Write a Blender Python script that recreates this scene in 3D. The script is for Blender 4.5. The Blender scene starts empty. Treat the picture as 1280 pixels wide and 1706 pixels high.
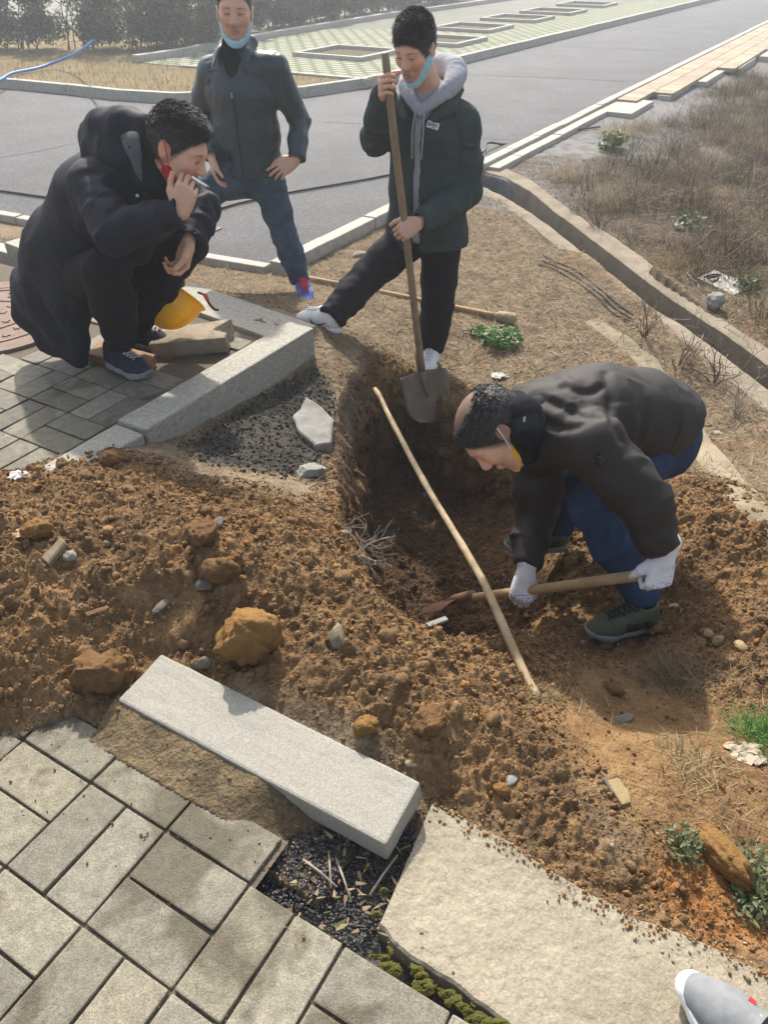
import bpy, bmesh, math, random
import numpy as np
from mathutils import Vector, Matrix
R_ = math.radians
rng = np.random.default_rng(7)
random.seed(7)
S = bpy.context.scene
COL = S.collection
# ------------------------------------------------------------------ camera, light, exposure
CAM_H, CAM_T, CAM_F = 1.62, R_(37.0), 1282.0
cd = bpy.data.cameras.new('camera'); cam = bpy.data.objects.new('camera', cd); COL.objects.link(cam)
cd.sensor_fit = 'VERTICAL'; cd.sensor_height = 24.0; cd.lens = 24.0*CAM_F/1706.0
cd.clip_start = 0.02; cd.clip_end = 2000
cam.location = (0, 0, CAM_H); cam.rotation_euler = (math.pi/2-CAM_T, 0, 0)
S.camera = cam
SUN_AZ, SUN_EL = R_(-9.0), R_(45.0)      # azimuth measured from +Y towards +X
W = bpy.data.worlds.new('World'); S.world = W; W.use_nodes = True
_nt = W.node_tree; _bg = _nt.nodes['Background']
_sk = _nt.nodes.new('ShaderNodeTexSky'); _sk.sky_type = 'NISHITA'; _sk.sun_disc = False
_sk.sun_elevation = SUN_EL; _sk.sun_rotation = SUN_AZ
_sk.air_density = 1.0; _sk.dust_density = 3.5; _sk.ozone_density = 1.0
_hs = _nt.nodes.new('ShaderNodeHueSaturation'); _hs.inputs['Saturation'].default_value = .62; _nt.links.new(_sk.outputs[0], _hs.inputs['Color'])
_nt.links.new(_hs.outputs[0], _bg.inputs[0]); _bg.inputs[1].default_value = 0.15
ld = bpy.data.lights.new('sun', 'SUN'); ld.energy = 3.5; ld.angle = R_(1.6); ld.color = (1.0, 0.945, 0.86)
sun = bpy.data.objects.new('sun', ld); COL.objects.link(sun)
_sd = Vector((math.sin(SUN_AZ)*math.cos(SUN_EL), math.cos(SUN_AZ)*math.cos(SUN_EL), math.sin(SUN_EL)))
sun.rotation_euler = _sd.to_track_quat('Z', 'Y').to_euler()
S.view_settings.view_transform = 'Standard'; S.view_settings.look = 'None'
S.view_settings.gamma = 1.0; S.view_settings.exposure = 0.78
S.render.resolution_x = 769; S.render.resolution_y = 1024
S.cycles.max_bounces = 6; S.cycles.diffuse_bounces = 3; S.cycles.glossy_bounces = 2; S.cycles.transmission_bounces = 2
S.cycles.volume_bounces = 0
# ------------------------------------------------------------------ geometry helpers
CT, ST = math.cos(CAM_T), math.sin(CAM_T)
def _ray(px, py):
    x = (px-640)/CAM_F; v = (853-py)/CAM_F
    return np.array([x, CT+v*ST, -ST+v*CT])
def P(px, py, Y):
    d = _ray(px, py); return np.array([0, 0, CAM_H])+d*(Y/d[1])
def G(px, py, z=0.0):
    d = _ray(px, py); return np.array([0, 0, CAM_H])+d*((z-CAM_H)/d[2])
def V3(a): return np.array(a, float)
def unit(a):
    a = np.array(a, float); return a/max(1e-9, np.linalg.norm(a))
E1 = np.array([math.cos(R_(-30.4)), math.sin(R_(-30.4)), 0.0])   # along the bricks / the loose kerb
E2 = np.array([-E1[1], E1[0], 0.0])                              # along the road
def _hash(i, j, k, seed):
    h = (i*374761393+j*668265263+k*2147483647+seed*1274126177) & 0xffffffff
    h = ((h ^ (h >> 13))*1274126177) & 0xffffffff
    return ((h ^ (h >> 16)) & 0xffff)/65535.0
def noise(p, f=1.0, seed=0):
    q = np.asarray(p, float)*f
    i = np.floor(q).astype(np.int64); t = q-i; t = t*t*(3-2*t)
    r = 0
    for a in (0, 1):
        wa = t[..., 0] if a else 1-t[..., 0]
        for b in (0, 1):
            wb = t[..., 1] if b else 1-t[..., 1]
            for c in (0, 1):
                wc = t[..., 2] if c else 1-t[..., 2]
                r = r+wa*wb*wc*_hash(i[..., 0]+a, i[..., 1]+b, i[..., 2]+c, seed)
    return r*2-1
def fbm(p, f=1.0, o=4, seed=0, g=0.5):
    r = 0; a = 1.0; n = 0
    for k in range(o):
        r = r+a*noise(p, f*2.03**k, seed+k*17); n += a; a *= g
    return r/n
def crumbs(x, y, f, seed):
    """height 0..1 of irregular clods, one per cell, of random size"""
    X, Y = x*f, y*f; i, j = np.floor(X).astype(np.int64), np.floor(Y).astype(np.int64); h = np.zeros_like(X)
    for a in (-1, 0, 1):
        for b in (-1, 0, 1):
            u, v = i+a, j+b; k = 0*u
            cx, cy = u+_hash(u, v, k, seed), v+_hash(u, v, k+1, seed); r = .18+.62*_hash(u, v, k+2, seed)**2; an = 6.28*_hash(u, v, k+3, seed); e = .6+.4*_hash(u, v, k+4, seed)
            dx, dy = X-cx, Y-cy; p, q = dx*np.cos(an)+dy*np.sin(an), (dy*np.cos(an)-dx*np.sin(an))/e
            h = np.maximum(h, r*np.sqrt(np.maximum(0, 1-(p*p+q*q)/(r*r))))
    return h
def sstep(a, b, x):
    t = np.clip((x-a)/(b-a), 0, 1); return t*t*(3-2*t)
# ------------------------------------------------------------------ objects
def link(name, me, parent=None, loc=None):
    o = bpy.data.objects.new(name, me); COL.objects.link(o)
    if parent is not None: o.parent = parent
    if loc is not None: o.location = loc
    return o
def tag(o, label=None, cat=None, group=None, kind=None):
    if label: o['label'] = label
    if cat: o['category'] = cat
    if group: o['group'] = group
    if kind: o['kind'] = kind
    return o
def thing(name, label, cat, loc=(0, 0, 0), group=None):
    o = bpy.data.objects.new(name, None); o.empty_display_size = 0.1; COL.objects.link(o)
    o.location = loc; return tag(o, label, cat, group)
def wloc(o):
    v = np.array(o.location, float)
    while o.parent is not None:
        o = o.parent; v = v+np.array(o.location, float)
    return v
def mesh(name, verts, faces, mat, parent=None, cols=None, smooth=True, origin=None, mats=None, midx=None):
    """verts in world space; the object is put at origin (world) or shares its parent's origin."""
    verts = np.asarray(verts, float)
    base = wloc(parent) if parent is not None else np.zeros(3)
    org = np.array(origin, float) if origin is not None else base
    me = bpy.data.meshes.new(name)
    if isinstance(faces, np.ndarray):
        n = len(verts); nf, k = faces.shape
        me.vertices.add(n); me.vertices.foreach_set('co', (verts-org).astype(np.float32).ravel())
        me.loops.add(nf*k); me.loops.foreach_set('vertex_index', faces.astype(np.int32).ravel())
        me.polygons.add(nf); me.polygons.foreach_set('loop_start', np.arange(0, nf*k, k, dtype=np.int32))
        me.update(calc_edges=True); me.validate()
    else:
        me.from_pydata([tuple(v) for v in (verts-org)], [], [tuple(f) for f in faces]); me.update()
    for m in (mats or [mat]): me.materials.append(m)
    if midx is not None: me.polygons.foreach_set('material_index', np.asarray(midx, np.int32))
    if smooth: me.polygons.foreach_set('use_smooth', np.ones(len(me.polygons), bool))
    if cols is not None:
        a = me.color_attributes.new('Col', 'FLOAT_COLOR', 'POINT')
        c = np.ones((len(verts), 4), np.float32); c[:, :3] = cols
        a.data.foreach_set('color', c.ravel())
    o = bpy.data.objects.new(name, me); COL.objects.link(o)
    if parent is not None: o.parent = parent
    o.location = Vector(org-base)
    return o
class MB:
    """collects shapes into one mesh"""
    def __init__(s): s.v = []; s.f = []; s.m = []; s.c = []
    def add(s, vs, fs, m=0, col=None):
        b = len(s.v); s.v += [tuple(v) for v in vs]; s.f += [tuple(i+b for i in f) for f in fs]; s.m += [m]*len(fs)
        s.c += [col if col is not None else (1, 1, 1)]*len(vs); return s
    def box(s, c, x, y, z, m=0, col=None, bev=0.0):
        c, x, y, z = V3(c), V3(x), V3(y), V3(z)
        if bev <= 0:
            vs = [c+a*x+b*y+d*z for d in (-1, 1) for b in (-1, 1) for a in (-1, 1)]
            return s.add(vs, [(0, 2, 3, 1), (4, 5, 7, 6), (0, 1, 5, 4), (2, 6, 7, 3), (0, 4, 6, 2), (1, 3, 7, 5)], m, col)
        lx, ly, lz = [np.linalg.norm(q) for q in (x, y, z)]
        bm = bmesh.new(); bmesh.ops.create_cube(bm, size=2)
        for v in bm.verts: v.co = Vector((v.co.x*lx, v.co.y*ly, v.co.z*lz))
        bmesh.ops.bevel(bm, geom=bm.edges[:]+bm.verts[:], offset=bev, segments=2, profile=0.6, affect='EDGES')
        ux, uy, uz = x/lx, y/ly, z/lz
        vs = [c+ux*v.co.x+uy*v.co.y+uz*v.co.z for v in bm.verts]
        bm.verts.index_update(); fs = [[v.index for v in f.verts] for f in bm.faces]; bm.free()
        return s.add(vs, fs, m, col)
    def tube(s, pts, r, n=8, m=0, col=None, cap=True):
        pts = [V3(p) for p in pts]; k = len(pts)
        rs = r if hasattr(r, '__len__') else [r]*k
        vs = []; fs = []; up = None
        for i, p in enumerate(pts):
            t = unit(pts[min(i+1, k-1)]-pts[max(i-1, 0)])
            if up is None:
                up = unit(np.cross(t, (0.3, 0.2, 1.0) if abs(t[2]) < .9 else (1.0, 0.1, 0)))
            up = unit(up-t*np.dot(up, t)); w = np.cross(t, up)
            for j in range(n):
                a = 2*math.pi*j/n; vs.append(p+rs[i]*(math.cos(a)*up+math.sin(a)*w))
        for i in range(k-1):
            for j in range(n):
                fs.append((i*n+j, i*n+(j+1) % n, (i+1)*n+(j+1) % n, (i+1)*n+j))
        if cap: fs += [tuple(range(n-1, -1, -1)), tuple((k-1)*n+j for j in range(n))]
        return s.add(vs, fs, m, col)
    def build(s, name, mat, parent=None, smooth=False, origin=None, mats=None, cols=False, wn=False):
        o = mesh(name, s.v, s.f, mat, parent, cols=np.array(s.c) if cols else None, smooth=smooth, origin=origin, mats=mats, midx=s.m if mats else None)
        return o
def spline(pts, n=24):
    pts = [V3(p) for p in pts]; out = []; q = [2*pts[0]-pts[1]]+pts+[2*pts[-1]-pts[-2]]
    m = len(pts)-1
    for k in range(n+1):
        u = k/n*m; i = min(int(u), m-1); t = u-i; a, b, c, d = q[i:i+4]
        out.append(0.5*((2*b)+(c-a)*t+(2*a-5*b+4*c-d)*t*t+(3*b-a-3*c+d)*t**3))
    return out
# ------------------------------------------------------------------ materials
def mat(name, base=(.5, .5, .5), rough=.8, var=.0, vscale=8.0, bump=.0, bscale=60.0, vcol=False, spec=.4, col2=None, detail=6.0, metal=0.0, bump2=None, sheen=0.0, dots=None, trans=0.0, stretch=None):
    m = bpy.data.materials.new(name); m.use_nodes = True
    nt = m.node_tree; N = nt.nodes; Lk = nt.links; b = N['Principled BSDF']
    b.inputs['Roughness'].default_value = rough; b.inputs['Specular IOR Level'].default_value = spec; b.inputs['Metallic'].default_value = metal
    if sheen: b.inputs['Sheen Weight'].default_value = sheen; b.inputs['Sheen Roughness'].default_value = .5
    tc = N.new('ShaderNodeTexCoord'); src = tc.outputs['Object']
    if stretch:
        mp = N.new('ShaderNodeMapping'); mp.inputs['Scale'].default_value = stretch; Lk.new(src, mp.inputs[0]); src = mp.outputs[0]
    if vcol:
        a = N.new('ShaderNodeVertexColor'); a.layer_name = 'Col'; cs = a.outputs[0]
    else:
        a = N.new('ShaderNodeRGB'); a.outputs[0].default_value = (*base, 1); cs = a.outputs[0]
    if var > 0 or col2 is not None:
        n = N.new('ShaderNodeTexNoise'); n.inputs['Scale'].default_value = vscale; n.inputs['Detail'].default_value = detail; n.inputs['Roughness'].default_value = .65
        Lk.new(src, n.inputs['Vector'])
        mx = N.new('ShaderNodeMix'); mx.data_type = 'RGBA'
        rp = N.new('ShaderNodeMapRange'); rp.inputs[1].default_value = .32; rp.inputs[2].default_value = .68
        Lk.new(n.outputs['Fac'], rp.inputs[0]); Lk.new(rp.outputs[0], mx.inputs['Factor'])
        if col2 is not None:
            Lk.new(cs, mx.inputs['A']); mx.inputs['B'].default_value = (*col2, 1)
        else:
            for key, k in (('A', 1-var), ('B', 1+var)):
                ml = N.new('ShaderNodeMix'); ml.data_type = 'RGBA'; ml.blend_type = 'MULTIPLY'; ml.inputs['Factor'].default_value = 1
                Lk.new(cs, ml.inputs['A']); ml.inputs['B'].default_value = (k, k, k, 1); Lk.new(ml.outputs['Result'], mx.inputs[key])
        cs = mx.outputs['Result']
    Lk.new(cs, b.inputs['Base Color'])
    if bump > 0:
        n = N.new('ShaderNodeTexNoise'); n.inputs['Scale'].default_value = bscale; n.inputs['Detail'].default_value = 8; n.inputs['Roughness'].default_value = .6
        Lk.new(src, n.inputs['Vector']); bp = N.new('ShaderNodeBump'); bp.inputs['Strength'].default_value = 1.0; bp.inputs['Distance'].default_value = bump
        Lk.new(n.outputs['Fac'], bp.inputs['Height']); last = bp
        if bump2:
            n2 = N.new('ShaderNodeTexNoise'); n2.inputs['Scale'].default_value = bump2[1]; n2.inputs['Detail'].default_value = 3
            if len(bump2) > 2: n2.noise_type = 'RIDGED_MULTIFRACTAL'; n2.inputs['Detail'].default_value = 2; n2.inputs['Distortion'].default_value = .5
            Lk.new(src, n2.inputs['Vector']); b2 = N.new('ShaderNodeBump'); b2.inputs['Distance'].default_value = bump2[0]
            Lk.new(n2.outputs['Fac'], b2.inputs['Height']); Lk.new(bp.outputs[0], b2.inputs['Normal']); last = b2
        Lk.new(last.outputs[0], b.inputs['Normal'])
    if trans > 0:
        tr = N.new('ShaderNodeBsdfTranslucent'); Lk.new(cs, tr.inputs[0]); ms = N.new('ShaderNodeMixShader'); ms.inputs[0].default_value = trans
        Lk.new(b.outputs[0], ms.inputs[1]); Lk.new(tr.outputs[0], ms.inputs[2]); Lk.new(ms.outputs[0], N['Material Output'].inputs[0])
    return m
def srgb(r, g, b):
    f = lambda c: (c/255/12.92 if c <= 10 else ((c/255+.055)/1.055)**2.4)
    return (f(r), f(g), f(b))
# ------------------------------------------------------------------ signed-distance modelling (one continuous skin per body or garment)
class SDF:
    def __init__(s, lo, hi, res, fine=()):
        ax = []
        for d in range(3):
            x = lo[d]; L = [x]
            while x < hi[d]:
                r = res
                for (fl, fh, fr) in fine:
                    if fl[d] <= x <= fh[d]: r = min(r, fr)
                x += r; L.append(x)
            ax.append(np.array(L))
        s.ax = ax; s.cap = 0.08
        s.D = np.full([len(a) for a in ax], s.cap, np.float32)
        s.segs = []
    def _sub(s, lo, hi):
        sl = []
        for d in range(3):
            i = max(0, np.searchsorted(s.ax[d], lo[d])-1); j = min(len(s.ax[d]), np.searchsorted(s.ax[d], hi[d])+1)
            if j <= i: return None
            sl.append(slice(i, j))
        x, y, z = [s.ax[d][sl[d]].astype(np.float32) for d in range(3)]
        return tuple(sl), x[:, None, None], y[None, :, None], z[None, None, :]
    def _join(s, sl, d, k, mode):
        A = s.D[sl]
        if mode == 'add':
            if k <= 0: s.D[sl] = np.minimum(A, d)
            else:
                h = np.maximum(k-np.abs(A-d), 0)/k; s.D[sl] = np.minimum(A, d)-h*h*k*.25
        else:
            d = -d
            if k <= 0: s.D[sl] = np.maximum(A, d)
            else:
                h = np.maximum(k-np.abs(A-d), 0)/k; s.D[sl] = np.maximum(A, d)+h*h*k*.25
    def cone(s, a, b, ra, rb, k=.02, mode='add', n=None, sq=1.0):
        a, b = V3(a), V3(b); m = max(ra, rb)*max(1, sq)+.05+k
        q = s._sub(np.minimum(a, b)-m, np.maximum(a, b)+m)
        if q is None: return s
        sl, x, y, z = q; ba = b-a; L2 = max(1e-10, ba @ ba)
        px, py, pz = x-a[0], y-a[1], z-a[2]
        t = np.clip((px*ba[0]+py*ba[1]+pz*ba[2])/L2, 0, 1)
        qx, qy, qz = px-t*ba[0], py-t*ba[1], pz-t*ba[2]
        if n is not None:
            n = unit(n); c = (qx*n[0]+qy*n[1]+qz*n[2])*(1/sq-1); qx, qy, qz = qx+n[0]*c, qy+n[1]*c, qz+n[2]*c
        d = np.sqrt(qx*qx+qy*qy+qz*qz)-(ra+(rb-ra)*t)
        s._join(sl, d, k, mode); return s
    def chain(s, pr, k=.02, mode='add', n=None, sq=1.0, fold=None):
        for (a, ra), (b, rb) in zip(pr[:-1], pr[1:]):
            s.cone(a, b, ra, rb, k, mode, n, sq)
            if fold: s.segs.append((V3(a), V3(b), fold))
        return s
    def ell(s, c, ax3, r, k=.02, mode='add'):
        c = V3(c); m = max(r)+.05+k; q = s._sub(c-m, c+m)
        if q is None: return s
        sl, x, y, z = q; px, py, pz = x-c[0], y-c[1], z-c[2]; k0 = 0; k1 = 0
        for a, rr in zip(ax3, r):
            u = px*a[0]+py*a[1]+pz*a[2]; k0 = k0+(u/rr)**2; k1 = k1+(u/rr**2)**2
        k0 = np.sqrt(k0); d = k0*(k0-1)/np.maximum(np.sqrt(k1), 1e-6)
        s._join(sl, d, k, mode); return s
    def box(s, c, ax3, h, r=.005, k=.0, mode='add'):
        c = V3(c); m = sum(h)+.05+k; q = s._sub(c-m, c+m)
        if q is None: return s
        sl, x, y, z = q; px, py, pz = x-c[0], y-c[1], z-c[2]; o = 0; ins = None
        for a, hh in zip(ax3, h):
            u = np.abs(px*a[0]+py*a[1]+pz*a[2])-(hh-r); o = o+np.maximum(u, 0)**2; ins = u if ins is None else np.maximum(ins, u)
        d = np.sqrt(o)+np.minimum(ins, 0)-r
        s._join(sl, d, k, mode); return s
    def clip(s, c, n, rad, k=.004):
        """cuts away everything within rad of c on the side n points to"""
        c, n = V3(c), unit(n); q = s._sub(c-rad, c+rad)
        if q is None: return s
        sl, x, y, z = q; px, py, pz = x-c[0], y-c[1], z-c[2]
        d = px*n[0]+py*n[1]+pz*n[2]; ball = np.sqrt(px*px+py*py+pz*pz)-rad
        s._join(sl, np.maximum(-d, ball), k, 'sub'); return s
    def mesh(s):
        D = s.D; nx, ny, nz = D.shape; ins = D < 0
        cnt = np.zeros((nx-1, ny-1, nz-1), np.int8)
        for a in (0, 1):
            for b in (0, 1):
                for c in (0, 1): cnt += ins[a:nx-1+a, b:ny-1+b, c:nz-1+c]
        act = (cnt > 0) & (cnt < 8); I = np.argwhere(act); idx = -np.ones(act.shape, np.int64); idx[act] = np.arange(len(I))
        acc = np.zeros((len(I), 3)); w = np.zeros(len(I))
        C = {(a, b, c): D[I[:, 0]+a, I[:, 1]+b, I[:, 2]+c] for a in (0, 1) for b in (0, 1) for c in (0, 1)}
        for d in range(3):
            for a in (0, 1):
                for b in (0, 1):
                    o0 = [a, b]; o0.insert(d, 0); o1 = [a, b]; o1.insert(d, 1)
                    d0, d1 = C[tuple(o0)], C[tuple(o1)]; x = (d0 < 0) != (d1 < 0)
                    t = np.where(x, d0/np.where(x, d0-d1, 1), 0); p = np.tile(np.array(o0, float), (len(I), 1)); p[:, d] += t
                    acc += p*x[:, None]; w += x
        g = I+acc/w[:, None]
        V = np.stack([np.interp(g[:, d], np.arange(len(s.ax[d])), s.ax[d]) for d in range(3)], 1)
        F = []
        for d in range(3):
            e, f = [q for q in range(3) if q != d]
            sl0 = [slice(None)]*3; sl1 = [slice(None)]*3; sl0[d] = slice(0, -1); sl1[d] = slice(1, None)
            A, B = ins[tuple(sl0)], ins[tuple(sl1)]; X = np.argwhere(A != B)
            X = X[(X[:, e] > 0) & (X[:, f] > 0) & (X[:, e] < D.shape[e]-1) & (X[:, f] < D.shape[f]-1)]
            if len(X) == 0: continue
            q = []
            for (u, v) in ((1, 1), (0, 1), (0, 0), (1, 0)):
                Y = X.copy(); Y[:, e] -= u; Y[:, f] -= v; q.append(idx[Y[:, 0], Y[:, 1], Y[:, 2]])
            Q = np.stack(q, 1); inn = A[X[:, 0], X[:, 1], X[:, 2]]
            flip = inn if d == 1 else ~inn
            Q[flip] = Q[flip][:, ::-1]; F.append(Q)
        F = np.concatenate(F); F = F[(F >= 0).all(1)]
        return V, F
def vnormals(V, F):
    n = np.cross(V[F[:, 2]]-V[F[:, 0]], V[F[:, 3]]-V[F[:, 1]]); N = np.zeros_like(V)
    for k in range(4): np.add.at(N, F[:, k], n)
    return N/np.maximum(np.linalg.norm(N, axis=1), 1e-12)[:, None]
def relax(V, F, it=1, lam=.5):
    for _ in range(it):
        A = np.zeros_like(V); c = np.zeros(len(V))
        for k in range(4):
            for q in (1, 3):
                np.add.at(A, F[:, k], V[F[:, (k+q) % 4]]); np.add.at(c, F[:, k], 1)
        V = V*(1-lam)+lam*A/np.maximum(c, 1)[:, None]
    return V
def cloth(s, amp=.004, f=9.0, seed=1, folds=.006, ff=22.0):
    """mesh of a garment: relaxed, with broad creases and folds running across the limbs"""
    V, F = s.mesh(); V = relax(V, F, 2); N = vnormals(V, F)
    h = amp*fbm(V, f, 3, seed)
    if s.segs:
        best = np.full(len(V), 1e9); dis = np.zeros(len(V))
        for (a, b, am) in s.segs:
            ba = b-a; L = np.linalg.norm(ba); u = ba/L; q = V-a; t = q @ u; pr = q-np.outer(t, u)
            dd = np.linalg.norm(pr, axis=1)+np.maximum(0, np.maximum(-t, t-L))
            wp = np.stack([noise(V, 6, seed+5), noise(V, 6, seed+6), noise(V, 6, seed+7)], 1)*.055
            w = (pr+wp)*.62+np.outer(t+wp @ u, u)*.85
            nz = noise(w, ff*.8, seed+3); rid = (1-np.abs(nz)*2.2); rid = np.sign(rid)*np.abs(rid)**1.5; k = dd < best
            best[k] = dd[k]; dis[k] = (am*(rid*.6+.4*noise(w, ff*2.1, seed+9)))[k]
        h = h+folds*dis
    return V+N*h[:, None], F
def paint(V, base, spots):
    """per-vertex pigment: (a, b, radius, softness, colour, strength)"""
    base = np.array(base, float); c = base.copy() if base.ndim == 2 else np.tile(base, (len(V), 1))
    for (a, b, r, so, colr, st) in spots:
        a, b = V3(a), V3(b); ba = b-a; L2 = max(1e-10, ba @ ba); q = V-a; t = np.clip(q @ ba/L2, 0, 1)
        d = np.linalg.norm(q-np.outer(t, ba), axis=1); w = st*(1-sstep(r, r+so, d))
        c = c*(1-w[:, None])+np.array(colr)*w[:, None]
    return c
# ================================================================== THE GROUND
ROAD = -0.25
K0 = np.array([-0.77, 5.33, ROAD])                     # corner of the junction, the road edge runs from it along E2
LATO = np.array([-0.494, 0.957, 0.0]); LU = .1205     # brick lattice: origin and half-brick
def lat(u, v, z=0.0): return LATO+E1*u*LU-E2*v*LU+np.array([0, 0, z])
def tolat(x, y):
    rx, ry = x-LATO[0], y-LATO[1]
    return (rx*E1[0]+ry*E1[1])/LU, -(rx*E2[0]+ry*E2[1])/LU
CTRL = [  # photo point and height: the spoil heap, its skirts, the trodden bank, the turf behind
 (0, 800, .10), (90, 775, .10), (200, 762, .13), (290, 785, .12), (370, 800, .05), (470, 800, -.03), (120, 690, -.05), (0, 690, -.05), (-200, 760, .05),
 (200, 860, .24), (340, 860, .23), (440, 900, .20), (510, 960, .17), (590, 1050, .15), (690, 1120, .13), (790, 1200, .07), (900, 1290, .0), (1000, 1390, -.04),
 (0, 900, .24), (0, 1000, .20), (-200, 900, .22), (-200, 1100, .12), (0, 1100, .13), (0, 1190, .035), (100, 1160, .06), (160, 1190, .0), (300, 1000, .17), (250, 1070, .08), (330, 1075, .08), (420, 1110, .075), (225, 1150, .035), (340, 1118, .055),
 (330, 1222, .028), (270, 1185, .035), (430, 1288, .018), (505, 1338, -.005), (570, 1390, -.05), (100, 1350, -.05), (300, 1500, -.06), (0, 1600, -.06), (450, 1680, -.06), (500, 1150, .11), (600, 1220, .08), (680, 1275, .03), (725, 1330, -.03), (850, 1405, -.04), (1000, 1500, -.06), (1100, 1560, -.09), (1280, 1620, -.12), (1000, 1650, -.10), (700, 1600, -.08),
 (800, 1100, .0), (700, 1060, .03), (860, 1180, .0), (950, 1120, -.15), (1050, 1150, -.24), (1000, 1062, -.37), (1070, 1050, -.37), (1000, 1190, -.19), (1060, 1235, -.09), (1150, 1300, -.10), (1280, 1350, -.15), (1200, 1200, -.19), (1280, 1220, -.18), (1290, 1060, -.17), (1180, 1085, -.24), (1110, 1000, -.33), (1150, 950, -.26), (1280, 930, -.18), (1240, 850, -.16), (1130, 800, -.22), (1290, 800, -.26), (1200, 1400, -.12), (1250, 1480, -.14), (1400, 1400, -.2), (1450, 1100, -.25), (1500, 1600, -.2),
 (570, 600, -.09), (530, 560, -.02), (610, 570, -.12), (720, 612, -.36), (850, 600, -.33), (650, 520, -.25), (560, 480, -.26), (800, 520, -.29), (900, 450, -.30), (700, 430, -.27), (950, 560, -.35), (1000, 640, -.37), (1100, 620, -.38), (1200, 760, -.36), (1280, 700, -.42), (1000, 420, -.33), (640, 400, -.26), (820, 340, -.26),
 (526, 606, -.05), (400, 668, -.035), (310, 726, -.005), (450, 690, -.085), (535, 650, -.10), (530, 760, -.10), (350, 720, -.02), (450, 700, -.08), (500, 850, .06),
 (300, 470, -.18), (150, 430, -.17), (0, 420, -.17), (380, 480, -.14), (250, 560, -.05), (100, 600, -.05), (0, 560, -.06), (-250, 560, -.06), (-300, 430, -.17), (420, 450, -.25), (-300, 1400, -.06), (200, 1706, -.06)]
_cp = np.array([G(*c) for c in CTRL]); _cx = _cp[:, :2]; _cz = _cp[:, 2]
def _tk(r2): return .5*r2*np.log(np.maximum(r2, 1e-12))
_d2 = ((_cx[:, None]-_cx[None])**2).sum(-1); _n = len(_cx)
_A = np.zeros((_n+3, _n+3)); _A[:_n, :_n] = _tk(_d2)+np.eye(_n)*2e-3; _A[:_n, _n] = 1; _A[:_n, _n+1:] = _cx; _A[_n, :_n] = 1; _A[_n+1:, :_n] = _cx.T
_w = np.linalg.solve(_A, np.concatenate([_cz, np.zeros(3)]))
def tps(x, y):
    sh = x.shape; x = x.ravel(); y = y.ravel(); o = np.empty(len(x))
    for i in range(0, len(x), 20000):
        X = x[i:i+20000]; Y = y[i:i+20000]
        r2 = (X[:, None]-_cx[None, :, 0])**2+(Y[:, None]-_cx[None, :, 1])**2
        o[i:i+20000] = _tk(r2) @ _w[:_n]+_w[_n]+_w[_n+1]*X+_w[_n+2]*Y
    return o.reshape(sh)
def polyd(x, y, poly):
    """signed distance to a closed polygon, positive inside"""
    d = np.full(x.shape, 1e9); ins = np.zeros(x.shape, bool); n = len(poly)
    for i in range(n):
        a, b = poly[i], poly[(i+1) % n]; ex, ey = b[0]-a[0], b[1]-a[1]
        t = np.clip(((x-a[0])*ex+(y-a[1])*ey)/(ex*ex+ey*ey), 0, 1)
        d = np.minimum(d, (x-a[0]-t*ex)**2+(y-a[1]-t*ey)**2)
        c = ((a[1] > y) != (b[1] > y)) & (x < (b[0]-a[0])*(y-a[1])/(b[1]-a[1]+1e-12)+a[0]); ins ^= c
    return np.where(ins, 1, -1)*np.sqrt(d)
def lined(x, y, pts):
    d = np.full(x.shape, 1e9)
    for a, b in zip(pts[:-1], pts[1:]):
        ex, ey = b[0]-a[0], b[1]-a[1]; t = np.clip(((x-a[0])*ex+(y-a[1])*ey)/(ex*ex+ey*ey), 0, 1)
        d = np.minimum(d, np.hypot(x-a[0]-t*ex, y-a[1]-t*ey))
    return d
RIM = [G(*c)[:2] for c in [(557, 735, -.08), (553, 660, -.08), (575, 628, -.12), (620, 618, -.2), (665, 630, -.28), (715, 643, -.33), (762, 690, -.36), (800, 724, -.37), (850, 730, -.38), (960, 745, -.38), (1080, 800, -.3), (1130, 900, -.28), (1090, 990, -.35), (960, 1035, -.34), (880, 1062, -.2), (800, 1062, -.05), (700, 1048, .0), (640, 1015, .02), (602, 950, .03), (566, 870, .02), (550, 800, -.03)]]
RIM = [np.array(p) for p in RIM]
# drainage channel: inner edges of its two walls, and the outer edge of the far one
_dz = lambda Y: -.27-.035*max(0, 8-Y)
def _dl(pts):
    o = []
    for (px, py) in pts:
        z = -.33
        for _ in range(4): z = _dz(G(px, py, z)[1])
        o.append(G(px, py, z))
    return o
CH_L = _dl([(770, 312), (800, 312), (835, 325), (880, 352), (917, 377), (974, 424), (1030, 465), (1086, 512), (1149, 550), (1205, 593), (1255, 630), (1330, 690)])
CH_R = _dl([(770, 292), (805, 286), (842, 296), (885, 320), (920, 350), (967, 384), (1012, 419), (1055, 452), (1105, 489), (1150, 520), (1211, 559), (1280, 609), (1340, 655)])
CH_O = _dl([(770, 276), (803, 272), (842, 279), (890, 303), (935, 338), (985, 372), (1022, 394), (1070, 427), (1122, 470), (1172, 507), (1232, 549), (1300, 592), (1370, 640)])
CH_MID = [(.5*(np.array(a)+np.array(b)))[:2] for a, b in zip(CH_L, CH_R)]
def kerbside(x, y):
    """distance to the right of the road's right edge, and distance along it"""
    rx, ry = x-K0[0], y-K0[1]
    return rx*E1[0]+ry*E1[1], rx*E2[0]+ry*E2[1]
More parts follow.
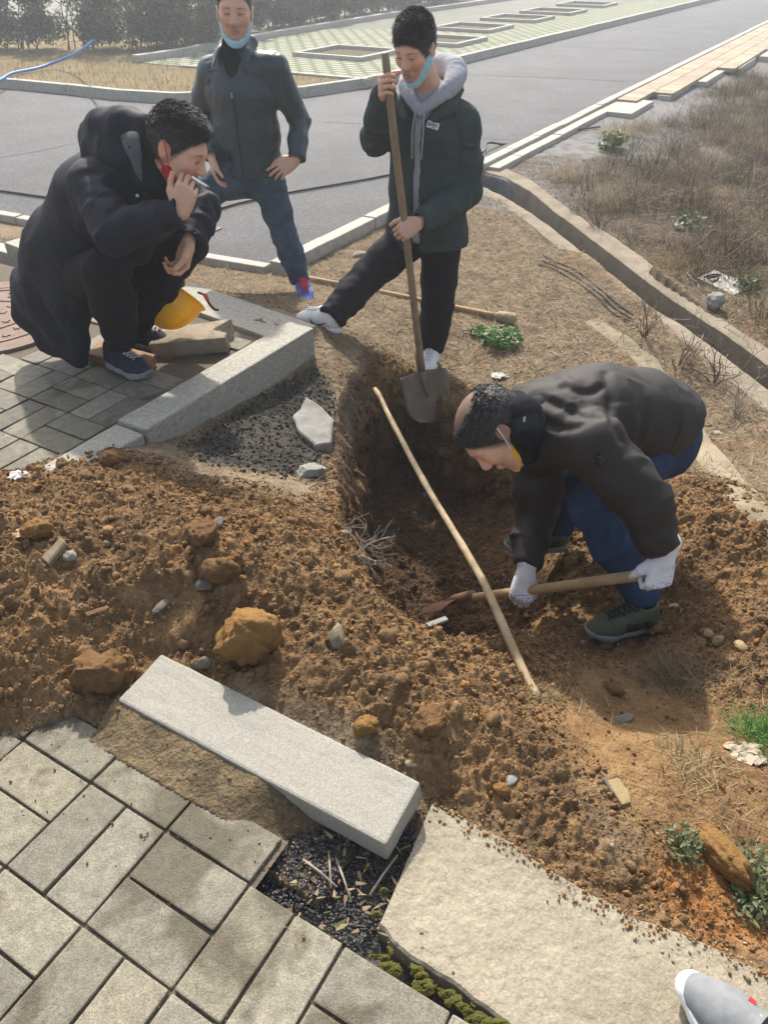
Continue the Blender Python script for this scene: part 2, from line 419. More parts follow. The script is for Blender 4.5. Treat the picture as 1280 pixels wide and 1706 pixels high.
def base_h(x, y):
    far = np.full(x.shape, -.285)
    s, t = kerbside(x, y)
    bank = -.285-.055*np.maximum(s-.35, 0)**1.25+.06*fbm(np.stack([x, y, 0*x], -1), .9, 3, 3)*sstep(.4, 1.5, s)
    far = np.where((s > .2) & (t > 1.5), np.maximum(bank, -1.9), far)
    w = sstep(4.6, 6.0, y+.12*np.abs(x))
    h = tps(np.clip(x, -3.5, 3.2), np.clip(y, .2, 6.5))
    h = np.clip(h, -.55, .32)
    z = h*(1-w)+far*w
    # right of the channel the slope follows the channel's lip
    cr = np.array([p[:2] for p in CH_O]); 
    side = polyd(x, y, [tuple(p) for p in cr]+[(6, 2.0), (9, 2.5), (9, 12), (1.5, 12)])
    lip = np.array([_dz(v) for v in np.linspace(0, 10, 41)]); lz = np.interp(y, np.linspace(0, 10, 41), lip)
    rise = lz-.01+.05*sstep(0, .5, side)-.07*np.maximum(side-.6, 0)+.05*fbm(np.stack([x, y, 0*x], -1), 1.3, 3, 5)*sstep(.1, .7, side)
    rise = np.maximum(rise, -1.6)
    z = np.where((side > -.05) & (y < 8.2), z*(1-sstep(-.05, .08, side))+rise*sstep(-.05, .08, side)*(1-sstep(7.2, 8.2, y))+z*sstep(-.05, .08, side)*sstep(7.2, 8.2, y), z)
    return z
def carve(x, y, z):
    d = polyd(x, y, RIM)
    jag = .045*fbm(np.stack([x, y, z*0], -1), 6, 3, 21)
    wl = np.where(y > 3.1, .17, .2)
    wid = wl+.42*sstep(.42, .85, x)
    k = sstep(-.01, 1, (d+jag)/wid)*(d > -.03)
    floor = -.76+.34*sstep(.38, .95, x)+.05*fbm(np.stack([x, y, 0*x], -1), 5, 3, 4)
    floor = np.minimum(floor, z)
    z = z*(1-k)+floor*k
    dc = lined(x, y, CH_MID)
    return np.where(dc < .17, z-.75*(1-sstep(.12, .17, dc)), z), d, k
def pave_zone(x, y):
    u, v = tolat(x, y); return ((u < -11.4) & (v > -19.5) & (v < 20)) | ((v > -1) & (v < 30) & (u < 14))
def soil_mask(x, y, d):
    """freshly dug earth: heap, pit and the loose earth right of it"""
    heap = polyd(x, y, [tuple(G(*c)[:2]) for c in [(-250, 800, .05), (0, 772, .08), (150, 748, .1), (260, 762, .12), (330, 790, .1), (430, 815, .02), (520, 850, .0), (560, 760, -.1), (600, 640, -.2), (640, 605, -.25), (700, 640, -.35), (770, 640, -.36), (860, 720, -.38), (1000, 800, -.3), (1120, 785, -.24), (1240, 800, -.2), (1300, 900, -.2), (1310, 1170, -.18), (1190, 1170, -.2), (1090, 1080, -.33), (960, 1090, -.2), (900, 1180, .0), (960, 1280, -.05), (1010, 1400, -.05), (1040, 1440, -.06), (1120, 1440, -.1), (1260, 1560, -.12), (1150, 1570, -.1), (1000, 1500, -.05), (850, 1408, -.04), (725, 1335, -.02), (690, 1280, .03), (400, 1150, .05), (230, 1165, .02), (120, 1190, .0), (0, 1215, .02), (-250, 1230, .0)]])
    return heap
def gaxis(lo, hi, a, b, fine, mid, top, grow=1.12):
    L = list(np.arange(a, b, fine)); st = fine
    x = L[-1]
    while x < hi:
        st = min(st*grow, mid if x < top else 1e9); x += st; L.append(x)
    x = L[0]; st = fine; lowside = []
    while x > lo:
        st = st*1.15; x -= st; lowside.append(x)
    return np.array(lowside[::-1]+L)
gx = gaxis(-160, 160, -1.75, 1.55, .0058, .03, 4.5); gy = gaxis(-30, 300, .7, 3.8, .0058, .03, 9.5)
GX, GY = np.meshgrid(gx, gy, indexing='ij')
GZ = base_h(GX, GY); GZ, PD, PK = carve(GX, GY, GZ)
HD = soil_mask(GX, GY, PD); PZ = pave_zone(GX, GY)
pts3 = np.stack([GX, GY, GZ], -1)
near = (np.abs(GX) < 4.5) & (GY < 9.5) & (GY > .2)
heapw = np.where(near, sstep(-.05, .06, HD+.04*fbm(pts3, 7, 2, 8)), 0)
def rough(p, hw, pd):
    b = 1-np.abs(noise(p, 9, 31)); b2 = 1-np.abs(noise(p, 21, 32)); b3 = 1-np.abs(noise(p, 48, 33))
    b4 = 1-np.abs(noise(p, 95, 39)); wx = p[:, 0]+.02*noise(p, 14, 41); wy = p[:, 1]+.02*noise(p, 14, 42); msk = sstep(-.35, .35, fbm(p, 4, 2, 43))
    cl = .040*crumbs(wx, wy, 9, 1)*sstep(.1, .5, fbm(p, 3, 2, 44)+.1)+.030*crumbs(wx, wy, 21, 2)*(.3+.7*msk)+.020*crumbs(wx, wy, 46, 3)+.010*crumbs(wx, wy, 95, 4)-.02
    clump = cl+.6*(.030*(b-.6)+.020*(b2-.6)+.014*(b3-.6)+.008*(b4-.6)+.035*fbm(p, 3.3, 3, 34))
    flat = .010*fbm(p, 9, 4, 35)+.004*noise(p, 55, 36)+.012*fbm(p, 3, 2, 38)
    return clump*hw+flat*(1-hw)
ii = np.where(near); dz = np.zeros_like(GZ); dz[ii] = rough(pts3[ii], heapw[ii], PD[ii]); GZ = GZ+dz
_ks = polyd(GX, GY, [tuple(G(*c)[:2]) for c in [(262, 1084, .07), (708, 1300, .07), (640, 1392, .05), (226, 1172, .05)]])
GZ = np.where(near & (_ks > .012), np.minimum(GZ, .030), np.where(near & (_ks > -.16), np.minimum(GZ, .060+.010*fbm(pts3, 24, 3, 79)+np.maximum(0, -_ks)*.75), GZ))
_fe = [G(225, 1172, .05)[:2], G(640, 1392, .05)[:2]]; _fd = unit(np.array([*(_fe[1]-_fe[0]), 0])); _fn = np.array([-_fd[1], _fd[0], 0]); _fn = _fn if _fn[1] < 0 else -_fn
_du = (GX-_fe[0][0])*_fd[0]+(GY-_fe[0][1])*_fd[1]; _dv = (GX-_fe[0][0])*_fn[0]+(GY-_fe[0][1])*_fn[1]
_bw = near & (_dv > -.004) & (_dv < .16) & (_du > -.06) & (_du < .66); _tz = .050-.050*sstep(.0, .13, _dv)+.004*fbm(pts3, 30, 3, 77)+.003*crumbs(GX, GY, 60, 78); _tz = _tz*(1-sstep(.42, .60, _du+.5*_dv))-.04*sstep(.42, .60, _du+.5*_dv)
GZ = np.where(_bw, _tz, GZ); heapw = np.where(_bw, 0.02, heapw); _pz0 = PZ; PZ = PZ & ~(_bw & (_dv < .125))
_low = PZ & (heapw < .3) & near
GZ = np.where(_low, np.minimum(GZ, -.035), np.where(PZ & near, GZ-.02*(1-heapw), GZ))
_s, _t = kerbside(GX, GY)
GZ = np.where((_s < .3) & (GY > 4.3) & (((GY > 5.6) & (GX > -9)) | (_s < -.0)) & (GY+.45*GX > 5.1), np.minimum(GZ, ROAD-.03), GZ)
GRX_, GRY_ = gx, gy
def hz(x, y):
    """height of the finished ground at one point"""
    i = int(np.clip(np.searchsorted(GRX_, x)-1, 0, len(GRX_)-2)); j = int(np.clip(np.searchsorted(GRY_, y)-1, 0, len(GRY_)-2))
    a = (x-GRX_[i])/(GRX_[i+1]-GRX_[i]); b = (y-GRY_[j])/(GRY_[j+1]-GRY_[j])
    return float(GZ[i, j]*(1-a)*(1-b)+GZ[i+1, j]*a*(1-b)+GZ[i, j+1]*(1-a)*b+GZ[i+1, j+1]*a*b)
def hzv(x, y):
    i = np.clip(np.searchsorted(GRX_, x)-1, 0, len(GRX_)-2); j = np.clip(np.searchsorted(GRY_, y)-1, 0, len(GRY_)-2)
    return GZ[i, j]
def HG(px, py, it=40):
    """the point of the ground seen at a photo point (marching along the ray)"""
    d = _ray(px, py); o = np.array([0, 0, CAM_H]); t = .4; st = .02
    while t < 60:
        p = o+d*t
        if p[2] < hz(p[0], p[1]): break
        t += st*(1+t*.3)
    lo, hi = t-st*(1+t*.3), t
    for _ in range(14):
        m = .5*(lo+hi); p = o+d*m
        if p[2] < hz(p[0], p[1]): hi = m
        else: lo = m
    return o+d*hi
# pigment of the ground: earth by moisture and iron, straw litter, grey grit
n1 = fbm(pts3, 2.2, 3, 51); n2 = fbm(pts3, 14, 3, 52); n3 = noise(pts3, 60, 53)
A_ = lambda c: np.array(c)[None, None, :]
mixc = lambda a, b, w: a*(1-w[..., None])+b*w[..., None]
c_straw = mixc(A_((.27, .205, .13)), A_((.17, .127, .08)), np.clip(.5+1.2*n2, 0, 1))
c_straw = mixc(c_straw, A_((.22, .12, .06)), sstep(.1, .5, n1)*.5)
c_trod = mixc(A_((.285, .175, .08)), A_((.20, .115, .052)), np.clip(.5+1.4*n2, 0, 1))
c_soil = mixc(A_((.272, .168, .078)), A_((.158, .097, .049)), np.clip(.5+1.6*n2+.3*n3, 0, 1))
c_soil = mixc(c_soil, A_((.25, .135, .056)), sstep(.05, .5, n1)*.5)
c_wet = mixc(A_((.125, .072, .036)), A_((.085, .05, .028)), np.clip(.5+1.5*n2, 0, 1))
trod = polyd(GX, GY, [tuple(G(*c)[:2]) for c in [(800, 1190, .0), (900, 1060, -.2), (1000, 1030, -.35), (1180, 1060, -.25), (1320, 1190, -.2), (1330, 1650, -.2), (1180, 1600, -.1), (1060, 1450, -.08), (960, 1290, 0)]])
cg = mixc(c_straw, c_trod, sstep(-.06, .1, trod+.06*n1))
cg = mixc(cg, c_soil, heapw)
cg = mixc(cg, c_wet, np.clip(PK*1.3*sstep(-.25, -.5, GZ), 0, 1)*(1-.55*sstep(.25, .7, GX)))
grit = polyd(GX, GY, [tuple(G(*c)[:2]) for c in [(285, 745, .0), (420, 665, -.05), (525, 600, -.05), (560, 640, -.08), (556, 720, -.08), (520, 790, -.05), (400, 780, .0), (330, 770, .05)]])
cg = mixc(cg, mixc(A_((.050, .044, .037)), A_((.085, .075, .062)), np.clip(.5+1.8*n2, 0, 1)), sstep(-.02, .05, grit+.03*n1))
cg = mixc(cg, A_((.10, .095, .085)), np.where(near & PZ & (heapw < .3), 1.0, 0))
orange = polyd(GX, GY, [tuple(G(*c)[:2]) for c in [(1075, 1430, -.1), (1160, 1410, -.12), (1280, 1500, -.14), (1330, 1600, -.15), (1180, 1570, -.1), (1090, 1500, -.08)]])
cg = mixc(cg, mixc(A_((.40, .185, .062)), A_((.27, .12, .04)), np.clip(.5+1.6*n2, 0, 1)), sstep(-.04, .05, orange+.06*n1)*.85)
cg = mixc(cg, mixc(A_((.225, .165, .095)), A_((.15, .11, .065)), np.clip(.5+1.6*n2, 0, 1)), np.where(_bw, 1., 0))
scree = np.where((_t > 2.2), sstep(.1, .3, _s)*(1-sstep(1.0, 2.2, _s+.5*n1)), 0)
cg = mixc(cg, mixc(A_((.16, .155, .15)), A_((.25, .24, .225)), np.clip(.5+1.5*n2, 0, 1)), scree)
bankm = np.where((_t > 1.5), sstep(1.0, 2.4, _s+.5*n1), 0)
cg = mixc(cg, mixc(A_((.085, .062, .038)), A_((.062, .058, .031)), np.clip(.5+1.5*n1, 0, 1)), bankm)
nx, ny = GX.shape; ID = np.arange(nx*ny).reshape(nx, ny)
FQ = np.stack([ID[:-1, :-1], ID[1:, :-1], ID[1:, 1:], ID[:-1, 1:]], -1).reshape(-1, 4)
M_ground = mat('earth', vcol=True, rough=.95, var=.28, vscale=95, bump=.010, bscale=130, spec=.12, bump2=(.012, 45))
VX = np.stack([GX, GY, GZ], -1); _wl = np.where(near, np.clip(PK*(1-PK)*5, 0, 1), 0); _iw = np.where(_wl > .02); _pw = VX[_iw]
for _d in (0, 1): VX[_iw[0], _iw[1], _d] += _wl[_iw]*(.045*fbm(_pw, 9, 3, 210+_d)+.022*fbm(_pw, 30, 2, 220+_d)+.018*(1-np.abs(noise(_pw*np.array([1, 1, 1.8]), 16, 230+_d))*2))
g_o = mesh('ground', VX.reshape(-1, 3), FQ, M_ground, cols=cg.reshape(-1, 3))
tag(g_o, kind='structure')
# ================================================================== PAVEMENT, KERBS, ROAD, CHANNEL
M_brick = mat('paving_brick', vcol=True, rough=.85, var=.22, vscale=30, bump=.0025, bscale=260, spec=.3, bump2=(.002, 40))
def add_damp(m):
    """damp patches drying unevenly on the bricks (stain of the brick itself, darker and glossier)"""
    nt = m.node_tree; N = nt.nodes; Lk = nt.links; b = N['Principled BSDF']
    src = b.inputs['Base Color'].links[0].from_socket
    tc = N.new('ShaderNodeTexCoord'); n = N.new('ShaderNodeTexNoise'); n.inputs['Scale'].default_value = 3.7; n.inputs['Detail'].default_value = 3; n.inputs['Distortion'].default_value = .6
    Lk.new(tc.outputs['Object'], n.inputs['Vector'])
    r = N.new('ShaderNodeMapRange'); r.inputs[1].default_value = .51; r.inputs[2].default_value = .575; Lk.new(n.outputs['Fac'], r.inputs[0])
    mx = N.new('ShaderNodeMix'); mx.data_type = 'RGBA'; Lk.new(r.outputs[0], mx.inputs['Factor'])
    ml = N.new('ShaderNodeMix'); ml.data_type = 'RGBA'; ml.blend_type = 'MULTIPLY'; ml.inputs['Factor'].default_value = 1
    Lk.new(src, ml.inputs['A']); ml.inputs['B'].default_value = (.46, .43, .36, 1)
    Lk.new(src, mx.inputs['A']); Lk.new(ml.outputs['Result'], mx.inputs['B']); Lk.new(mx.outputs['Result'], b.inputs['Base Color'])
    r2 = N.new('ShaderNodeMapRange'); r2.inputs[3].default_value = .85; r2.inputs[4].default_value = .5; Lk.new(r.outputs[0], r2.inputs[0]); Lk.new(r2.outputs[0], b.inputs['Roughness'])
add_damp(M_brick)
def _brickproto(l, w, h, bev=.0045):
    bm = bmesh.new(); bmesh.ops.create_cube(bm, size=2)
    for v in bm.verts: v.co = Vector((v.co.x*l/2, v.co.y*w/2, v.co.z*h/2))
    es = [e for e in bm.edges if max(e.verts[0].co.z, e.verts[1].co.z) > 0]
    bmesh.ops.bevel(bm, geom=es, offset=bev, segments=2, profile=.6, affect='EDGES')
    bm.verts.index_update(); vs = np.array([v.co[:] for v in bm.verts]); fs = [[v.index for v in f.verts] for f in bm.faces]; bm.free(); return vs, fs
_bv, _bf = _brickproto(2*LU-.006, LU-.006, .055)
MAN_C = G(-22, 527, 0.0)
def paving():
    mb = MB(); r = random.Random(3)
    def put(u0, v0, along_u):
        uc, vc = (u0+1, v0+.5) if along_u else (u0+.5, v0+1)
        c = lat(uc, vc)
        if c[1] < .1 or abs(c[0]) > 6 or c[0] < -4.2: return
        if u0 < -11.4:
            if v0 < -18.4: return
            if np.hypot(c[0]-MAN_C[0], c[1]-MAN_C[1]) < .60: return
            if v0 < -14.6 and u0 > -17.5 and r.random() < .8: return
        if v0 > 5 and u0 < -12: return
        z = -.0275+r.uniform(-.003, .002); a = r.uniform(-.012, .012); tx, ty = r.uniform(-.012, .012), r.uniform(-.018, .018)
        ax = E1 if along_u else -E2; ay = np.array([-ax[1], ax[0], 0]); ax2 = ax*math.cos(a)+ay*math.sin(a); ay2 = np.array([-ax2[1], ax2[0], 0])
        g = r.uniform(.20, .29); t = r.random()
        if u0 < -11.4: g = r.uniform(.20, .30)
        if r.random() < .14: g *= .72
        g *= .92; col = (g*1.0, g*(.925-.02*t), g*(.71-.06*t))
        vs = [c+ax2*v[0]+ay2*v[1]+np.array([0, 0, z+v[2]+v[0]*tx+v[1]*ty]) for v in _bv]
        mb.add(vs, _bf, 0, col)
    for V in range(-10, 12):
        for U in range(-22, 8):
            v0 = V*2; u0 = U*2
            if u0 >= -12+1 and v0 < 0: continue
            if u0 >= 8 and v0 < 2: continue
            if (V+U) % 2 == 0: put(u0, v0, True); put(u0, v0+1, True)
            else: put(u0, v0, False); put(u0+1, v0, False)
    for U in range(-5, 1): put(U*2, -1, True)
    o = mb.build('pavement', M_brick, smooth=False, cols=True)
    tag(o, kind='structure'); return o
paving()
M_sand = mat('joint_sand', (.15, .128, .095), rough=.95, var=.35, vscale=120, bump=.004, bscale=300, spec=.1)
_js = MB()
for poly in ([lat(-34, -19), lat(-11.5, -19), lat(-11.5, 12), lat(-34, 12)], [lat(-11.4, -1.0), lat(2.1, -1.0), lat(2.1, 0), lat(3.9, .1), lat(3.9, 0.1), lat(10, 0.1), lat(10, 20), lat(-11.4, 20)]):
    _js.add([p+np.array([0, 0, -.0115]) for p in poly], [tuple(range(len(poly)))])
tag(_js.build('pavement_bed', M_sand), kind='structure')
# --- granite
M_granite = mat('granite', (.315, .297, .248), rough=.75, var=.16, vscale=240, bump=.0012, bscale=420, spec=.3)
M_granite_worn = mat('granite_weathered', (.35, .33, .275), rough=.8, var=.22, vscale=60, bump=.003, bscale=260, spec=.3)
M_gran_far = mat('granite_kerb', (.40, .375, .32), rough=.85, var=.16, vscale=18, bump=.004, bscale=120, spec=.3)
def stone_block(name, corners_top, thick, m, bev=.008, chips=(), seed=0, taper=None, sub=14):
    """a cut stone: subdivided prism with rounded arrises, slightly uneven faces and chipped corners"""
    t = [V3(c) for c in corners_top]; n = unit(np.cross(t[1]-t[0], t[3]-t[0])); n = n if n[2] > 0 else -n
    b = [c-n*thick for c in t]
    if taper is not None: b = [x+V3(q) for x, q in zip(b, taper)]
    bm = bmesh.new(); vs = [bm.verts.new(Vector(p)) for p in t+b]
    for f in ((0, 1, 2, 3), (7, 6, 5, 4), (0, 4, 5, 1), (1, 5, 6, 2), (2, 6, 7, 3), (3, 7, 4, 0)): bm.faces.new([vs[i] for i in f])
    bmesh.ops.recalc_face_normals(bm, faces=bm.faces)
    bmesh.ops.bevel(bm, geom=bm.edges[:], offset=bev, segments=2, profile=.55, affect='EDGES')
    bmesh.ops.triangulate(bm, faces=bm.faces[:])
    for _ in range(4):
        es = [e for e in bm.edges if e.calc_length() > .035]
        if es: bmesh.ops.subdivide_edges(bm, edges=es, cuts=1)
        bmesh.ops.triangulate(bm, faces=bm.faces[:])
    V = np.array([v.co[:] for v in bm.verts]); bm.verts.index_update(); F = [[v.index for v in f.verts] for f in bm.faces]; bm.normal_update()
    N = np.array([v.normal[:] for v in bm.verts]); bm.free()
    V = V+N*(.0015*fbm(V, 14, 3, seed+60)+.0012*noise(V, 60, seed+61))[:, None]
    for (c, r, nn) in chips:
        c, nn = V3(c), unit(nn); d = (V-c) @ nn+.012*fbm(V, 25, 2, seed+3); near_ = np.linalg.norm(V-c, axis=1) < r*3
        k = near_ & (d > 0); V[k] -= nn*d[k][:, None]
    return mesh(name, V, F, m, smooth=False, origin=(V.min(0)+V.max(0))/2*np.array([1, 1, 0])+np.array([0, 0, V[:, 2].min()]))
# near loose kerb, tilted on the loose earth
k_tl, k_bl, k_tr, k_br = G(268, 1088, .075), G(232, 1166, .065), G(702, 1303, .07), G(640, 1388, .055)
_kd = unit(k_tr-k_tl); _kw = unit((k_br-k_tr)-_kd*np.dot(k_br-k_tr, _kd))
k1 = stone_block('kerb_stone', [k_tl, k_tl+_kw*.165, k_tr+_kw*.165, k_tr], .082, M_granite, .007,
                 chips=[(k_tr+_kw*.15-_kd*.0, .06, unit(_kd*.55+_kw*.7+np.array([0, 0, .35])))], seed=1)
tag(k1, 'loose pale granite kerb stone with a chipped end, lying between bricks and heap', 'kerb stone')
# far kerb along the end of the pavement
f0, f1 = G(242, 716, .105), G(523, 546, .10)
fd = unit(f1-f0); fw = unit(np.array([-fd[1], fd[0], 0]))
k2 = stone_block('kerb_stone', [f0, f1, f1+fw*.15, f0+fw*.15], .20, M_granite_worn, .008, seed=2)
tag(k2, 'long granite kerb stone undermined on its pit side, beside the squatting man', 'kerb stone')
g0 = f0-fd*.012-np.array([0, 0, .012])
k3 = stone_block('kerb_stone', [g0-fd*.55, g0, g0+fw*.15, g0-fd*.55+fw*.15], .20, M_granite_worn, .008, seed=3)
tag(k3, 'short end of granite kerb stone sinking under the brown earth heap', 'kerb stone')
b0, b1 = G(345, 500, .012), G(474, 540, .03)
bd = unit(np.array([*(b1-b0)[:2], 0])); bw = np.array([-bd[1], bd[0], 0]); bw = bw if bw[1] > 0 else -bw
b1 = f1+fw*.155-np.array([0, 0, .088])
k4 = stone_block('kerb_stone', [b1-bd*.95-bw*.06, b1-bw*.06, b1+bw*.20, b1-bd*.95+bw*.20], .12, M_granite_worn, .006, seed=4)
tag(k4, 'flat granite kerb stone lying level behind the yellow helmet', 'kerb stone')
b1 = b1-np.array([0, 0, .02])
k5 = stone_block('kerb_stone', [b1-bd*2.55-bw*.05, b1-bd*1.62-bw*.05, b1-bd*1.62+bw*.15, b1-bd*2.55+bw*.15], .12, M_granite_worn, .006, seed=6)
tag(k5, 'flat granite kerb stone mostly hidden behind the squatting man', 'kerb stone')
# --- concrete footing at the lower right
M_conc = mat('old_concrete', (.355, .31, .23), rough=.9, col2=(.25, .215, .155), vscale=4.5, bump=.005, bscale=70, spec=.2, bump2=(.004, 24))
M_conc_dark = mat('channel_concrete', (.30, .25, .185), rough=.92, col2=(.19, .155, .11), vscale=5, bump=.006, bscale=60, spec=.2)
def footing():
    edge = [G(x, y, -.02) for (x, y) in [(722, 1335), (760, 1352), (810, 1382), (850, 1402), (905, 1437), (950, 1466), (1000, 1492), (1052, 1525), (1080, 1535), (1130, 1550), (1200, 1578), (1290, 1622), (1400, 1672)]]
    near_ = [G(x, y, -.02) for (x, y) in [(630, 1545), (655, 1570), (710, 1610), (765, 1648), (820, 1690), (870, 1728), (960, 1790), (1060, 1860), (1110, 1900), (1170, 1940), (1230, 1980), (1300, 2030), (1400, 2100)]]
    nu = 140; nv = 60
    def along(pl, t):
        s = np.linspace(0, 1, len(pl)); return np.stack([np.interp(t, s, [p[d] for p in pl]) for d in range(3)], -1)
    # resample by x so that opposite points face each other
    t = np.linspace(0, 1, nu); A = along(edge, t); B = along(near_, t)
    A[:, :2] += (.007*fbm(A, 18, 3, 70))[:, None]*np.array([.5, .86]); B[:, :2] += (.008*fbm(B, 20, 2, 71))[:, None]
    w = np.linspace(0, 1, nv)[None, :, None]; T = A[:, None]*(1-w)+B[:, None]*w
    q = T.reshape(-1, 3); e = np.minimum(w[0, :, 0], 1-w[0, :, 0])
    T[..., 2] += (.0045*fbm(q, 6, 4, 72)+.0015*noise(q, 60, 73)-.004*np.maximum(0, fbm(q, 22, 2, 75)-.35)).reshape(nu, nv)
    T[..., 2] -= .007*(1-sstep(0, .02, e))[None, :]
    V = list(T.reshape(-1, 3)); F = [(i*nv+j, (i+1)*nv+j, (i+1)*nv+j+1, i*nv+j+1) for i in range(nu-1) for j in range(nv-1)]
    n = len(V); ring = [i*nv for i in range(nu)]+[(nu-1)*nv+j for j in range(1, nv)]+[i*nv+nv-1 for i in range(nu-2, -1, -1)]+[j for j in range(nv-2, 0, -1)]
    for k, i in enumerate(ring): V.append(V[i]+np.array([0, 0, -.13])+np.array([0, 0, .01*random.random()]))
    F += [(ring[k], ring[(k+1) % len(ring)], n+(k+1) % len(ring), n+k) for k in range(len(ring))]
    F += [tuple(n+k for k in range(len(ring)))]
    o = mesh('concrete_footing', V, F, M_conc, smooth=False, origin=G(900, 1600, -.15))
    tag(o, 'rough sandy coloured concrete strip footing with a broken edge along the earth', 'footing')
footing()
# moss and grit in the joint
M_moss = mat('moss', (.10, .105, .018), rough=.95, var=.5, vscale=160, bump=.01, bscale=220, spec=.1)
M_grit = mat('black_grit', vcol=True, rough=.8, spec=.3)
def lumps(name, m, pts, size, cols, sub=1, flat=.7, seed=1, kind='stuff', jit=.35, parent=None, tilt=True):
    """many small stones as one mesh; pts (n,3), size (n,), cols (n,3)"""
    bm = bmesh.new(); bmesh.ops.create_icosphere(bm, subdivisions=sub, radius=1)
    bv = np.array([v.co[:] for v in bm.verts]); bm.verts.index_update(); bf = np.array([[v.index for v in f.verts] for f in bm.faces]); bm.free()
    r = np.random.default_rng(seed); n = len(pts); k = len(bv)
    D = 1+jit*r.uniform(-1, 1, (n, k))*(1 if k < 100 else .35)+(0 if k < 20 else 1.1*jit*fbm(bv[None]*1.0+r.uniform(0, 90, (n, 1, 3)), 1.7, 3, seed+40)); sc = np.stack([r.uniform(.7, 1.3, n), r.uniform(.7, 1.2, n), r.uniform(.6, 1, n)*flat/.7], 1)
    L = bv[None]*D[..., None]*sc[:, None]*size[:, None, None]
    q = r.normal(size=(n, 4)); q[:, 0] += 1.0 if not tilt else 0; q /= np.linalg.norm(q, axis=1)[:, None]
    w, x, y, z = q.T
    Rm = np.stack([1-2*(y*y+z*z), 2*(x*y-z*w), 2*(x*z+y*w), 2*(x*y+z*w), 1-2*(x*x+z*z), 2*(y*z-x*w), 2*(x*z-y*w), 2*(y*z+x*w), 1-2*(x*x+y*y)], 1).reshape(n, 3, 3)
    L = np.einsum('nij,nkj->nki', Rm, L)+pts[:, None]
    F = (bf[None]+(np.arange(n)*k)[:, None, None]).reshape(-1, 3)
    C = np.repeat(cols, k, 0)
    o = mesh(name, L.reshape(-1, 3), F, m, parent, cols=C, smooth=False)
    if kind: tag(o, kind=kind)
    return o
def inpoly(n, poly, seed):
    r = np.random.default_rng(seed); P2 = np.array([p[:2] for p in poly]); lo, hi = P2.min(0), P2.max(0); out = []
    while len(out) < n:
        q = r.uniform(lo, hi, (n, 2)); d = polyd(q[:, 0], q[:, 1], [tuple(p) for p in P2]); out += list(q[d > 0])
    return np.array(out[:n])
# the hole at the end of the loose kerb, filled with black grit
hole = [G(*c) for c in [(478, 1395, -.03), (560, 1372, -.03), (650, 1412, -.03), (700, 1350, -.03), (690, 1400, -.03), (645, 1530, -.03), (590, 1580, -.03), (520, 1520, -.03), (430, 1480, -.03)]]
q = inpoly(2600, hole, 5); sz = rng.uniform(.0015, .0042, len(q)); zz = hzv(q[:, 0], q[:, 1])
_g = rng.uniform(.02, .16, len(q))[:, None]*np.array([[1, .98, .95]])
lumps('gravel', M_grit, np.stack([q[:, 0], q[:, 1], np.maximum(zz, -.06)+rng.uniform(.002, .012, len(q))], 1), sz, _g, seed=6)
def moss(px, seed, n=900):
    c = []; r = np.random.default_rng(seed)
    for (x, y, R) in px:
        p = G(x, y, -.012); a = r.uniform(0, 6.28, n); d = R*np.sqrt(r.uniform(0, 1, n)); c.append(np.stack([p[0]+d*np.cos(a), p[1]+d*np.sin(a)*.55, -.022+.009*(1-d/R)+0*a], 1))
    return np.concatenate(c)
_ml = [(608+t*240+9*math.sin(t*23), 1572+t*148+7*math.sin(t*31+1), .010+.014*abs(math.sin(t*17+.4))) for t in np.linspace(0, 1, 26)]
mp_ = moss(_ml+[(620, 1440, .014), (640, 1480, .010), (628, 1520, .012)], 4, 420)
mp_ = mp_[fbm(mp_, 45, 2, 3) > -.12]
_mc = np.stack([rng.uniform(.055, .12, len(mp_)), rng.uniform(.062, .11, len(mp_)), rng.uniform(.014, .03, len(mp_))], 1)
lumps('moss', mat('moss_tufts', vcol=True, rough=.95, spec=.1), mp_, rng.uniform(.0012, .0028, len(mp_)), _mc, seed=9)
# --- road
from mathutils.geometry import tessellate_polygon
def tess(vs):
    out = []
    for t in tessellate_polygon([[Vector(v) for v in vs]]):
        a, b, c = [V3(vs[i]) for i in t]
        out.append(tuple(t) if np.cross(b-a, c-a)[2] > 0 else tuple(t[::-1]))
    return out
M_asph = mat('asphalt', (.050, .051, .054), rough=.72, var=.34, vscale=1.3, bump=.010, bscale=170, spec=.5, bump2=(.004, 420))
def speckle(m, sc, amt, dark=.5):
    nt = m.node_tree; N = nt.nodes; Lk = nt.links; b = N['Principled BSDF']; src = b.inputs['Base Color'].links[0].from_socket; tc = N.new('ShaderNodeTexCoord'); v = N.new('ShaderNodeTexVoronoi'); v.inputs['Scale'].default_value = sc; Lk.new(tc.outputs['Object'], v.inputs['Vector']); s = N.new('ShaderNodeSeparateColor'); Lk.new(v.outputs['Color'], s.inputs[0]); r = N.new('ShaderNodeMapRange'); r.inputs[3].default_value = dark; r.inputs[4].default_value = amt; Lk.new(s.outputs[0], r.inputs[0]); ml = N.new('ShaderNodeVectorMath'); ml.operation = 'SCALE'; Lk.new(src, ml.inputs[0]); Lk.new(r.outputs[0], ml.inputs['Scale']); Lk.new(ml.outputs[0], b.inputs['Base Color'])
speckle(M_asph, 75, 1.7, .45); speckle(M_granite, 330, 1.14, .84); speckle(M_granite_worn, 300, 1.22, .74); speckle(M_brick, 420, 1.25, .72); speckle(M_conc, 210, 1.12, .84)
